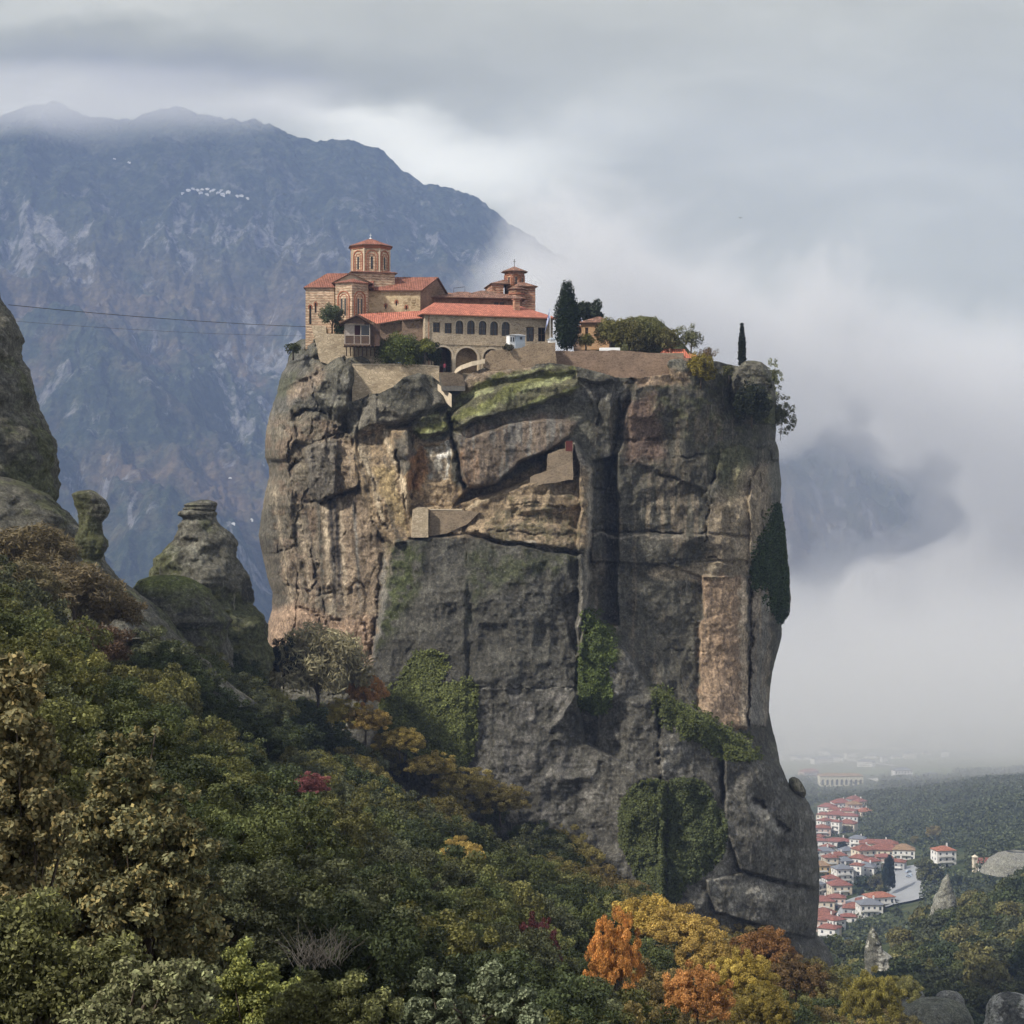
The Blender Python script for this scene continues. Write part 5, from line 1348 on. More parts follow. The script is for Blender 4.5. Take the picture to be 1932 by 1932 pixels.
# stairs from the arcade to the path, with a parapet
stf = Frame(829, 703, 298.6, 8); stc = stf.root('stone_steps', 'grey stone steps leading down from the arcade beside the pale wall', 'steps')
mb = MB()
for k in range(12):
    mb.box(0, stf.X(872, 705), -0.38 * k, -0.38 * k + 0.8, -0.2 * k - 0.9, -0.2 * k)
    mb.box(0, stf.X(872, 705), -0.38 * k - .06, -0.38 * k - .003, -0.2 * k - 0.07, -0.2 * k + .012, 1)
mb.build('treads', [plain('grey_step_stone', (0.13, 0.12, 0.105), var=.3, scale=3), M_STONE2], stc)
mb = MB(); p0 = stf.at(826, 724, -2); p1 = stf.at(852, 744, -4.5)
mb.add([(p0[0], -2, p0[1]), (p1[0], -4.5, p1[1]), (p1[0], -4.2, p1[1]), (p0[0], -1.7, p0[1]), (p0[0], -2, p0[1] - 2), (p1[0], -4.5, p1[1] - 2), (p1[0], -4.2, p1[1] - 2), (p0[0], -1.7, p0[1] - 2)], [(0, 1, 2, 3), (4, 5, 1, 0), (5, 6, 2, 1), (7, 4, 0, 3), (6, 7, 3, 2)])
mb.build('parapet', M_PALE, stc)
# curved parapet at the mound
cp = MB(); ring = [P(857, 702, 299.5), P(861, 695, 298.6), P(870, 689, 298), P(890, 682, 297.6), P(915, 677, 297.6)]
for a, b2 in zip(ring[:-1], ring[1:]):
    d_ = (b2 - a).normalized(); n_ = Vector((-d_.y, d_.x, 0)) * .3
    cp.add([a, b2, b2 + n_, a + n_, a - Vector((0, 0, .7)), b2 - Vector((0, 0, .7)), b2 + n_ - Vector((0, 0, .7)), a + n_ - Vector((0, 0, .7))], [(0, 1, 2, 3), (4, 5, 1, 0), (2, 6, 7, 3), (5, 6, 2, 1), (7, 4, 0, 3)])
tag(cp.build('curved_parapet', M_PALE), 'pale curved parapet sweeping up from the arcade over the mound', 'parapet')

# ground inside the walls
def terrace(name, pts_uv, z_uv, Y0, Y1, label):
    x0, x1 = (pts_uv[0] - 966) * K / S * Y0, (pts_uv[1] - 966) * K / S * Y0
    z = (966 - z_uv) * K / S * Y0
    o = MB().box(x0, x1, Y0, Y1, z - 2.5, z).build(name, plain('packed_earth', (0.22, 0.18, 0.13)))
    return tag(o, label, None, None, 'structure')
terrace('ground', (607, 780), 629, 304, 330, 'upper terrace under the church')
terrace('ground', (829, 1050), 704, 299.2, 334, 'forecourt of the arcade')
terrace('ground', (1050, 1290), 666, 302.3, 328, 'garden behind the long wall')

# ------------------------------------------------------------------ right hand houses
R1 = Frame(1092, 660, 311, -12); a = R1.root('stone_house', 'small ochre stone house half hidden between the tall cypress and the olive trees', 'house')
def RX(u, y=0): return R1.X(u, 630, y)
def RZ(v, y=0): return R1.Z(1110, v, y)
wb = MB(); ops = [(RX(1104), RX(1110), RZ(632), RZ(618), False)]
wall_open(wb, RX(1097), RX(1150), 0, RZ(610), ops, 0, .4); wb.box(RX(1097), RX(1097) + .4, .4, 6, 0, RZ(610)); wb.box(RX(1150) - .4, RX(1150), .4, 6, 0, RZ(610))
wb.build('wall', masonry('ochre_rubble', (0.42, 0.25, 0.13), (0.33, 0.20, 0.11), (0.4, 0.3, 0.2), 2.2), a)
window(a, *ops[0][:4], .2)
r_ = MB(); hip_roof(r_, RX(1097), RX(1150), 0, 6, RZ(610) + .14, 1.2, .5, 2.5, 2.5); r_.build('roof', [M_TILE_O, M_SILL], a)
MB().box(RX(1080), RX(1097) - .02, 1.0, 5, 0, RZ(617)).build('porch', M_WALLR, a)
r_ = MB(); hip_roof(r_, RX(1081), RX(1097) - .3, .6, 5.2, RZ(617) + .14, .5, .3, .8, .1); r_.build('porch_roof', [M_TILE_O, M_SILL], a)
R2 = Frame(1238, 690, 304.5, -4); a = R2.root('red_roofed_hut', 'low hut with bright salmon tile roof just above the garden wall', 'hut')
def RX(u, y=0): return R2.X(u, 668, y)
def RZ(v, y=0): return R2.Z(1280, v, y)
MB().box(0, RX(1322), 0, 5, -1, RZ(676)).build('wall', M_STONE2, a)
r_ = MB(); hip_roof(r_, 0, RX(1300), 0, 5, RZ(677) + .1, 1.7, .3, 1.6, 1.0); r_.build('roof', [tiles('salmon_tiles', (0.58, 0.19, 0.12), .3), M_SILL], a)
r_ = MB(); hip_roof(r_, RX(1300), RX(1325), 0.5, 4, RZ(677) + .05, 1.1, .2, .2, 1.6); r_.build('roof', [tiles('ochre_tiles', (0.42, 0.21, 0.09), .3), M_SILL], a)
cb = MB().box(RX(1262), RX(1266), 1.4, 1.9, RZ(672), RZ(655)).build('chimney', M_BRICKO, a)
# white trough in front of the cypress
tag(MB().box((1131 - 966) * K / S * 301.1, (1170 - 966) * K / S * 301.1, 301.1, 301.9, (966 - 662) * K / S * 301.1, (966 - 656) * K / S * 301.1).build('garden_kerb', M_WHITE, bevel=.05), 'white garden kerb on top of the long brownish wall', 'kerb')
tag(bpy.data.objects['garden_kerb'])

# ------------------------------------------------------------------ booth, kiosk, flag
B = Frame(972.5, 661, 299.2, 22); a = B.root('guard_booth', 'grey blue metal booth with pale curved roof behind the courtyard wall', 'booth')
w1, d1, hh = 1.65, 1.5, 2.35
# front shows two faces: narrow white one on the left, broad grey one on the right
MB().box(0, w1, 0, d1, 0, hh).build('body', M_STEEL, a, bevel=.03)
bl = MB(); bl.box(-.95, -.01, .15, d1, 0, hh - .05).build('side_panel', M_WHITE, a, bevel=.02)
rb = MB()
for k in range(8):
    a0, a1 = k / 8, (k + 1) / 8; zz = lambda t: hh + .03 + .16 * math.sin(math.pi * t)
    x0, x1 = -1.05 + a0 * (w1 + 1.15), -1.05 + a1 * (w1 + 1.15)
    rb.prism_y([(x0, hh), (x1, hh), (x1, zz(a1)), (x0, zz(a0))], -.12, d1 + .1)
rb.build('roof', M_WHITE, a)
for x in (-.78, -.38): MB().box(x, x + .2, .10, .148, hh - 1.0, hh - .3).build('window', M_WIN, a)
MB().box(.75, 1.15, -.05, -.004, hh - .62, hh - .22).build('window', M_WIN, a)
B2 = Frame(1035.5, 662, 300, 10); a = B2.root('ticket_kiosk', 'narrow white kiosk with dark cap beside the flag pole', 'kiosk')
MB().box(0, .95, 0, .9, 0, 1.75).build('body', M_WHITE, a, bevel=.03); kr = MB(); cone_roof(kr, [(-.12, -.12), (1.07, -.12), (1.07, 1.02), (-.12, 1.02)], 1.82, .35, .08, None, 0, 0); kr.build('roof', M_STEEL, a)
FP = Frame(1038, 662, 299.6, 0); a = FP.root('flag_pole', 'slim pole with limp blue and white striped flag beside the cypress', 'flag pole')
MB().tube([(0, 0, 0), (0, 0, 7.2)], [.05, .03], 8).build('pole', M_WHITE, a)
M_FB = plain('flag_blue', (0.03, 0.10, 0.42), var=.1); 
# limp flag: nine stripes hanging in folds, the canton with a cross near the pole
fv, ff, fmi = [], [], []
nu, nvv = 12, 18
for j in range(nvv + 1):
    for i in range(nu + 1):
        s_, t2 = i / nu, j / nvv
        xx = -s_ * 1.15 * (0.55 + .2 * t2); yy_ = .16 * math.sin(s_ * 9 + t2 * 2) * s_
        fv.append((xx, yy_, 6.9 - t2 * 1.5 - s_ * 2.6))
for j in range(nvv):
    for i in range(nu):
        k = j * (nu + 1) + i; ff.append((k, k + 1, k + nu + 2, k + nu + 1))
        blue = (j // 2) % 2 == 0
        if j < 10 and i < 5:
            blue = not (4 <= j < 6 or i == 2)
        fmi.append(0 if blue else 1)
mm_ = MB(); mm_.v = fv; mm_.f = ff; mm_.m = fmi; mm_.build('flag', [M_FB, M_WHITE], a, smooth=True)
# second small item beside the arcade: stand with white round plate
# ------------------------------------------------------------------ cables from the left tower to the church
def cable(u0, v0, Y0, u1, v1, Y1, sag, label, r=.035):
    a, b2 = P(u0, v0, Y0), P(u1, v1, Y1); pts = []
    for k in range(41):
        t = k / 40; p = a.lerp(b2, t); p.z -= sag * 4 * t * (1 - t); pts.append(p)
    o = MB().tube(pts, r, 5).build('cable', M_IRON, None, smooth=True); return tag(o, label, 'cable', 'steel cables strung to the cliff')
cable(16, 575, 236, 592, 617, 307, .35, 'upper steel cable running from the rock tower to the church corner', .045)
cable(30, 606, 236, 580, 634, 303, .35, 'lower steel cable spanning the gap below the other one', .022)

# ------------------------------------------------------------------ visitor in the arcade
def person(loc, rz, label):
    r = empty('person', loc, rz, label, 'person')
    me = bpy.data.meshes.new('body')
    J = {'pelvis': (0, 0, .95), 'chest': (0, 0, 1.28), 'neck': (0, 0, 1.46), 'head': (0, -.01, 1.60), 'top': (0, 0, 1.71), 'shl': (-.19, 0, 1.42), 'ell': (-.24, .03, 1.14), 'hal': (-.23, -.06, .90),
         'shr': (.19, 0, 1.42), 'elr': (.25, .02, 1.15), 'har': (.22, -.10, .92), 'hil': (-.10, 0, .90), 'knl': (-.11, -.03, .50), 'anl': (-.12, .02, .08), 'fol': (-.12, -.15, .04), 'hir': (.10, 0, .90), 'knr': (.12, .03, .50), 'anr': (.13, .10, .08), 'for': (.13, -.06, .04)}
    R = dict(pelvis=.15, chest=.16, neck=.055, head=.10, top=.07, shl=.075, ell=.05, hal=.04, shr=.075, elr=.05, har=.04, hil=.1, knl=.07, anl=.05, fol=.045, hir=.1, knr=.07, anr=.05)
    names = list(J); ix = {n: i for i, n in enumerate(names)}
    E = [('pelvis', 'chest'), ('chest', 'neck'), ('neck', 'head'), ('head', 'top'), ('chest', 'shl'), ('shl', 'ell'), ('ell', 'hal'), ('chest', 'shr'), ('shr', 'elr'), ('elr', 'har'), ('pelvis', 'hil'), ('hil', 'knl'), ('knl', 'anl'), ('anl', 'fol'), ('pelvis', 'hir'), ('hir', 'knr'), ('knr', 'anr'), ('anr', 'for')]
    me.from_pydata([J[n] for n in names], [(ix[a], ix[b2]) for a, b2 in E], [])
    m, nt, b = new_mat('maroon_coat_and_trousers')
    z = nt.sep(nt.coord('Object'))[2]
    nt.put(b.inputs['Base Color'], nt.ramp(z, [(0.0, (.03, .03, .035)), (.84, (.03, .03, .04)), (.85, (.16, .03, .05)), (.999, (.16, .03, .05))], 'CONSTANT'))
    o = link('body', me, r, [m])
    sk_ = o.modifiers.new('skin', 'SKIN'); sk_.use_smooth_shade = True
    for i, n in enumerate(names):
        q = me.skin_vertices[0].data[i]; q.radius = (R.get(n, .045), R.get(n, .045) * .8); q.use_root = n == 'pelvis'
    o.modifiers.new('sub', 'SUBSURF').render_levels = 1
    hd_ = MB(); hd_.tube([(0, .02, 1.56), (0, .02, 1.64), (0, .02, 1.70), (0, .02, 1.735)], [.10, .115, .10, .03], 10)
    hd_.build('hair', plain('dark_hair', (.03, .02, .016)), r, smooth=True)
    return r
pp = P(839, 704, 299.6)
person(pp, 2.6, 'visitor in a maroon coat standing under the left arch')
# bird
bd = empty('bird', P(1397, 411, 260), 0.4, 'tiny dark bird gliding alone against the grey cloud', 'bird')
bm_ = MB(); bm_.tube([(0, -.16, 0), (0, -.05, 0), (0, .1, 0), (0, .2, 0)], [.02, .055, .04, .02], 8); bm_.build('body', M_IRON, bd, smooth=True)
for s_ in (-1, 1):
    MB().add([(0.03 * s_, -.06, .01), (.22 * s_, -.08, .07), (.42 * s_, .02, .03), (.2 * s_, .05, .05), (.03 * s_, .06, .01), (.2 * s_, .0, .035)], [(0, 1, 5), (1, 2, 3, 5), (5, 3, 4), (0, 5, 4)]).build('wing', M_IRON, bd)
# ------------------------------------------------------------------ foliage
def foliage_mat(name, spec=0.12):
    m, nt, b = new_mat(name)
    oi = nt.node('ShaderNodeObjectInfo')
    t = nt.attr('tint')
    c = nt.mix(1.0, oi.outputs['Color'], t, 'MULTIPLY')
    nt.put(b.inputs['Base Color'], c)
    b.inputs['Roughness'].default_value = 0.6; b.inputs['Specular IOR Level'].default_value = spec
    tr = nt.node('ShaderNodeBsdfTranslucent'); nt.put(tr.inputs[0], c)
    mx = nt.node('ShaderNodeMixShader'); mx.inputs[0].default_value = 0.22
    nt.l.new(b.outputs[0], mx.inputs[1]); nt.l.new(tr.outputs[0], mx.inputs[2]); nt.l.new(mx.outputs[0], nt.n['Material Output'].inputs[0])
    return m
LEAF = foliage_mat('leaves')
BARK = plain('grey_bark', (0.075, 0.058, 0.045), var=.35, scale=4)
nrg = np.random.default_rng(11)

def leaves_mesh(name, centers, radii, n, size, flat=0.75, tone=0.35, aspect=1.6, shell=0.55, hue=None, up=0.25, weights=None):
    """n leaf sized faces spread through the outer part of many small clumps"""
    centers = np.asarray(centers, float); radii = np.asarray(radii, float)
    wgt = radii ** 2 if weights is None else weights
    k = nrg.choice(len(centers), n, p=wgt / wgt.sum())
    d = nrg.normal(size=(n, 3)); d /= np.linalg.norm(d, axis=1)[:, None]
    r = shell + (1 - shell) * nrg.random(n) ** 0.5
    r = r * (1 + 0.25 * (nrg.random(n) ** 6))
    p = centers[k] + d * (radii[k] * r)[:, None] * np.array([1, 1, flat])
    # leaf plane: mostly facing outwards
    nn = d + nrg.normal(size=(n, 3)) * 0.9 + np.array([0, 0, up]); nn /= np.linalg.norm(nn, axis=1)[:, None]
    a = np.cross(nn, nrg.normal(size=(n, 3))); a /= np.linalg.norm(a, axis=1)[:, None] + 1e-9
    b_ = np.cross(nn, a)
    s = size * (0.6 + 0.8 * nrg.random(n))[:, None]
    V = np.stack([p - a * s * aspect * .5, p + b_ * s * .5 - a * s * .05, p + a * s * aspect * .5, p - b_ * s * .5 - a * s * .05], 1).reshape(-1, 3)
    F = np.arange(4 * n).reshape(n, 4)
    # each clump and leaf has a tone of its own
    ct = 1 + tone * (nrg.random(len(centers)) - 0.5) * 1.3
    t = ct[k] * (1 + tone * (nrg.random(n) - 0.5) * 1.4)
    c = np.stack([t, t, t, np.ones(n)], -1)
    if hue is not None:
        h = (nrg.random(n) < hue[0])[:, None]
        c[:, :3] = np.where(h, c[:, :3] * np.array(hue[1]), c[:, :3])
    C_ = np.repeat(c, 4, 0)
    return V, F, C_

def crown_clumps(rx, ry, rz, n, rc, lump=0.25, zc=0.0, bottom=-0.45):
    """clump centres on an uneven ellipsoid"""
    out, rr = [], []
    ga = math.pi * (3 - math.sqrt(5))
    for i in range(n):
        zz = bottom + (1 - bottom) * (i + .5) / n; ph = i * ga + rnd.random() * .5
        q = math.sqrt(max(0, 1 - zz * zz)); f = 1 + lump * (rnd.random() - .5) * 2
        out.append((rx * q * math.cos(ph) * f, ry * q * math.sin(ph) * f, zc + rz * zz * f)); rr.append(rc * (0.7 + .6 * rnd.random()))
    for i in range(n // 3):
        f = .55 * rnd.random() ** .5; ph = rnd.random() * 6.28; zz = rnd.uniform(-.4, .6)
        out.append((rx * f * math.cos(ph), ry * f * math.sin(ph), zc + rz * zz)); rr.append(rc * 1.1)
    return out, rr

def trunk_mb(h, r, limbs, spread, zt):
    mb = MB(); pts = [(0, 0, -1.0)]; x = y = 0
    for k in range(1, 6):
        x += rnd.uniform(-.06, .06) * h * .4; y += rnd.uniform(-.06, .06) * h * .4; pts.append((x, y, zt * k / 5))
    mb.tube(pts, [r * (1.25 - .13 * k) for k in range(6)], 7)
    for i in range(limbs):
        a = i * 2.4 + rnd.random(); st = pts[2 + i % 4]; L_ = spread * (.6 + .4 * rnd.random())
        mid = (st[0] + math.cos(a) * L_ * .5, st[1] + math.sin(a) * L_ * .5, st[2] + (h - st[2]) * .35)
        end = (st[0] + math.cos(a) * L_ * .9, st[1] + math.sin(a) * L_ * .9, st[2] + (h - st[2]) * .75)
        mb.tube([st, mid, end], [r * .55, r * .35, r * .1], 5, cap=False)
    return mb

def proto(kind, h, rx, nclump, rc, nleaf, size, **kw):
    """tree = Empty with a trunk and a crown (a template is moved to its first place, later ones are copies)"""
    r = empty(kind, (0, 0, 0))
    zc = kw.pop('zc', h * .58); rz = kw.pop('rz', h * .42); lump = kw.pop('lump', .25); bottom = kw.pop('bottom', -.5); limbs = kw.pop('limbs', 7); tr = kw.pop('tr', .13)
    cc, rr = crown_clumps(rx, rx, rz, nclump, rc, lump, zc, bottom)
    trunk_mb(h, tr, limbs, rx, zc * .9).build('trunk', BARK, r, smooth=True)
    V, F, C_ = leaves_mesh('crown', cc, rr, nleaf, size, **kw)
    o = mesh_np('crown', V, F, LEAF, r, smooth=False, colour=C_)
    return r

used = {}
def place(pr, p, rz, s, colr, name, label, cat, group=None, sz=1.0):
    if pr.name not in used:
        o = pr; used[pr.name] = 1
        key = pr.name
    else:
        o = copy_tree(pr)
    o.location = p; o.rotation_euler = (0, 0, rz); o.scale = (s, s, s * sz)
    for c in o.children:
        c.color = (*colr, 1)
    o.name = name
    if pr is o: used[o.name] = 1
    for k_ in ('label', 'category', 'group'):
        if k_ in o: del o[k_]
    return tag(o, label, cat, group)

# ------------------------------------------------------------------ the wooded slope: canopy heights in metres
can = [(0, 985, 192), (130, 1075, 200), (230, 1190, 215), (330, 1225, 240), (500, 1290, 262), (600, 1345, 274), (760, 1425, 283), (900, 1500, 284), (1130, 1600, 284), (1240, 1720, 283), (1450, 1770, 285), (1600, 1860, 286), (1740, 1960, 292),
       (0, 1120, 150), (250, 1290, 160), (500, 1420, 185), (750, 1560, 190), (1000, 1660, 195), (1250, 1800, 190), (1500, 1900, 200),
       (0, 1260, 70), (300, 1390, 92), (500, 1540, 100), (750, 1680, 108), (1000, 1790, 115), (1300, 1932, 125), (1600, 2010, 150),
       (0, 1480, 34), (200, 1560, 40), (400, 1660, 46), (600, 1800, 52), (850, 1900, 58), (1200, 2030, 70),
       (0, 1760, 21), (300, 1850, 24), (600, 1960, 30), (1000, 2080, 42)]
cpts = []
for (u, v, Y) in can:
    p = P(u, v, Y); cpts.append((p.x, p.y, p.z))
canopy = rbf(cpts, 0.0005)
gx = np.linspace(-85, 125, 260); gy = np.concatenate([np.linspace(6, 60, 80), np.linspace(60.5, 345, 200)])
XX, YY = np.meshgrid(gx, gy)
def ground_z(x, y):
    z = canopy(x, y) - np.clip(2.6 + np.asarray(y) * 0.012, 2.8, 5.5)
    return z
ZZ = ground_z(XX, YY) + fbm(XX / 5, YY / 5, XX * 0, 4, 81) * .5
far_ = sstep(292, 330, YY); ZZ = ZZ * (1 - far_) + (np.minimum(ZZ, -75)) * far_
ZZ = np.where(XX < -K * YY * .5 - 6, ZZ, ZZ)
gm, nt, b = new_mat('leaf_litter_soil')
p_ = nt.geo('Position')
nt.put(b.inputs['Base Color'], nt.ramp(nt.noise(p_, 1.5, 6, .7), [(.3, (.018, .020, .010)), (.55, (.045, .045, .022)), (.75, (.10, .085, .045))]))
b.inputs['Specular IOR Level'].default_value = 0.05
nt.put(b.inputs['Normal'], nt.bump(nt.noise(p_, 2.5, 6, .7), 1.0, .6))
so = mesh_np('slope_ground', np.stack([XX, YY, ZZ], -1).reshape(-1, 3), grid_faces(*XX.shape), gm)
tag(so, 'steep ground under the woods', None, None, 'structure')

# undergrowth: a mass nobody could count
n_u = 5200
uy = 46 + (300 - 46) * nrg.random(n_u) ** .75
ux = (nrg.random(n_u) * 1.12 - 0.56) * K * uy
uz = ground_z(ux, uy) + .5
rr_ = .55 + uy * .0042
V, F, C_ = leaves_mesh('u', np.stack([ux, uy, uz], -1), rr_ * (0.8 + .6 * nrg.random(n_u)), 170000, .15, tone=.6, weights=np.ones(n_u), flat=.8)
und = mesh_np('undergrowth', V, F, LEAF, None, smooth=False, colour=C_); und.color = (0.095, 0.094, 0.040, 1)
tag(und, 'low green undergrowth filling the gaps between the trees', None, None, 'stuff')

# templates, by size on the picture
far_p = [proto('evergreen_oak', 5.4, 3.0, 76, .60, 24000, .125, tone=.55, lump=.38, shell=.35) for _ in range(4)]
mid_p = [proto('evergreen_oak', 4.6, 2.6, 105, .42, 38000, .082, tone=.6, lump=.38, shell=.35) for _ in range(4)]
near_p = mid_p
scrub_p = [proto('leafless_scrub', 4.2, 2.6, 40, .8, 9000, .10, tone=.5, aspect=5.0, shell=.15, limbs=16, tr=.10) for _ in range(2)]
GREENS = [(.068, .084, .034), (.092, .106, .040), (.118, .122, .044), (.052, .066, .030), (.145, .140, .048), (.092, .100, .052)]
named = [  # (u, v of the crown's middle, Y, radius px, proto, colour, name, label, category)
    (690, 1305, 279, 30, 'far', (.36, .19, .07), 'autumn_shrub', 'rusty orange shrub against the foot of the cliff beside the left ivy', 'shrub', 1.4),
    (1160, 1810, 116, 42, 'mid', (.52, .25, .075), 'autumn_maple', 'brightest orange tree, narrow and tall, below the heart shaped ivy', 'tree', 2.3),
    (1315, 1885, 112, 52, 'mid', (.42, .21, .075), 'autumn_maple', 'burnt orange tree by the bottom edge, right of the brightest orange one', 'tree', 1.3),
    (1215, 1745, 190, 55, 'far', (.42, .30, .075), 'autumn_tree', 'golden yellow tree directly behind the top of the brightest orange tree', 'tree', 1.0),
    (1290, 1760, 185, 50, 'far', (.40, .28, .08), 'autumn_tree', 'golden yellow tree in the middle of the yellow row below the ivy', 'tree', 1.0),
    (1345, 1815, 150, 48, 'far', (.33, .23, .07), 'autumn_tree', 'mustard coloured tree above the burnt orange one', 'tree', 1.1),
    (1400, 1850, 140, 52, 'mid', (.36, .27, .065), 'autumn_tree', 'bright yellow green tree right of the burnt orange one', 'tree', 1.1),
    (1440, 1800, 190, 48, 'far', (.22, .115, .045), 'autumn_tree', 'brown orange tree below the cliff foot ledge', 'tree', 1.0),
    (1440, 1910, 120, 50, 'mid', (.21, .165, .045), 'autumn_tree', 'olive yellow tree on the bottom edge beside the dark oaks', 'tree', 1.0),
    (1500, 1850, 180, 45, 'far', (.13, .085, .04), 'autumn_tree', 'dull brown tree under the dark corner block of the cliff', 'tree', 1.0),
    (1645, 1890, 175, 46, 'mid', (.23, .20, .055), 'autumn_tree', 'yellow green tree standing alone beside the striped pale rock', 'tree', 1.3),
    (1700, 1870, 230, 30, 'far', (.20, .19, .07), 'autumn_tree', 'small yellowish tree just below the striped pale rock', 'tree', 1.0),
    (872, 1612, 158, 30, 'far', (.38, .28, .09), 'autumn_shrub', 'small yellow topped tree among dark oaks in the middle of the slope', 'shrub', 1.1),
    (585, 1482, 146, 30, 'far', (.20, .075, .075), 'red_shrub', 'small crimson shrub alone among the green oaks', 'shrub', .8),
    (1012, 1790, 120, 34, 'mid', (.090, .030, .032), 'red_shrub', 'dark maroon half bare shrub left of the brightest orange tree', 'shrub', 1.9),
    (600, 1262, 277, 76, 'scrub', (.26, .235, .14), 'bare_tree', 'large grey green half bare tree at the left foot of the cliff', 'tree', 1.2),
    (535, 1250, 276, 34, 'far', (.016, .022, .016), 'dark_tree', 'nearly black tree squeezed between the cone shaped rock and the cliff', 'tree', 1.3),
    (640, 1350, 276, 34, 'far', (.36, .30, .08), 'autumn_shrub', 'lime yellow shrub at the top end of the yellow strip under the cliff', 'shrub', .9),
    (690, 1362, 276, 38, 'far', (.33, .235, .075), 'autumn_shrub', 'ochre shrub just below the rusty orange one', 'shrub', .8),
    (755, 1400, 277, 38, 'far', (.34, .265, .08), 'autumn_shrub', 'amber shrub under the left ivy patch', 'shrub', .7),
    (815, 1446, 277, 38, 'far', (.31, .245, .08), 'autumn_shrub', 'amber and brown shrub below the lower tip of the left ivy', 'shrub', .7),
    (880, 1482, 277, 46, 'far', (.28, .23, .08), 'autumn_shrub', 'olive gold shrub where the grey lower cliff begins', 'shrub', .7),
    (945, 1512, 277, 44, 'far', (.22, .18, .07), 'autumn_shrub', 'brownish green shrub under the pale grey stains of the cliff', 'shrub', .8),
    (60, 1040, 185, 70, 'scrub', (.155, .125, .070), 'brown_scrub', 'brown leafless thicket under the rock dome at the left edge', 'shrub', .8),
    (140, 1110, 180, 70, 'scrub', (.145, .115, .066), 'brown_scrub', 'brown leafless thicket below the mushroom shaped pinnacle', 'shrub', .8),
    (30, 1110, 170, 70, 'scrub', (.135, .115, .062), 'brown_scrub', 'olive brown thicket lowest on the left edge above the dark oaks', 'shrub', .8),
    (205, 1150, 190, 52, 'scrub', (.14, .105, .055), 'brown_scrub', 'brown thicket in front of the low rock shoulder', 'shrub', .9),
    (180, 1225, 150, 52, 'scrub', (.10, .065, .042), 'brown_scrub', 'reddish brown twiggy bush among the oaks below the rock shoulder', 'shrub', 1.0),
]
protos = {'far': far_p, 'mid': mid_p, 'near': near_p, 'scrub': scrub_p}
base_r = {'far': (3.0, 5.4), 'mid': (2.6, 4.6), 'near': (2.1, 3.9), 'scrub': (2.6, 4.2)}
taken = []
for i, (u, v, Y, rpx, kd, colr, nm, lab, cat, sz) in enumerate(named):
    c = P(u, v, Y); R_ = rpx * K * Y / S; br, bh = base_r[kd]; s = R_ / br
    place(protos[kd][i % len(protos[kd])], (c.x, c.y, c.z - bh * .58 * s * sz), rnd.random() * 6.28, s, colr, nm, lab, cat, 'autumn trees and shrubs on the slope' if nm.startswith('autumn') else None, sz)
    taken.append((c.x, c.y, R_))

# the oaks of the slope, by thinning random places
def zone(u, v, Y):
    if Y > 235: return 'on the slope rim close to the cliff foot'
    if Y > 150: return 'high on the wooded slope'
    if Y > 85: return 'midway down the wooded slope'
    return 'on the slope just below the viewpoint'
tone_w = ['dark', 'mid green', 'olive', 'blackish', 'yellowish green', 'grey green']
spots = []
tries = 0
while tries < 60000 and len(spots) < 268:
    tries += 1
    Y = 46 + (288 - 46) * rnd.random() ** .62
    x = rnd.uniform(-.56, .56) * K * Y
    z = float(canopy(x, Y)); u = 966 + x / (K * Y) * S; v = 966 - z / (K * Y) * S
    if v > 2050 or u > 1760: continue
    if v < 1000: continue
    rad = 1.75 if Y < 70 else (2.2 if Y < 130 else 2.9)
    # keep clear of the rocks on the left and of the coloured trees
    if Y > 160 and u < 330 and v < 1215: continue
    if any((x - a) ** 2 + (Y - b2) ** 2 < (rad + c2) ** 2 * .72 for a, b2, c2 in taken): continue
    if any((x - a) ** 2 + (Y - b2) ** 2 < ((rad + c2) * .80) ** 2 for a, b2, c2 in spots): continue
    spots.append((x, Y, rad))
for i, (x, Y, rad) in enumerate(spots):
    z = float(canopy(x, Y)); u = 966 + x / (K * Y) * S; v = 966 - z / (K * Y) * S
    kd = 'mid' if Y < 130 else 'far'
    br, bh = base_r[kd]; s = (3.25 if Y > 130 else (2.7 if Y > 70 else 2.1)) / br * rnd.uniform(.85, 1.25)
    gi = rnd.randrange(len(GREENS)); g_ = GREENS[gi]
    # towards the cliff the crowns turn yellowish
    if Y > 235 and u > 620: g_ = (.17, .145, .050) if rnd.random() < .6 else g_
    if u > 1100 and rnd.random() < .35: g_ = (.18, .14, .055)
    k = rnd.uniform(.62, 1.15)
    place(protos[kd][i % 4], (x, Y, z - bh * s * .93 - (1.6 if Y > 225 and 560 < u < 1010 else 0)), rnd.random() * 6.28, s, tuple(q * k for q in g_), 'evergreen_oak',
          '%s oak crown %s' % (tone_w[gi], zone(u, v, Y)), 'tree', 'evergreen oaks of the wooded slope', rnd.uniform(.85, 1.1))

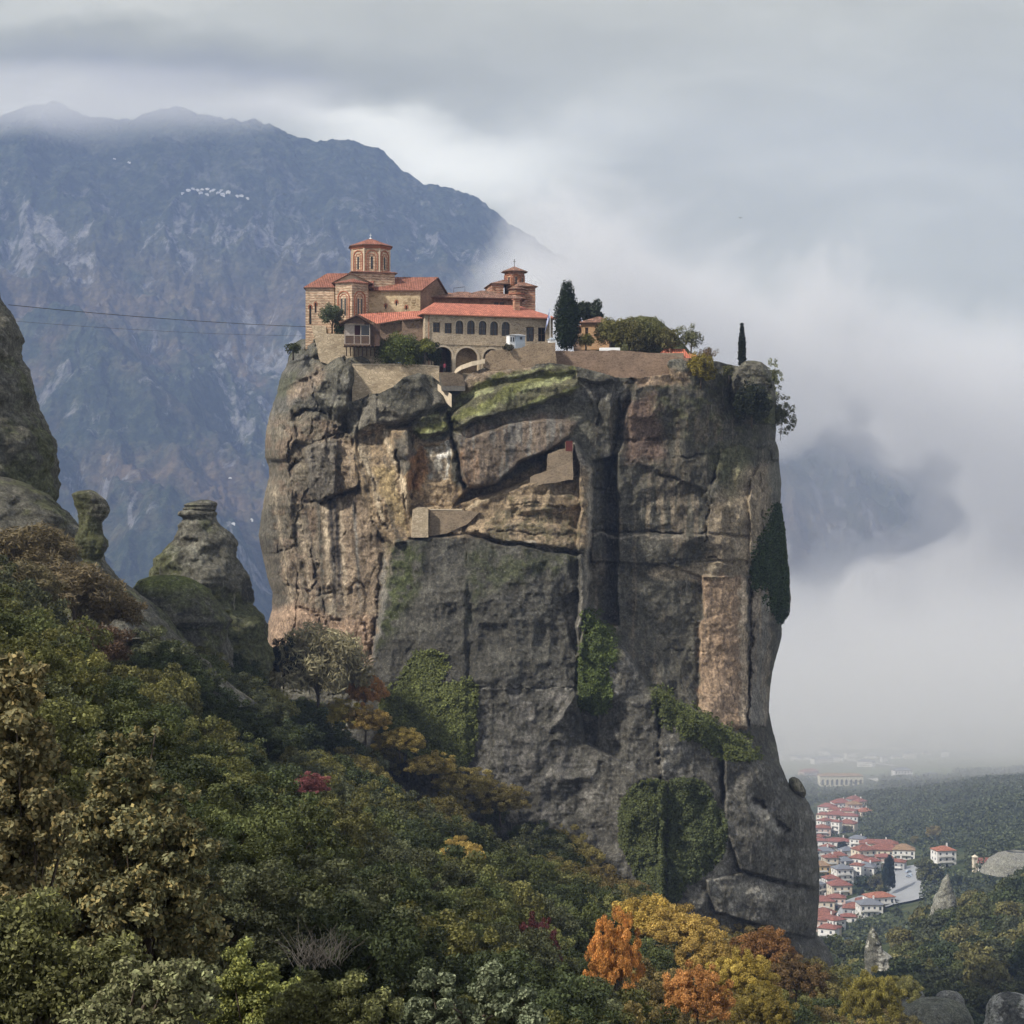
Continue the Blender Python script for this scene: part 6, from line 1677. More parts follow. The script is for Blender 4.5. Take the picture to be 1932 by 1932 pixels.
# ------------------------------------------------------------------ near trees at the left
def near_tree(name, u, v, Y, clumps, nleaf, size, colr, label, cat, hue=None, tone=.5, aspect=1.7, twigs=14, base_v=2150):
    """crown given as clumps on the picture's grid at its own distance (u, v, px radius, metres towards the viewer)"""
    root_p = P(u, base_v, Y); r = empty(name, root_p, 0, label, cat)
    cc, rr = [], []
    for (a, b2, rp, dy) in clumps:
        q = P(a, b2, Y - dy) - root_p; R_ = rp * K * Y / S
        n_ = max(8, int((rp / 24) ** 2 * 4.0))
        for k in range(n_):
            d_ = Vector((rnd.gauss(0, 1), rnd.gauss(0, 1), rnd.gauss(0, 1))).normalized() * R_ * (.35 + .65 * rnd.random() ** .5)
            cc.append(tuple(q + d_)); rr.append(R_ * rnd.uniform(.20, .42))
    V, F, C_ = leaves_mesh(name, cc, rr, nleaf, size, tone=tone, aspect=aspect, shell=.0, hue=hue)
    o = mesh_np('crown', V, F, LEAF, r, smooth=False, colour=C_); o.color = (*colr, 1)
    mb = MB()
    mid = Vector((0, 0, 0)); top_ = max(c[2] for c in cc)
    mb.tube([(0, 0, -2), (.1, 0, top_ * .35), (0, .1, top_ * .7)], [.11, .08, .04], 7)
    for k in range(twigs):
        e = Vector(cc[rnd.randrange(len(cc))]); st = Vector((.05, 0, top_ * rnd.uniform(.1, .6)))
        m2 = st.lerp(e, .5) + Vector((rnd.uniform(-.15, .15), rnd.uniform(-.15, .15), .12)); mb.tube([st, m2, e], [.04, .024, .008], 5, cap=False)
    mb.build('trunk', BARK, r, smooth=True)
    return r
near_tree('downy_oak', 60, 0, 27, [(10, 1300, 62, 0), (60, 1290, 45, .2), (30, 1400, 75, .3), (95, 1420, 40, 0), (20, 1530, 85, .4), (100, 1560, 55, .5), (20, 1660, 80, .3)], 36000, .056, (.165, .15, .078),
          'near oak with bronze tipped leaves at the left edge above the larger one', 'tree', hue=(.30, (1.65, 1.42, 1.25)))
near_tree('downy_oak', 270, 0, 30, [(215, 1400, 38, 0), (280, 1385, 28, 0), (225, 1470, 60, .2), (290, 1500, 52, .3), (340, 1510, 34, 0), (390, 1600, 32, 0), (330, 1600, 62, .3), (230, 1600, 90, .4), (300, 1690, 80, .4), (385, 1680, 36, 0), (180, 1700, 90, .3), (120, 1650, 60, 0), (360, 1770, 60, .2)],
          80000, .052, (.15, .148, .078), 'large near oak with olive and tan leaves filling the lower left', 'tree', hue=(.30, (1.75, 1.45, 1.2)), twigs=22)
near_tree('green_shrub', 60, 0, 23, [(40, 1800, 110, 0), (150, 1850, 90, .2), (0, 1900, 100, .2), (230, 1830, 70, 0)], 30000, .040, (.125, .128, .058), 'dense dark green shrub in the bottom left corner', 'shrub', hue=(.2, (1.6, 1.6, 1.2)))
near_tree('green_shrub', 250, 0, 21, [(260, 1900, 80, 0), (340, 1880, 70, .2), (180, 1930, 60, 0)], 22000, .036, (.15, .15, .08), 'grey green shrub with small pale leaves at the bottom between the two corner shrubs', 'shrub', hue=(.35, (1.7, 1.8, 1.7)))
near_tree('light_green_shrub', 480, 0, 33, [(470, 1830, 50, 0), (440, 1880, 60, .2), (520, 1880, 60, .1), (410, 1910, 50, 0)], 26000, .036, (.19, .21, .075), 'bright light green shrub at the bottom left of the bare grey twigs', 'shrub', hue=(.3, (1.5, 1.4, 1.1)))
near_tree('light_green_shrub', 620, 0, 31, [(590, 1905, 65, 0), (670, 1905, 60, .1), (720, 1925, 45, 0), (540, 1925, 50, 0)], 26000, .036, (.15, .155, .072), 'sage coloured shrub on the bottom edge under the bare grey twigs', 'shrub', hue=(.3, (1.5, 1.5, 1.2)))
near_tree('silver_shrub', 880, 0, 34, [(820, 1870, 45, 0), (850, 1920, 55, .1), (930, 1870, 45, 0), (960, 1915, 55, .1), (780, 1925, 40, 0), (1000, 1925, 35, 0)], 20000, .045, (.11, .13, .078), 'silvery leaved shrub at the bottom edge left of the maroon one', 'shrub', hue=(.4, (2.0, 1.9, 2.0)))
# bare grey twigs
bt = empty('bare_bush', P(600, 1900, 44), 0, 'leafless pale grey bush on the slope above the sage shrub', 'bush'); mb = MB()
for k in range(120):
    a = rnd.gauss(0, .7); L_ = rnd.uniform(.5, 1.5); st = Vector((rnd.uniform(-.9, .9), rnd.uniform(-.5, .5), rnd.uniform(.1, .9)))
    pts_ = [st, st + Vector((math.sin(a) * L_ * .5, rnd.uniform(-.2, .2), L_ * .5)), st + Vector((math.sin(a) * L_ + rnd.uniform(-.2, .2), rnd.uniform(-.3, .3), L_ * .95 * math.cos(a * .5)))]
    mb.tube(pts_, [.011, .008, .004], 4, cap=False)
mb.build('twigs', plain('pale_dead_wood', (.105, .095, .085)), bt)
bt.location = P(600, 1835, 44); bt.scale = (.62, .62, .55)

# ------------------------------------------------------------------ plants on and around the monastery
def solo(name, u, vtop_, vbot, wpx, Y, colr, label, cat, nleaf=5000, size=.16, nclump=40, rcf=.28, lump=.25, shape='round', tone=.4, trunk=.25, tr=.12, aspect=1.6, shell=.5):
    b0 = P(u, vbot, Y); H = (vbot - vtop_) * K * Y / S; Wd = wpx * K * Y / S / 2
    r = empty(name, b0, 0, label, cat)
    zc = H * (trunk + (1 - trunk) / 2); rz = H * (1 - trunk) / 2
    if shape == 'round':
        cc, rr = crown_clumps(Wd * .85, Wd * .85, rz * .85, nclump, Wd * rcf, lump, zc, -.8)
    else:   # spindle
        cc, rr = [], []
        for i in range(nclump):
            t = (i + .5) / nclump; wd = Wd * (min(1, (t + .04) * 5) ** .5) * (1 - max(0, t - .55) / .45 * .62); ph = i * 2.4
            for q in (0.0, 3.1):
                cc.append((wd * .6 * math.cos(ph + q), wd * .6 * math.sin(ph + q), H * (trunk + (1 - trunk) * t))); rr.append(wd * .52 * rnd.uniform(.8, 1.2))
    V, F, C_ = leaves_mesh(name, cc, rr, nleaf, size, tone=tone, flat=1.0 if shape == 'round' else 1.6, aspect=aspect, shell=shell)
    o = mesh_np('crown', V, F, LEAF, r, smooth=False, colour=C_); o.color = (*colr, 1)
    trunk_mb(H, tr, 6 if shape == 'round' else 0, Wd * .8, zc if shape == 'round' else H * .8).build('trunk', BARK, r, smooth=True)
    return r
DG = (.020, .032, .015)
solo('cypress_tree', 1070, 533, 656, 44, 303, DG, 'tall dark cypress beside the flag pole', 'tree', 14000, .16, 60, shape='spindle', trunk=.02, tone=.5, aspect=2.2)
solo('cypress_tree', 1400, 610, 697, 14, 304, (.017, .022, .014), 'thin lone cypress near the right end of the cliff top', 'tree', 4500, .14, 40, shape='spindle', trunk=.03, tone=.5, aspect=2.4, tr=.08)
solo('pine_tree', 1104, 571, 640, 56, 318, (.030, .040, .024), 'spreading dark pine showing behind the tall cypress', 'tree', 4200, .22, 26, .32, .45, trunk=.4, tone=.5, aspect=3.0)
solo('olive_tree', 626, 576, 631, 42, 303, (.085, .105, .062), 'round olive tree on the terrace left of the timber balcony', 'tree', 6500, .13, 44, .26, trunk=.34, tone=.5)
solo('small_shrub', 640, 608, 636, 18, 302.6, (.05, .07, .03), 'small dark shrub between the olive tree and the balcony', 'shrub', 1500, .14, 14, .4, trunk=.1)
solo('laurel_bush', 757, 632, 698, 86, 301.1, (.095, .115, .036), 'big rounded green bush below the low red roof', 'bush', 15000, .15, 60, .26, trunk=.02, tone=.55)
solo('laurel_bush', 815, 640, 696, 30, 300.9, (.035, .045, .020), 'dark shrub touching the left arch of the arcade', 'bush', 4000, .15, 24, .35, trunk=.05)
solo('palm_shrub', 802, 641, 688, 34, 299.8, (.16, .17, .050), 'light yellow green shrub with thin pale stems beside the arcade', 'shrub', 3600, .17, 24, .30, trunk=.42, tone=.5, aspect=2.6)
solo('small_shrub', 959, 650, 662, 20, 298.6, (.05, .045, .025), 'brown potted shrub left of the grey booth', 'shrub', 900, .14, 10, .4, trunk=.02)
solo('small_shrub', 1105, 630, 656, 26, 303, (.14, .13, .040), 'yellowish shrub in front of the ochre house', 'shrub', 1500, .16, 14, .4, trunk=.1)
for i, (u, vt, vb, wd, Y, cl_, lab) in enumerate([
    (1152, 602, 668, 56, 305, (.15, .14, .05), 'olive green tree nearest the ochre house on the garden terrace'),
    (1186, 606, 668, 56, 305.5, (.135, .125, .05), 'second olive tree from the ochre house'),
    (1222, 600, 670, 60, 308, (.12, .12, .045), 'olive tree standing highest on the green mound'),
    (1250, 622, 672, 54, 307, (.14, .13, .055), 'low olive tree in front of the mound directly behind the salmon roof'),
    (1208, 634, 676, 40, 304, (.075, .070, .032), 'small crooked olive tree left of the salmon roof')]):
    solo('garden_olive', u, vt, vb, wd, Y, cl_, lab, 'tree', 7000, .16, 46, .27, trunk=.28, tone=.5)
solo('airy_tree', 1303, 618, 672, 42, 306, (.13, .135, .070), 'airy grey green tree rising over the right end of the salmon roof', 'tree', 2600, .16, 30, .28, .5, trunk=.25, tone=.5)
solo('airy_tree', 1335, 655, 690, 34, 305, (.17, .12, .07), 'thin reddish sapling right of the salmon roof', 'tree', 900, .15, 20, .28, .5, trunk=.2, tone=.6)
solo('yellow_bush', 1322, 668, 722, 52, 300.5, (.19, .155, .030), 'yellow green bush hanging over the right end of the garden wall', 'bush', 7500, .16, 46, .26, trunk=.02, tone=.7)
solo('cliff_bush', 1418, 728, 795, 62, 300, (.022, .027, .015), 'dark bush clinging under the rounded boulder at the right cliff corner', 'bush', 9000, .2, 44, .30, trunk=.02, tone=.5)
solo('cliff_bush', 1440, 700, 745, 30, 303, (.05, .055, .03), 'smaller bush on the flank of the rounded corner boulder', 'bush', 2600, .18, 20, .3, trunk=.02)
solo('cliff_sapling', 1457, 686, 745, 34, 311, (.17, .18, .09), 'pale leaved sapling sticking out behind the corner boulder', 'sapling', 1500, .16, 44, .2, .6, trunk=.02, tr=.04, aspect=2.5)
solo('cliff_sapling', 1472, 750, 820, 50, 309, (.12, .125, .07), 'grey twiggy sapling leaning off the right edge of the cliff', 'sapling', 2600, .15, 60, .2, .6, trunk=.02, aspect=3.5, tr=.04)
solo('small_shrub', 1375, 690, 712, 20, 302, (.10, .10, .04), 'small green tuft on the cliff rim left of the thin cypress', 'shrub', 900, .17, 12, .35, trunk=.02)
solo('small_shrub', 553, 648, 668, 26, 306, (.055, .065, .028), 'green tuft on the ledge at the upper left corner of the cliff', 'shrub', 1200, .16, 14, .35, trunk=.02)
# knoll under the olive trees
rock_column('rocky_knoll', [(598, 1200, 1226), (601, 1185, 1238), (608, 1160, 1248), (620, 1140, 1262), (640, 1120, 1280), (660, 1100, 1296), (690, 1090, 1320)], 318, 10, 'green grown rocky mound behind the olive trees', kind='structure', seed=90, rough=.4,
            tintf=lambda c, U, V, x, y, z, nf, nc_: lerp(c, (0.075, 0.080, 0.028), np.full(U.shape, .85)))
rock_column('rock_boulder', [(681, 1405, 1425), (684, 1397, 1438), (692, 1390, 1448), (705, 1386, 1455), (725, 1384, 1458), (750, 1386, 1460), (775, 1392, 1462), (800, 1400, 1460)], 304, 3.5, 'rounded lichened boulder forming the right corner of the cliff top', seed=95, rough=.9, wob=1.2)

# ivy sheets on the cliff: many small leaves lying on the rock
def ivy(label, outline, n, colr, size=.26, tone=.8, lift=.12, edge=11):
    us = [p[0] for p in outline]; vs = [p[1] for p in outline]
    sel = np.argwhere((Ug > min(us)) & (Ug < max(us)) & (Vg > min(vs)) & (Vg < max(vs)))
    uu_, vv_ = Ug[sel[:, 0], sel[:, 1]], Vg[sel[:, 0], sel[:, 1]]
    n_ = fbm(uu_ / 18, vv_ / 18, uu_ * 0, 4, 91) * edge
    m_ = pmask(uu_ + n_, vv_ - n_, outline, 9 if edge < 5 else 15)
    keep = nrg.random(len(sel)) < m_
    sel = sel[keep]
    k = nrg.integers(0, len(sel), n)
    p = F_[sel[k, 0], sel[k, 1]]
    # clumpy thickness
    th = .18 + .75 * np.clip(fbm(p[:, 0] / 1.1, p[:, 1] / 1.1, p[:, 2] / 1.1, 3, 92) + .3, 0, 1)
    off_ = np.array([-.25, -1, .1]) * (lift + th * nrg.random(n))[:, None]
    p = p + off_ + nrg.normal(size=(n, 3)) * .10
    nn = np.array([-.25, -1, .45]) + nrg.normal(size=(n, 3)) * .55; nn /= np.linalg.norm(nn, axis=1)[:, None]
    a = np.cross(nn, nrg.normal(size=(n, 3))); a /= np.linalg.norm(a, axis=1)[:, None] + 1e-9; b_ = np.cross(nn, a)
    s = size * (.6 + .8 * nrg.random(n))[:, None]
    V = np.stack([p - a * s * .6, p + b_ * s * .5, p + a * s * .6, p - b_ * s * .5], 1).reshape(-1, 3)
    tn = (1 + tone * (nrg.random(n) - .5) * 1.5) * (1 + .35 * fbm(p[:, 0] / 2.5, p[:, 1] / 2.5, p[:, 2] / 2.5, 3, 93))
    C_ = np.repeat(np.stack([tn, tn, tn, np.ones(n)], -1), 4, 0)
    o = mesh_np('ivy', V, np.arange(4 * n).reshape(n, 4), LEAF, None, smooth=False, colour=C_); o.color = (*colr, 1)
    return tag(o, label, 'ivy', 'ivy growing on the great cliff')
ivy('big heart shaped ivy split by a dark seam, left lobe', [(1205, 1482), (1230, 1470), (1256, 1478), (1258, 1712), (1240, 1700), (1216, 1672), (1194, 1635), (1174, 1590), (1168, 1545), (1180, 1505)], 40000, (.075, .088, .034), edge=3)
ivy('big heart shaped ivy split by a dark seam, right lobe', [(1262, 1475), (1300, 1468), (1330, 1480), (1350, 1520), (1372, 1560), (1362, 1610), (1335, 1640), (1290, 1672), (1268, 1705), (1262, 1705)], 42000, (.068, .082, .034), edge=3)
ivy('broad ivy patch at the left foot of the cliff', [(790, 1230), (822, 1226), (838, 1260), (820, 1300), (880, 1290), (902, 1320), (900, 1370), (880, 1440), (850, 1455), (790, 1430), (740, 1400), (715, 1370), (720, 1320), (760, 1290)], 56000, (.11, .125, .042))
ivy('narrow dark ivy hanging on the right flank of the cliff', [(1468, 950), (1474, 960), (1482, 1040), (1488, 1120), (1482, 1165), (1466, 1176), (1450, 1110), (1422, 1100), (1416, 1075), (1430, 1040), (1446, 1000)], 22000, (.040, .060, .022))
ivy('mossy ivy wedge at the foot of the pale rib', [(1108, 1150), (1150, 1195), (1165, 1240), (1135, 1260), (1150, 1330), (1120, 1350), (1092, 1320), (1092, 1250), (1104, 1230)], 14000, (.075, .098, .030), size=.26, lift=.02)
ivy('long mossy ivy band along the diagonal ledge', [(1228, 1292), (1320, 1350), (1395, 1390), (1440, 1430), (1400, 1435), (1340, 1410), (1290, 1390), (1245, 1350)], 14000, (.075, .088, .030), size=.26, lift=.02)
# ------------------------------------------------------------------ the valley
val = [(1600, 1870, 460), (1700, 1932, 420), (1800, 1860, 470), (1932, 1800, 430), (1932, 1932, 360), (1760, 1790, 560), (1850, 1720, 600), (1932, 1655, 640), (2050, 1600, 620), (1640, 1830, 600), (1580, 1850, 620),
       (1560, 1800, 1000), (1640, 1775, 1020), (1640, 1730, 1120), (1720, 1735, 1080), (1640, 1860, 760), (1740, 1800, 800), (1600, 1640, 1330), (1720, 1640, 1300), (1600, 1570, 1520), (1560, 1520, 1750), (1600, 1490, 2000), (1720, 1480, 2050), (1800, 1640, 1100), (1900, 1640, 1050),
       (1750, 1560, 1450), (1850, 1530, 1500), (1932, 1540, 1350), (1932, 1480, 1800), (2050, 1480, 1600), (1500, 1400, 2700), (1750, 1400, 2700), (1950, 1400, 2700), (2150, 1400, 2700), (1500, 1450, 2300), (1480, 1600, 1300), (1400, 1800, 700), (1450, 1900, 500), (1300, 1700, 1000), (1300, 1450, 2300)]
vp = []
for (u, v, Y) in val:
    p = P(u, v, Y); vp.append((p.x, p.y, p.z - (7.5 if Y < 660 and 1000 < u else 0)))
vp += [(100, 345, -125), (160, 345, -105), (0, 700, -220), (-300, 900, -260), (-300, 2600, -326), (1500, 2600, -322), (1300, 900, -150)]
vf = rbf(vp, 0.0008)
def valley_z(x, y):
    x = np.asarray(x, float); y = np.asarray(y, float)
    z = vf(x, y)
    z = np.where(y > 2300, z * (1 - sstep(2300, 2700, y)) + -327 * sstep(2300, 2700, y), z)
    amp = sstep(300, 600, y) * (1 - sstep(1900, 2300, y))
    return z + amp * (fbm(x / 90, y / 90, x * 0, 4, 101) * 7 + fbm(x / 300, y / 300, x * 0, 3, 102, .5, True) * 6)
gx = np.linspace(-420, 1500, 460); gy = 330 + (3400 - 330) * np.linspace(0, 1, 420) ** 1.5
XX, YY = np.meshgrid(gx, gy)
m, nt, b = new_mat('valley_ground')
p_ = nt.geo('Position')
n_ = nt.noise(p_, .02, 6, .65); n2_ = nt.noise(p_, .12, 5, .7)
c = nt.ramp(nt.math('ADD', nt.math('MULTIPLY', n_, .6), nt.math('MULTIPLY', n2_, .4)), [(.36, (.022, .034, .018)), (.5, (.050, .064, .030)), (.62, (.10, .105, .05)), (.75, (.17, .15, .09))])
yy_ = nt.sep(p_)[1]
fld = nt.sep(nt.voronoi(nt.mapping(p_, rot=(0, 0, .4), scale=(.6, 1, 1)), .009, 'F1', 1, .8))[0]
cf = nt.ramp(fld, [(0, (.09, .12, .05)), (.3, (.17, .17, .10)), (.55, (.05, .075, .035)), (.8, (.26, .24, .19)), (1.0, (.12, .15, .07))])
c = nt.mix(nt.rng(yy_, 2050, 2250, 0, .9), c, cf)
nt.put(b.inputs['Base Color'], c); b.inputs['Specular IOR Level'].default_value = .05
nt.put(b.inputs['Normal'], nt.bump(n2_, 1.0, 4))
vo = mesh_np('valley_ground', np.stack([XX, YY, valley_z(XX, YY)], -1).reshape(-1, 3), grid_faces(*XX.shape), m)
tag(vo, 'valley floor and hills', None, None, 'structure')
pl_ = MB().add([(-3500, 3300, -333), (4500, 3300, -333), (4500, 9000, -333), (-3500, 9000, -333)], [(0, 1, 2, 3)]).add([(-3500, 1200, -334), (-400, 1200, -334), (-400, 3300, -334), (-3500, 3300, -334)], [(0, 1, 2, 3)]).add([(1480, 1200, -334), (4500, 1200, -334), (4500, 3300, -334), (1480, 3300, -334)], [(0, 1, 2, 3)]).build('plain', m)
tag(pl_, 'distant plain', None, None, 'structure')

def on_valley(u, v, y0=340, y1=3300):
    ys_ = np.linspace(y0, y1, 900); x = (u - 966) / S * K * ys_; z = (966 - v) / S * K * ys_
    h = valley_z(x, ys_) - z
    k = np.argmax(h > 0)
    return Vector((x[k], ys_[k], float(valley_z(x[k], ys_[k])))), ys_[k]

def cc2(cx_, cy_): return 1425 + cx_ * .295, 1350 + cy_ * .295

# houses of the town
WALLS = {'white': plain('white_render', (.70, .68, .64), var=.12, scale=.4), 'cream': plain('cream_render', (.64, .56, .44), var=.12, scale=.4), 'pink': plain('pinkish_render', (.55, .42, .36), var=.12, scale=.4), 'yellow': plain('yellow_render', (.55, .40, .19), var=.12, scale=.4), 'grey': plain('grey_render', (.36, .36, .36), var=.12, scale=.4)}
ROOFS = {'red': tiles('town_red_tiles', (.27, .115, .092), .6), 'orange': tiles('town_orange_tiles', (.37, .155, .10), .6), 'brown': tiles('town_brown_tiles', (.27, .115, .085), .6, old=.5), 'slate': plain('town_slate', (.15, .16, .18), var=.2), 'ochre': tiles('town_ochre_tiles', (.30, .20, .12), .6)}
M_FRW = plain('window_recess', (.06, .07, .085), rough=.3, var=.1)
hprot = {}
def house(u, v, wpx, dep_r, floors, wall, roof, label, rz=None, name='house', hip=True, balcony=True, group='houses of the town in the valley', roofh=.28):
    p, Y = on_valley(u, v)
    w_ = wpx * K * Y / S; d_ = min(w_ * dep_r, 10.5); fh = 3.3; H = floors * fh
    r = empty(name, (p.x, p.y, p.z - .3), rz if rz is not None else rnd.uniform(-.35, .35), label, 'house', group)
    MB().box(-w_ / 2, w_ / 2, 0, d_, -4, H).build('wall', WALLS[wall], r)
    mb = MB(); hip_roof(mb, -w_ / 2, w_ / 2, 0, d_, H + .2, min(w_, d_) * rnd.uniform(.2, .32), .6, None if hip else 0, None if hip else 0, .2)
    ro = mb.build('roof', [ROOFS[roof], M_SILL], r)
    if rnd.random() < .7:
        MB().box(w_ * .18, w_ * .18 + .8, d_ * .55, d_ * .55 + .8, H, H + min(w_, d_) * roofh + 1.0).build('chimney', WALLS['white'], ro)
    nw = max(2, int(w_ / 3.2))
    for f in range(floors):
        for k in range(nw):
            x = -w_ / 2 + (k + .5) * w_ / nw; ww_, hh_ = (1.1, 1.3)
            if (k + f) % 3 == 1 and balcony: ww_, hh_ = 1.3, 2.0
            z = f * fh + (1.0 if hh_ < 1.5 else .3)
            MB().box(x - ww_ / 2, x + ww_ / 2, -.06, .02, z, z + hh_).build('window', M_FRW, r)
        for k in range(2):
            y = d_ * (.3 + .4 * k); MB().box(-w_ / 2 - .06, -w_ / 2 + .02, y - .6, y + .6, f * fh + 1.0, f * fh + 2.3).build('window', M_FRW, r)
        if balcony and f > 0:
            MB().box(-w_ * .42, w_ * .3, -1.3, -.002, f * fh - .1, f * fh + .08).box(-w_ * .42, w_ * .3, -1.3, -1.22, f * fh + .08, f * fh + .95).build('balcony', WALLS['white'], r)
    return r
HL = [ # crop x, crop y of the front base, width px in crop, floors, wall, roof, label
    (455, 1490, 110, 3, 'white', 'red', 'lowest white house of the town with a red roof beside the cliff'),
    (445, 1392, 150, 2, 'pink', 'brown', 'wide pinkish house with brown roof just above the lowest white one'),
    (540, 1385, 90, 2, 'white', 'red', 'red roofed house right of the wide pinkish one'),
    (420, 1310, 110, 1, 'pink', 'red', 'low house hard against the cliff under the long cream one'),
    (420, 1262, 150, 2, 'cream', 'red', 'long cream house with a white side wing next to the cliff'),
    (520, 1240, 100, 2, 'pink', 'red', 'red roofed house in the middle of the lower row'),
    (620, 1270, 120, 1, 'grey', 'brown', 'low brown roofed building left of the white flat fronted one'),
    (745, 1285, 130, 2, 'white', 'slate', 'white flat fronted building at the edge of the trees'),
    (815, 1240, 150, 2, 'white', 'orange', 'white house with the brightest orange roof beside the grey square'),
    (555, 1160, 140, 2, 'cream', 'red', 'cream gabled house with arched windows in the middle of the town'),
    (430, 1150, 70, 2, 'grey', 'slate', 'small grey house between the cliff and the cream gabled one'),
    (430, 1070, 100, 3, 'yellow', 'ochre', 'tall yellow house with rows of balconies close to the cliff'),
    (575, 1085, 120, 3, 'white', 'slate', 'bright white block with a pitched end right of the yellow house'),
    (700, 1040, 110, 2, 'white', 'slate', 'white house with grey roof left of the dark conifer'),
    (650, 980, 100, 2, 'white', 'brown', 'white house with brown roof behind the bright white block'),
    (540, 965, 100, 2, 'white', 'brown', 'white terrace house above the bright white block'),
    (450, 935, 120, 2, 'white', 'slate', 'white house with a grey roof directly above the yellow house'),
    (720, 960, 110, 3, 'cream', 'brown', 'cream block left of the long maroon roofs'),
    (830, 975, 100, 2, 'pink', 'red', 'pinkish house behind the dark conifer'),
    (900, 1010, 90, 2, 'grey', 'brown', 'grey house on the left side of the grey square'),
    (415, 890, 80, 3, 'white', 'red', 'white house with red roof touching the cliff in the upper town'),
    (530, 865, 130, 2, 'white', 'red', 'house with the broad clear red roof in the upper town'),
    (650, 875, 90, 3, 'white', 'slate', 'pointed white house right of the broad red roof'),
    (790, 880, 200, 2, 'cream', 'brown', 'very long brown roofed building at the top of the right part of town'),
    (830, 925, 180, 2, 'cream', 'red', 'long maroon roofed hall under the very long brown roof'),
    (950, 925, 120, 2, 'white', 'red', 'maroon roofed hall at the upper end of the grey square'),
    (600, 930, 80, 2, 'white', 'slate', 'small grey roofed house left of the cream block'),
    (400, 830, 60, 2, 'pink', 'brown', 'narrow house at the cliff in the upper town'),
    (510, 760, 60, 3, 'white', 'red', 'tall narrow white house at the foot of the wooded hill'),
    (580, 745, 110, 2, 'cream', 'brown', 'cream house at the foot of the wooded hill right of the narrow white one'),
    (430, 775, 90, 2, 'pink', 'brown', 'pinkish house near the cliff below the hill village'),
    (520, 690, 130, 2, 'pink', 'red', 'broad red roof in the middle of the hill village'),
    (425, 690, 70, 2, 'cream', 'red', 'cream house at the left side of the hill village'),
    (450, 635, 90, 2, 'white', 'red', 'white house at the upper left of the hill village'),
    (580, 665, 100, 2, 'cream', 'red', 'red roofed house right of the broad roof in the hill village'),
    (560, 610, 100, 2, 'white', 'red', 'white walled house high in the hill village'),
    (640, 620, 90, 2, 'pink', 'red', 'pinkish house near the right top of the hill village'),
    (720, 640, 80, 1, 'cream', 'orange', 'orange roofed house at the right end of the hill village'),
    (650, 585, 70, 2, 'grey', 'brown', 'highest grey house of the hill village'),
    (440, 310, 120, 2, 'white', 'slate', 'pale house in the mist above the arcaded building'),
    (950, 390, 120, 2, 'white', 'slate', 'pale house in the mist right of the arcaded building'),
    (700, 330, 90, 2, 'white', 'slate', 'faint pale house in the mist above the right end of the arcaded building'),
    (1120, 400, 70, 1, 'white', 'slate', 'small pale shed at the misty edge of the far woods'),
    (265, 285, 60, 1, 'white', 'slate', 'tiny white shed farthest left in the mist'),
    (480, 1440, 90, 2, 'cream', 'red', 'cream house between the lowest white house and the wide pinkish one'),
    (600, 1330, 80, 1, 'white', 'red', 'low red roofed house at the edge of the trees in the lower row'),
    (690, 1225, 80, 1, 'white', 'red', 'low white house left of the brightest orange roof'),
    (500, 1120, 80, 2, 'white', 'red', 'red roofed white house above the cream gabled one'),
    (640, 1060, 80, 3, 'white', 'brown', 'white block squeezed right of the bright white one'),
    (770, 1000, 80, 2, 'white', 'red', 'white house with red roof left of the dark conifer'),
    (490, 1010, 90, 3, 'cream', 'brown', 'cream block directly behind the tall yellow house'),
    (590, 1000, 80, 2, 'grey', 'slate', 'grey house in the dense middle of the town'),
    (480, 900, 80, 2, 'cream', 'brown', 'cream house below the broad clear red roof'),
    (700, 920, 80, 2, 'white', 'slate', 'white house below the very long brown roof'),
    (390, 960, 60, 3, 'white', 'red', 'white block half hidden by the cliff at mid town'),
    (470, 725, 80, 2, 'white', 'brown', 'white house in the lower part of the hill village'),
    (500, 655, 80, 2, 'cream', 'red', 'cream house in the upper middle of the hill village'),
    (600, 700, 90, 2, 'white', 'red', 'white house at the lower right of the hill village'),
    (690, 600, 60, 2, 'cream', 'red', 'small cream house at the upper right of the hill village'),
    (510, 300, 90, 2, 'white', 'slate', 'pale house in the mist left of the highway'),
    (360, 395, 110, 2, 'pink', 'red', 'pinkish building with a red roof joined to the left of the arcaded one'),
]
for k in range(12):
    HL.append((150 + 95 * k + rnd.uniform(-20, 20), 262 + rnd.uniform(-25, 40), rnd.uniform(35, 70), 1 + k % 2, 'white', 'slate', 'faint low building in the mist on the plain beyond the arcaded building'))
for (cx_, cy_, wpx, fl, wl_, rf_, lab) in HL:
    if rf_ == 'red' and 'red' not in lab and rnd.random() < .5: rf_ = rnd.choice(['brown', 'ochre'])
    u, v = cc2(cx_, cy_)
    house(u, v, wpx * .295 * rnd.uniform(.95, 1.25), rnd.uniform(.65, .9), fl, wl_, rf_, lab, rz=rnd.uniform(-.7, .7) if wpx < 120 else None, group='faint buildings on the misty plain' if 'plain beyond' in lab else 'houses of the town in the valley')
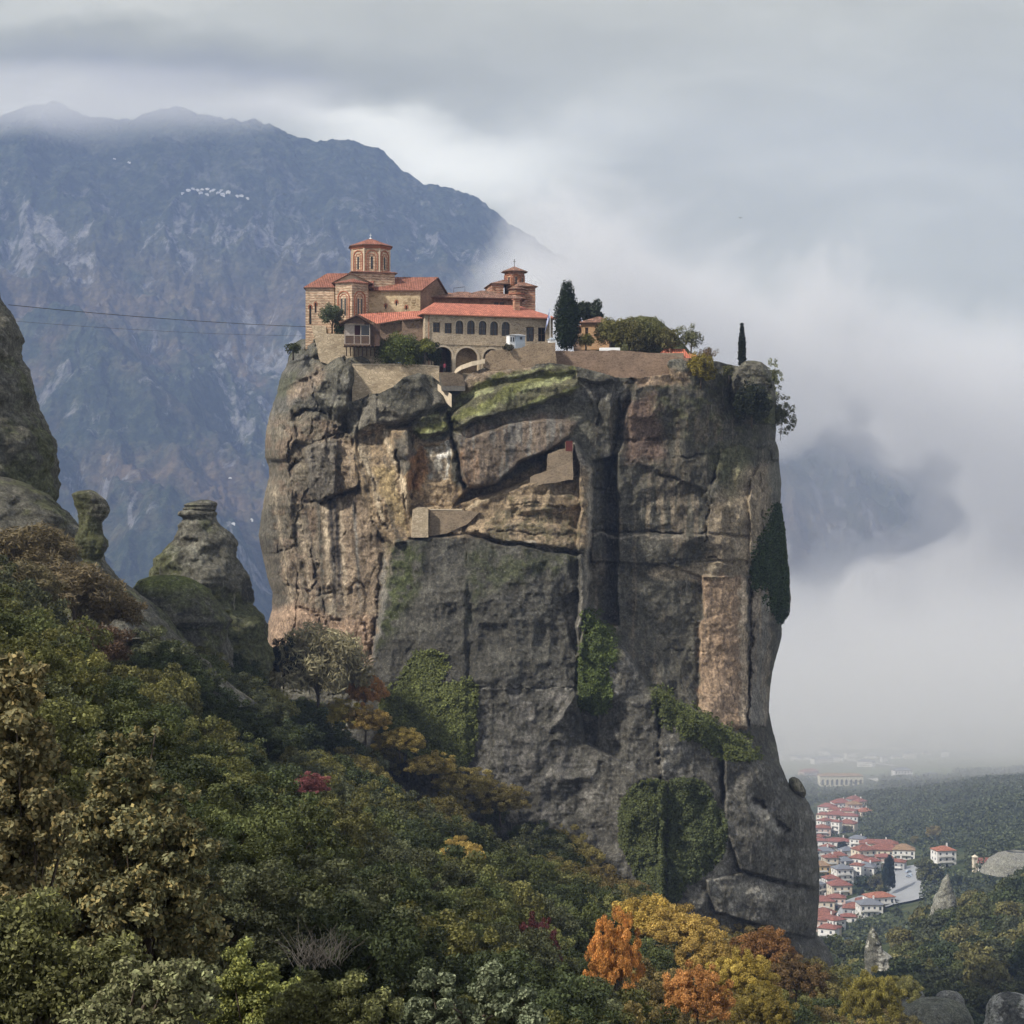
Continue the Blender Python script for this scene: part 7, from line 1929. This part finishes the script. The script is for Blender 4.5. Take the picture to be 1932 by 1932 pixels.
# arcaded building
u, v = cc2(555, 452)
p, Y = on_valley(u, v); w_ = 275 * .295 * K * Y / S
r = empty('arcaded_building', (p.x, p.y, p.z), .05, 'long pale yellow building with a row of arches at the edge of the mist', 'building')
mb = MB(); H = 10.5; ops = []
for k in range(9):
    x = -w_ / 2 + (k + .5) * w_ / 9; ops.append((x - w_ / 26, x + w_ / 26, 1.0, 7.2, True))
wall_open(mb, -w_ / 2, w_ / 2, -3, H, ops, 0, .8); mb.box(-w_ / 2, w_ / 2, 5, 16, -3, H - .1); mb.build('wall', plain('pale_yellow_render', (.62, .57, .42), var=.08, scale=.4), r)
mb = MB(); hip_roof(mb, -w_ / 2, w_ / 2, 0, 16, H + .2, 2.2, .8); mb.build('roof', [ROOFS['ochre'], M_SILL], r)
for q in ops: MB().box(q[0], q[1], 4.9, 4.99, .5, 6.5).build('window', M_FRW, r)
MB().box(-w_ * .1, w_ * .42, -8, -2, -6, -1.5).build('terrace', WALLS['white'], r)
# house on the spur and the small white chapel
u, v = cc2(1225, 975)
house(u, v, 130 * .295, .8, 3, 'white', 'orange', 'tall white and red house standing alone on the spur', rz=.2, name='villa', group=None)
u, v = cc2(1430, 1005); p, Y = on_valley(u, v)
r = empty('small_church', (p.x, p.y, p.z - .5), .2, 'small white church with bell tower beside reddish trees', 'church')
MB().box(0, 14, 0, 8, -3, 5).build('wall', WALLS['white'], r); mb = MB(); hip_roof(mb, 0, 14, 0, 8, 5.2, 2.2, .5, 0, 0); mb.build('roof', [ROOFS['brown'], M_SILL], r)
mb = MB(); mb.box(-2.6, -.2, 1, 3.4, -3, 6.5)
for cx__, cy__ in ((-2.6, 1), (-.7, 1), (-2.6, 2.9), (-.7, 2.9)): mb.box(cx__, cx__ + .5, cy__, cy__ + .5, 6.5, 8.2)
cone_roof(mb, [(-2.8, .8), (0, .8), (0, 3.6), (-2.8, 3.6)], 8.4, 1.3, .2, None, 0, 0); mb.build('bell_tower', WALLS['cream'], r)
for k in range(3): MB().box(3 + k * 4, 4.2 + k * 4, -.05, .02, 1.5, 3.6).build('window', M_FRW, r)

# square and roads, draped on the ground
def drape(name, pts_uv, width_m, mat_, label, lift=.5, kind='structure'):
    P3 = [on_valley(u, v)[0] for u, v in pts_uv]; Vv, Ff = [], []
    dense = []
    for a, b2 in zip(P3[:-1], P3[1:]):
        n = max(2, int((b2 - a).length / 8))
        for k in range(n): dense.append(a.lerp(b2, k / n))
    dense.append(P3[-1]); m_ = 5
    for i, p in enumerate(dense):
        d_ = dense[min(i + 1, len(dense) - 1)] - dense[max(i - 1, 0)]; n_ = Vector((-d_.y, d_.x, 0)).normalized()
        wd = width_m if not callable(width_m) else width_m(i / len(dense))
        for k in range(m_):
            q = p + n_ * wd * (k / (m_ - 1) - .5); Vv.append((q.x, q.y, float(valley_z(q.x, q.y)) + lift))
    F = grid_faces(len(dense), m_)
    return tag(mesh_np(name, Vv, F, mat_), label, None, None, kind)
ASPH = plain('pale_wet_asphalt', (.27, .28, .29), var=.15, scale=.05, rough=.5)
drape('road', [cc2(1000, 1200), cc2(985, 1100), cc2(990, 1030), cc2(1000, 970)], lambda t: 34 - 6 * t, ASPH, 'open grey square of the town', 1.2)
drape('road', [cc2(560, 1290), cc2(600, 1200), cc2(690, 1170), cc2(760, 1160), cc2(900, 1170)], 8, ASPH, 'street of the town', 1.0)
drape('road', [cc2(740, 410), cc2(830, 440), cc2(930, 460)], 9, plain('pale_track', (.40, .38, .34)), 'pale track', 1.5)
drape('road', [cc2(1545, 400), cc2(1590, 430), cc2(1700, 470)], 7, plain('pale_track', (.40, .38, .34)), 'pale mountain road', 1.5)
drape('road', [cc2(150, 250), cc2(420, 250), cc2(650, 300), cc2(900, 330)], 9, plain('pale_track', (.40, .38, .34)), 'highway in the mist', 1.5)
# cars on the square
cp_ = None
for i, (cx_, cy_) in enumerate([(980, 1020), (990, 1035), (985, 1050)]):
    p, _ = on_valley(*cc2(cx_, cy_))
    if cp_ is None:
        cp_ = empty('parked_car', (0, 0, 0)); b_ = MB(); b_.prism_y([(-2.1, .35), (2.1, .35), (2.1, .85), (1.3, .95), (.8, 1.42), (-1.0, 1.42), (-1.6, .95), (-2.1, .85)], -.85, .85); b_.build('body', M_STEEL, cp_, bevel=.06)
        for sx in (-1.3, 1.3):
            for sy in (-.86, .66): MB().tube([(sx, sy, .33), (sx, sy + .2, .33)], .33, 12).build('wheel', M_IRON, cp_)
        MB().prism_y([(-1.35, .97), (1.1, .97), (.72, 1.36), (-.95, 1.36)], -.87, .87).build('window', M_WIN, cp_)
        o = cp_
    else: o = copy_tree(cp_)
    o.location = p + Vector((0, 0, 1.2)); o.rotation_euler = (0, 0, .4 + i); tag(o, 'small dark car parked on the open grey square of the town', 'car', 'cars on the town square')

# rocks of the valley
def vrock(u0, u1, v0, v1, lab, prof, seed, tf=None, depth=14, push=0):
    p, Y = on_valley((u0 + u1) / 2, v1); rows = [(v0 + (v1 - v0) * t * 1.15, u0 + (u1 - u0) * a, u0 + (u1 - u0) * b2) for t, a, b2 in prof]
    return rock_column('rock', rows, Y - push, depth, lab, seed=seed, rough=1.2, tintf=tf, nr=80, nc=100)
def stripes(c, U, V, x, y, z, nf, nc_):
    s_ = np.sin(x / 1.3 + nf * 3); c = lerp(c, (.42, .41, .36), sstep(-.2, .6, s_) * .9); return lerp(c, (.10, .10, .085), sstep(.3, .9, -s_) * .6)
def paleg(c, U, V, x, y, z, nf, nc_): return lerp(c, (.24, .235, .20), np.full(U.shape, .75))
pk = [(0, .20, .26), (.2, .08, .5), (.5, .03, .8), (.8, 0, .97), (1, 0, 1)]
dm_ = [(0, .42, .55), (.12, .25, .75), (.3, .12, .88), (.6, .03, .97), (1, 0, 1)]
rock_column('rock', [(1748, 1644, 1648), (1765, 1637, 1655), (1790, 1632, 1664), (1805, 1631, 1682), (1834, 1630, 1688), (1850, 1628, 1690)], 470, 9, 'pointed pale rock streaked with white below the town', seed=110, tintf=stripes, nr=90, nc=110)
rock_column('rock', [(1648, 1787, 1790), (1665, 1775, 1795), (1690, 1765, 1801), (1715, 1757, 1806), (1740, 1750, 1808), (1760, 1748, 1810)], 640, 14, 'tall grey fin of rock below the lone villa', seed=120, tintf=paleg, nr=90, nc=110)
rock_column('rock', [(1842, 1706, 1709), (1845, 1700, 1716), (1855, 1690, 1732), (1875, 1682, 1745), (1900, 1680, 1752), (1930, 1678, 1760)], 405, 8, 'steep grey slab above the smooth domed slab', seed=130, tintf=paleg, nr=70, nc=100)
rock_column('rock', [(1885, 1762, 1768), (1886, 1745, 1785), (1888, 1730, 1798), (1892, 1712, 1812), (1900, 1698, 1822), (1912, 1688, 1830), (1930, 1682, 1835), (1960, 1678, 1838)], 385, 12, 'smooth domed slab at the bottom edge right of the yellow trees', seed=140, tintf=lambda c, *a: lerp(c, (.17, .17, .125), np.full(c.shape[:2], .75)), nr=70, nc=110, rough=.5)
rock_column('rock', [(1869, 1788, 1790), (1870, 1780, 1798), (1872, 1774, 1806), (1876, 1768, 1812), (1884, 1764, 1818), (1900, 1762, 1820)], 400, 6, 'small pale slab lying above the smooth domed one', seed=150, tintf=paleg, nr=40, nc=70, rough=.4)
rock_column('rock', [(1872, 1900, 1905), (1874, 1888, 1920), (1878, 1878, 1936), (1887, 1868, 1950), (1905, 1860, 1960), (1960, 1856, 1970)], 370, 9, 'dark rock with pale vertical streaks in the bottom right corner', seed=160, tintf=stripes, nr=70, nc=110)
rock_column('rock', [(1606, 1900, 1935), (1612, 1880, 1960), (1625, 1862, 1980), (1645, 1850, 1990)], 980, 40, 'broad grey rock slab on the hillside behind the small white church', seed=170, tintf=paleg, nr=50, nc=80)

# trees of the near hill and of the town
vt = [proto('hill_tree', 6.0, 2.8, 26, 1.0, 4200, .34, tone=.55, lump=.35, limbs=4) for _ in range(4)]
cnt = 0
VC = [(.062, .080, .036), (.085, .098, .042), (.11, .116, .045), (.050, .066, .032), (.16, .15, .06), (.075, .085, .048)]
vlab = ['dark green', 'mid green', 'olive green', 'blackish green', 'yellowish', 'grey green']
hs = []; tries = 0
while len(hs) < 230 and tries < 40000:
    tries += 1
    Y = 345 + 640 * rnd.random() ** 1.1; u = rnd.uniform(1540, 1965); x = (u - 966) / S * K * Y
    z = float(valley_z(x, Y)); v = 966 - (z + 4) / (K * Y) * S
    if v > 1990 or v < 1600: continue
    if Y > 600 and u < 1745 and v < 1800: continue
    if Y > 640 and u < 1830 and v < 1720: continue
    pz_, Yv = on_valley(u, 966 - (z + 5) / (K * Y) * S)
    if Yv < Y - 40: continue            # hidden behind a nearer ridge
    if any((x - a) ** 2 + (Y - b2) ** 2 < (4.6 + Y * .0045) ** 2 for a, b2 in hs): continue
    # leave the bare rocks and the town free
    if any(abs(u - a) < w2 and abs(v - b2) < h2 for a, b2, w2, h2 in [(1662, 1810, 30, 52), (1785, 1700, 30, 40), (1760, 1905, 65, 20), (1895, 1910, 45, 30)]): continue
    hs.append((x, Y))
for i, (x, Y) in enumerate(hs):
    u = 966 + x / (K * Y) * S; gi = rnd.randrange(6)
    near_ = 'on the near hill at the lower right' if Y < 620 else 'on the far side of the lower right hill'
    place(vt[i % 4], (x, Y, float(valley_z(x, Y)) - .6), rnd.random() * 6.28, rnd.uniform(.8, 1.35) * (1 + Y * .0003), VC[gi], 'hill_tree', '%s tree among many %s' % (vlab[gi], near_), 'tree', 'trees of the lower right hill')
tt = []
for k in range(34):
    cx_, cy_ = rnd.uniform(385, 900), rnd.uniform(600, 1440)
    if cx_ > 640 and (cy_ < 800 or cy_ > 1300): continue
    tt.append((cx_, cy_, rnd.uniform(.5, .95)))
for cx_, cy_, s in tt:
    p, Y = on_valley(*cc2(cx_, cy_)); gi = rnd.randrange(5)
    place(vt[gi % 4], p + Vector((0, -3, 0)), rnd.random() * 6, s, VC[gi], 'town_tree', '%s tree standing between the houses of the town' % vlab[gi], 'tree', 'trees between the houses of the town')
for (cx_, cy_, s, cl_, nm, lab) in [(855, 1165, 1.7, (.022, .034, .022), 'conifer', 'dark pointed conifer in the middle of the town'), (1140, 800, 1.5, (.22, .18, .07), 'autumn_tree', 'yellow tree high on the hillside above the lone villa'),
        (1020, 830, 1.0, (.18, .16, .07), 'autumn_tree', 'small yellowish tree behind the long brown roof'), (1110, 1100, 2.2, (.115, .12, .055), 'poplar_tree', 'pale olive tree right of the grey square'), (690, 1130, 1.5, (.045, .06, .03), 'town_tree', 'dark round tree in the middle of the town'),
        (790, 1130, 1.6, (.115, .11, .06), 'town_tree', 'brownish tree left of the dark pointed conifer'), (1525, 1030, 1.2, (.20, .09, .05), 'autumn_tree', 'reddish tree beside the small white church'), (1660, 1640, 0.9, (.20, .04, .05), 'red_tree', 'crimson tree at the right edge on the near hill'),
        (1180, 1520, .9, (.20, .19, .06), 'autumn_tree', 'yellow tree among dark ones on the near hill'), (940, 1520, 1.2, (.17, .155, .06), 'autumn_tree', 'yellow green tree right of the streaked pointed rock'), (1450, 1260, 1.2, (.10, .11, .05), 'town_tree', 'light round tree on the crest of the near hill'),
        (1300, 1120, 1.3, (.03, .04, .02), 'town_tree', 'dark tree behind the tall grey fin of rock'), (560, 870, 1.0, (.03, .045, .03), 'town_tree', 'dark tree below the broad clear red roof')]:
    p, Y = on_valley(*cc2(cx_, cy_))
    o = place(vt[rnd.randrange(4)], p, rnd.random() * 6, s, cl_, nm, lab, 'tree', None, 2.1 if nm == 'conifer' else 1.0)
    if nm == 'conifer': o.scale = (s * .62, s * .62, s * 2.0)

# the woods beyond: one mass
n_w = 9500
wy = 900 + 1300 * nrg.random(n_w * 3) ** .9; wu = nrg.uniform(1500, 1990, n_w * 3); wx = (wu - 966) / S * K * wy; wz = valley_z(wx, wy)
wv = 966 - wz / (K * wy) * S
dens = fbm(wx / 120, wy / 120, wx * 0, 3, 121)
ok = np.ones(len(wx), bool)
def clear(u0, u1, v0, v1): 
    global ok
    ok &= ~((wu > u0) & (wu < u1) & (wv > v0) & (wv < v1) & (nrg.random(len(wu)) < .965))
for q in [(1530, 1630, 1515, 1600), (1530, 1745, 1590, 1740), (1530, 1610, 1700, 1800), (1540, 1660, 1440, 1497), (1690, 1745, 1630, 1710), (1760, 1830, 1600, 1655), (1480, 1800, 1380, 1470)]: clear(*q)
ok &= (dens > -.62)
wi = np.argwhere(ok)[:, 0][:n_w]
V, F, C_ = leaves_mesh('w', np.stack([wx[wi], wy[wi], wz[wi] + 2.6], -1), 2.6 + 1.8 * nrg.random(len(wi)), 150000, 1.25, tone=.6, weights=np.ones(len(wi)), flat=1.0, shell=.6)
wo = mesh_np('far_woods', V, F, LEAF, None, smooth=False, colour=C_); wo.color = (.075, .088, .045, 1)
tag(wo, 'far woods on the hills behind the town', None, None, 'stuff')

# the white village on the mountain
def on_mount(u, v):
    ys_ = np.linspace(2500, 4590, 1500); x = (u - 966) / S * K * ys_; z = (966 - v) / S * K * ys_
    # the mountain grid is sheared: its z is given straight by x, y
    h = mountain_z(x, ys_) - z; k = np.argmax(h > 0)
    return Vector((x[k], ys_[k], float(mountain_z(x[k:k + 1], ys_[k:k + 1])[0])))
vh = empty('village_house', (0, 0, 0)); MB().box(-9, 9, 0, 12, -6, 8).build('wall', WALLS['white'], vh); mb = MB(); hip_roof(mb, -9, 9, 0, 12, 8.2, 3.5, .8); mb.build('roof', [plain('snow_pale_roof', (.62, .62, .62)), M_SILL], vh)
for k in (-5, 0, 5): MB().box(k - 1, k + 1, -.1, .05, 3, 5.5).build('window', M_FRW, vh)
for i, (u, v, s) in enumerate([(355, 361, 1.1), (364, 359, .9), (372, 362, 1.0), (381, 359, .8), (379, 366, 1.0), (390, 359, 1.1), (398, 363, .8), (390, 369, 1.0), (404, 361, 1.0), (412, 366, .9), (418, 362, 1.0), (430, 364, 1.1), (420, 370, 1.2), (446, 372, 1.0), (455, 373, 1.0), (466, 376, .8), (345, 368, .8), (216, 301, .7), (243, 309, .9)]):
    o = vh if i == 0 else copy_tree(vh); p = on_mount(u, v)
    o.location = p; o.rotation_euler = (0, 0, rnd.uniform(-.4, .4)); s *= .46; o.scale = (s, s, s)
    tag(o, 'tiny white house of the village high on the mountainside', 'house', 'white village high on the mountain')
for (u, v) in [(434, 905), (474, 983), (440, 992)]:
    o = copy_tree(vh); o.location = on_mount(u, v); o.scale = (.3, .3, .3); tag(o, 'lone white building low on the mountain in the gap left of the cliff', 'house', 'lone buildings at the foot of the mountain')

# anything still unused leaves the scene
drop = [o for o in list(col.objects) if o.parent is None and o.type == 'EMPTY' and 'category' not in o]
drop = [c for o in drop for c in o.children_recursive] + drop
for o in drop: bpy.data.objects.remove(o)
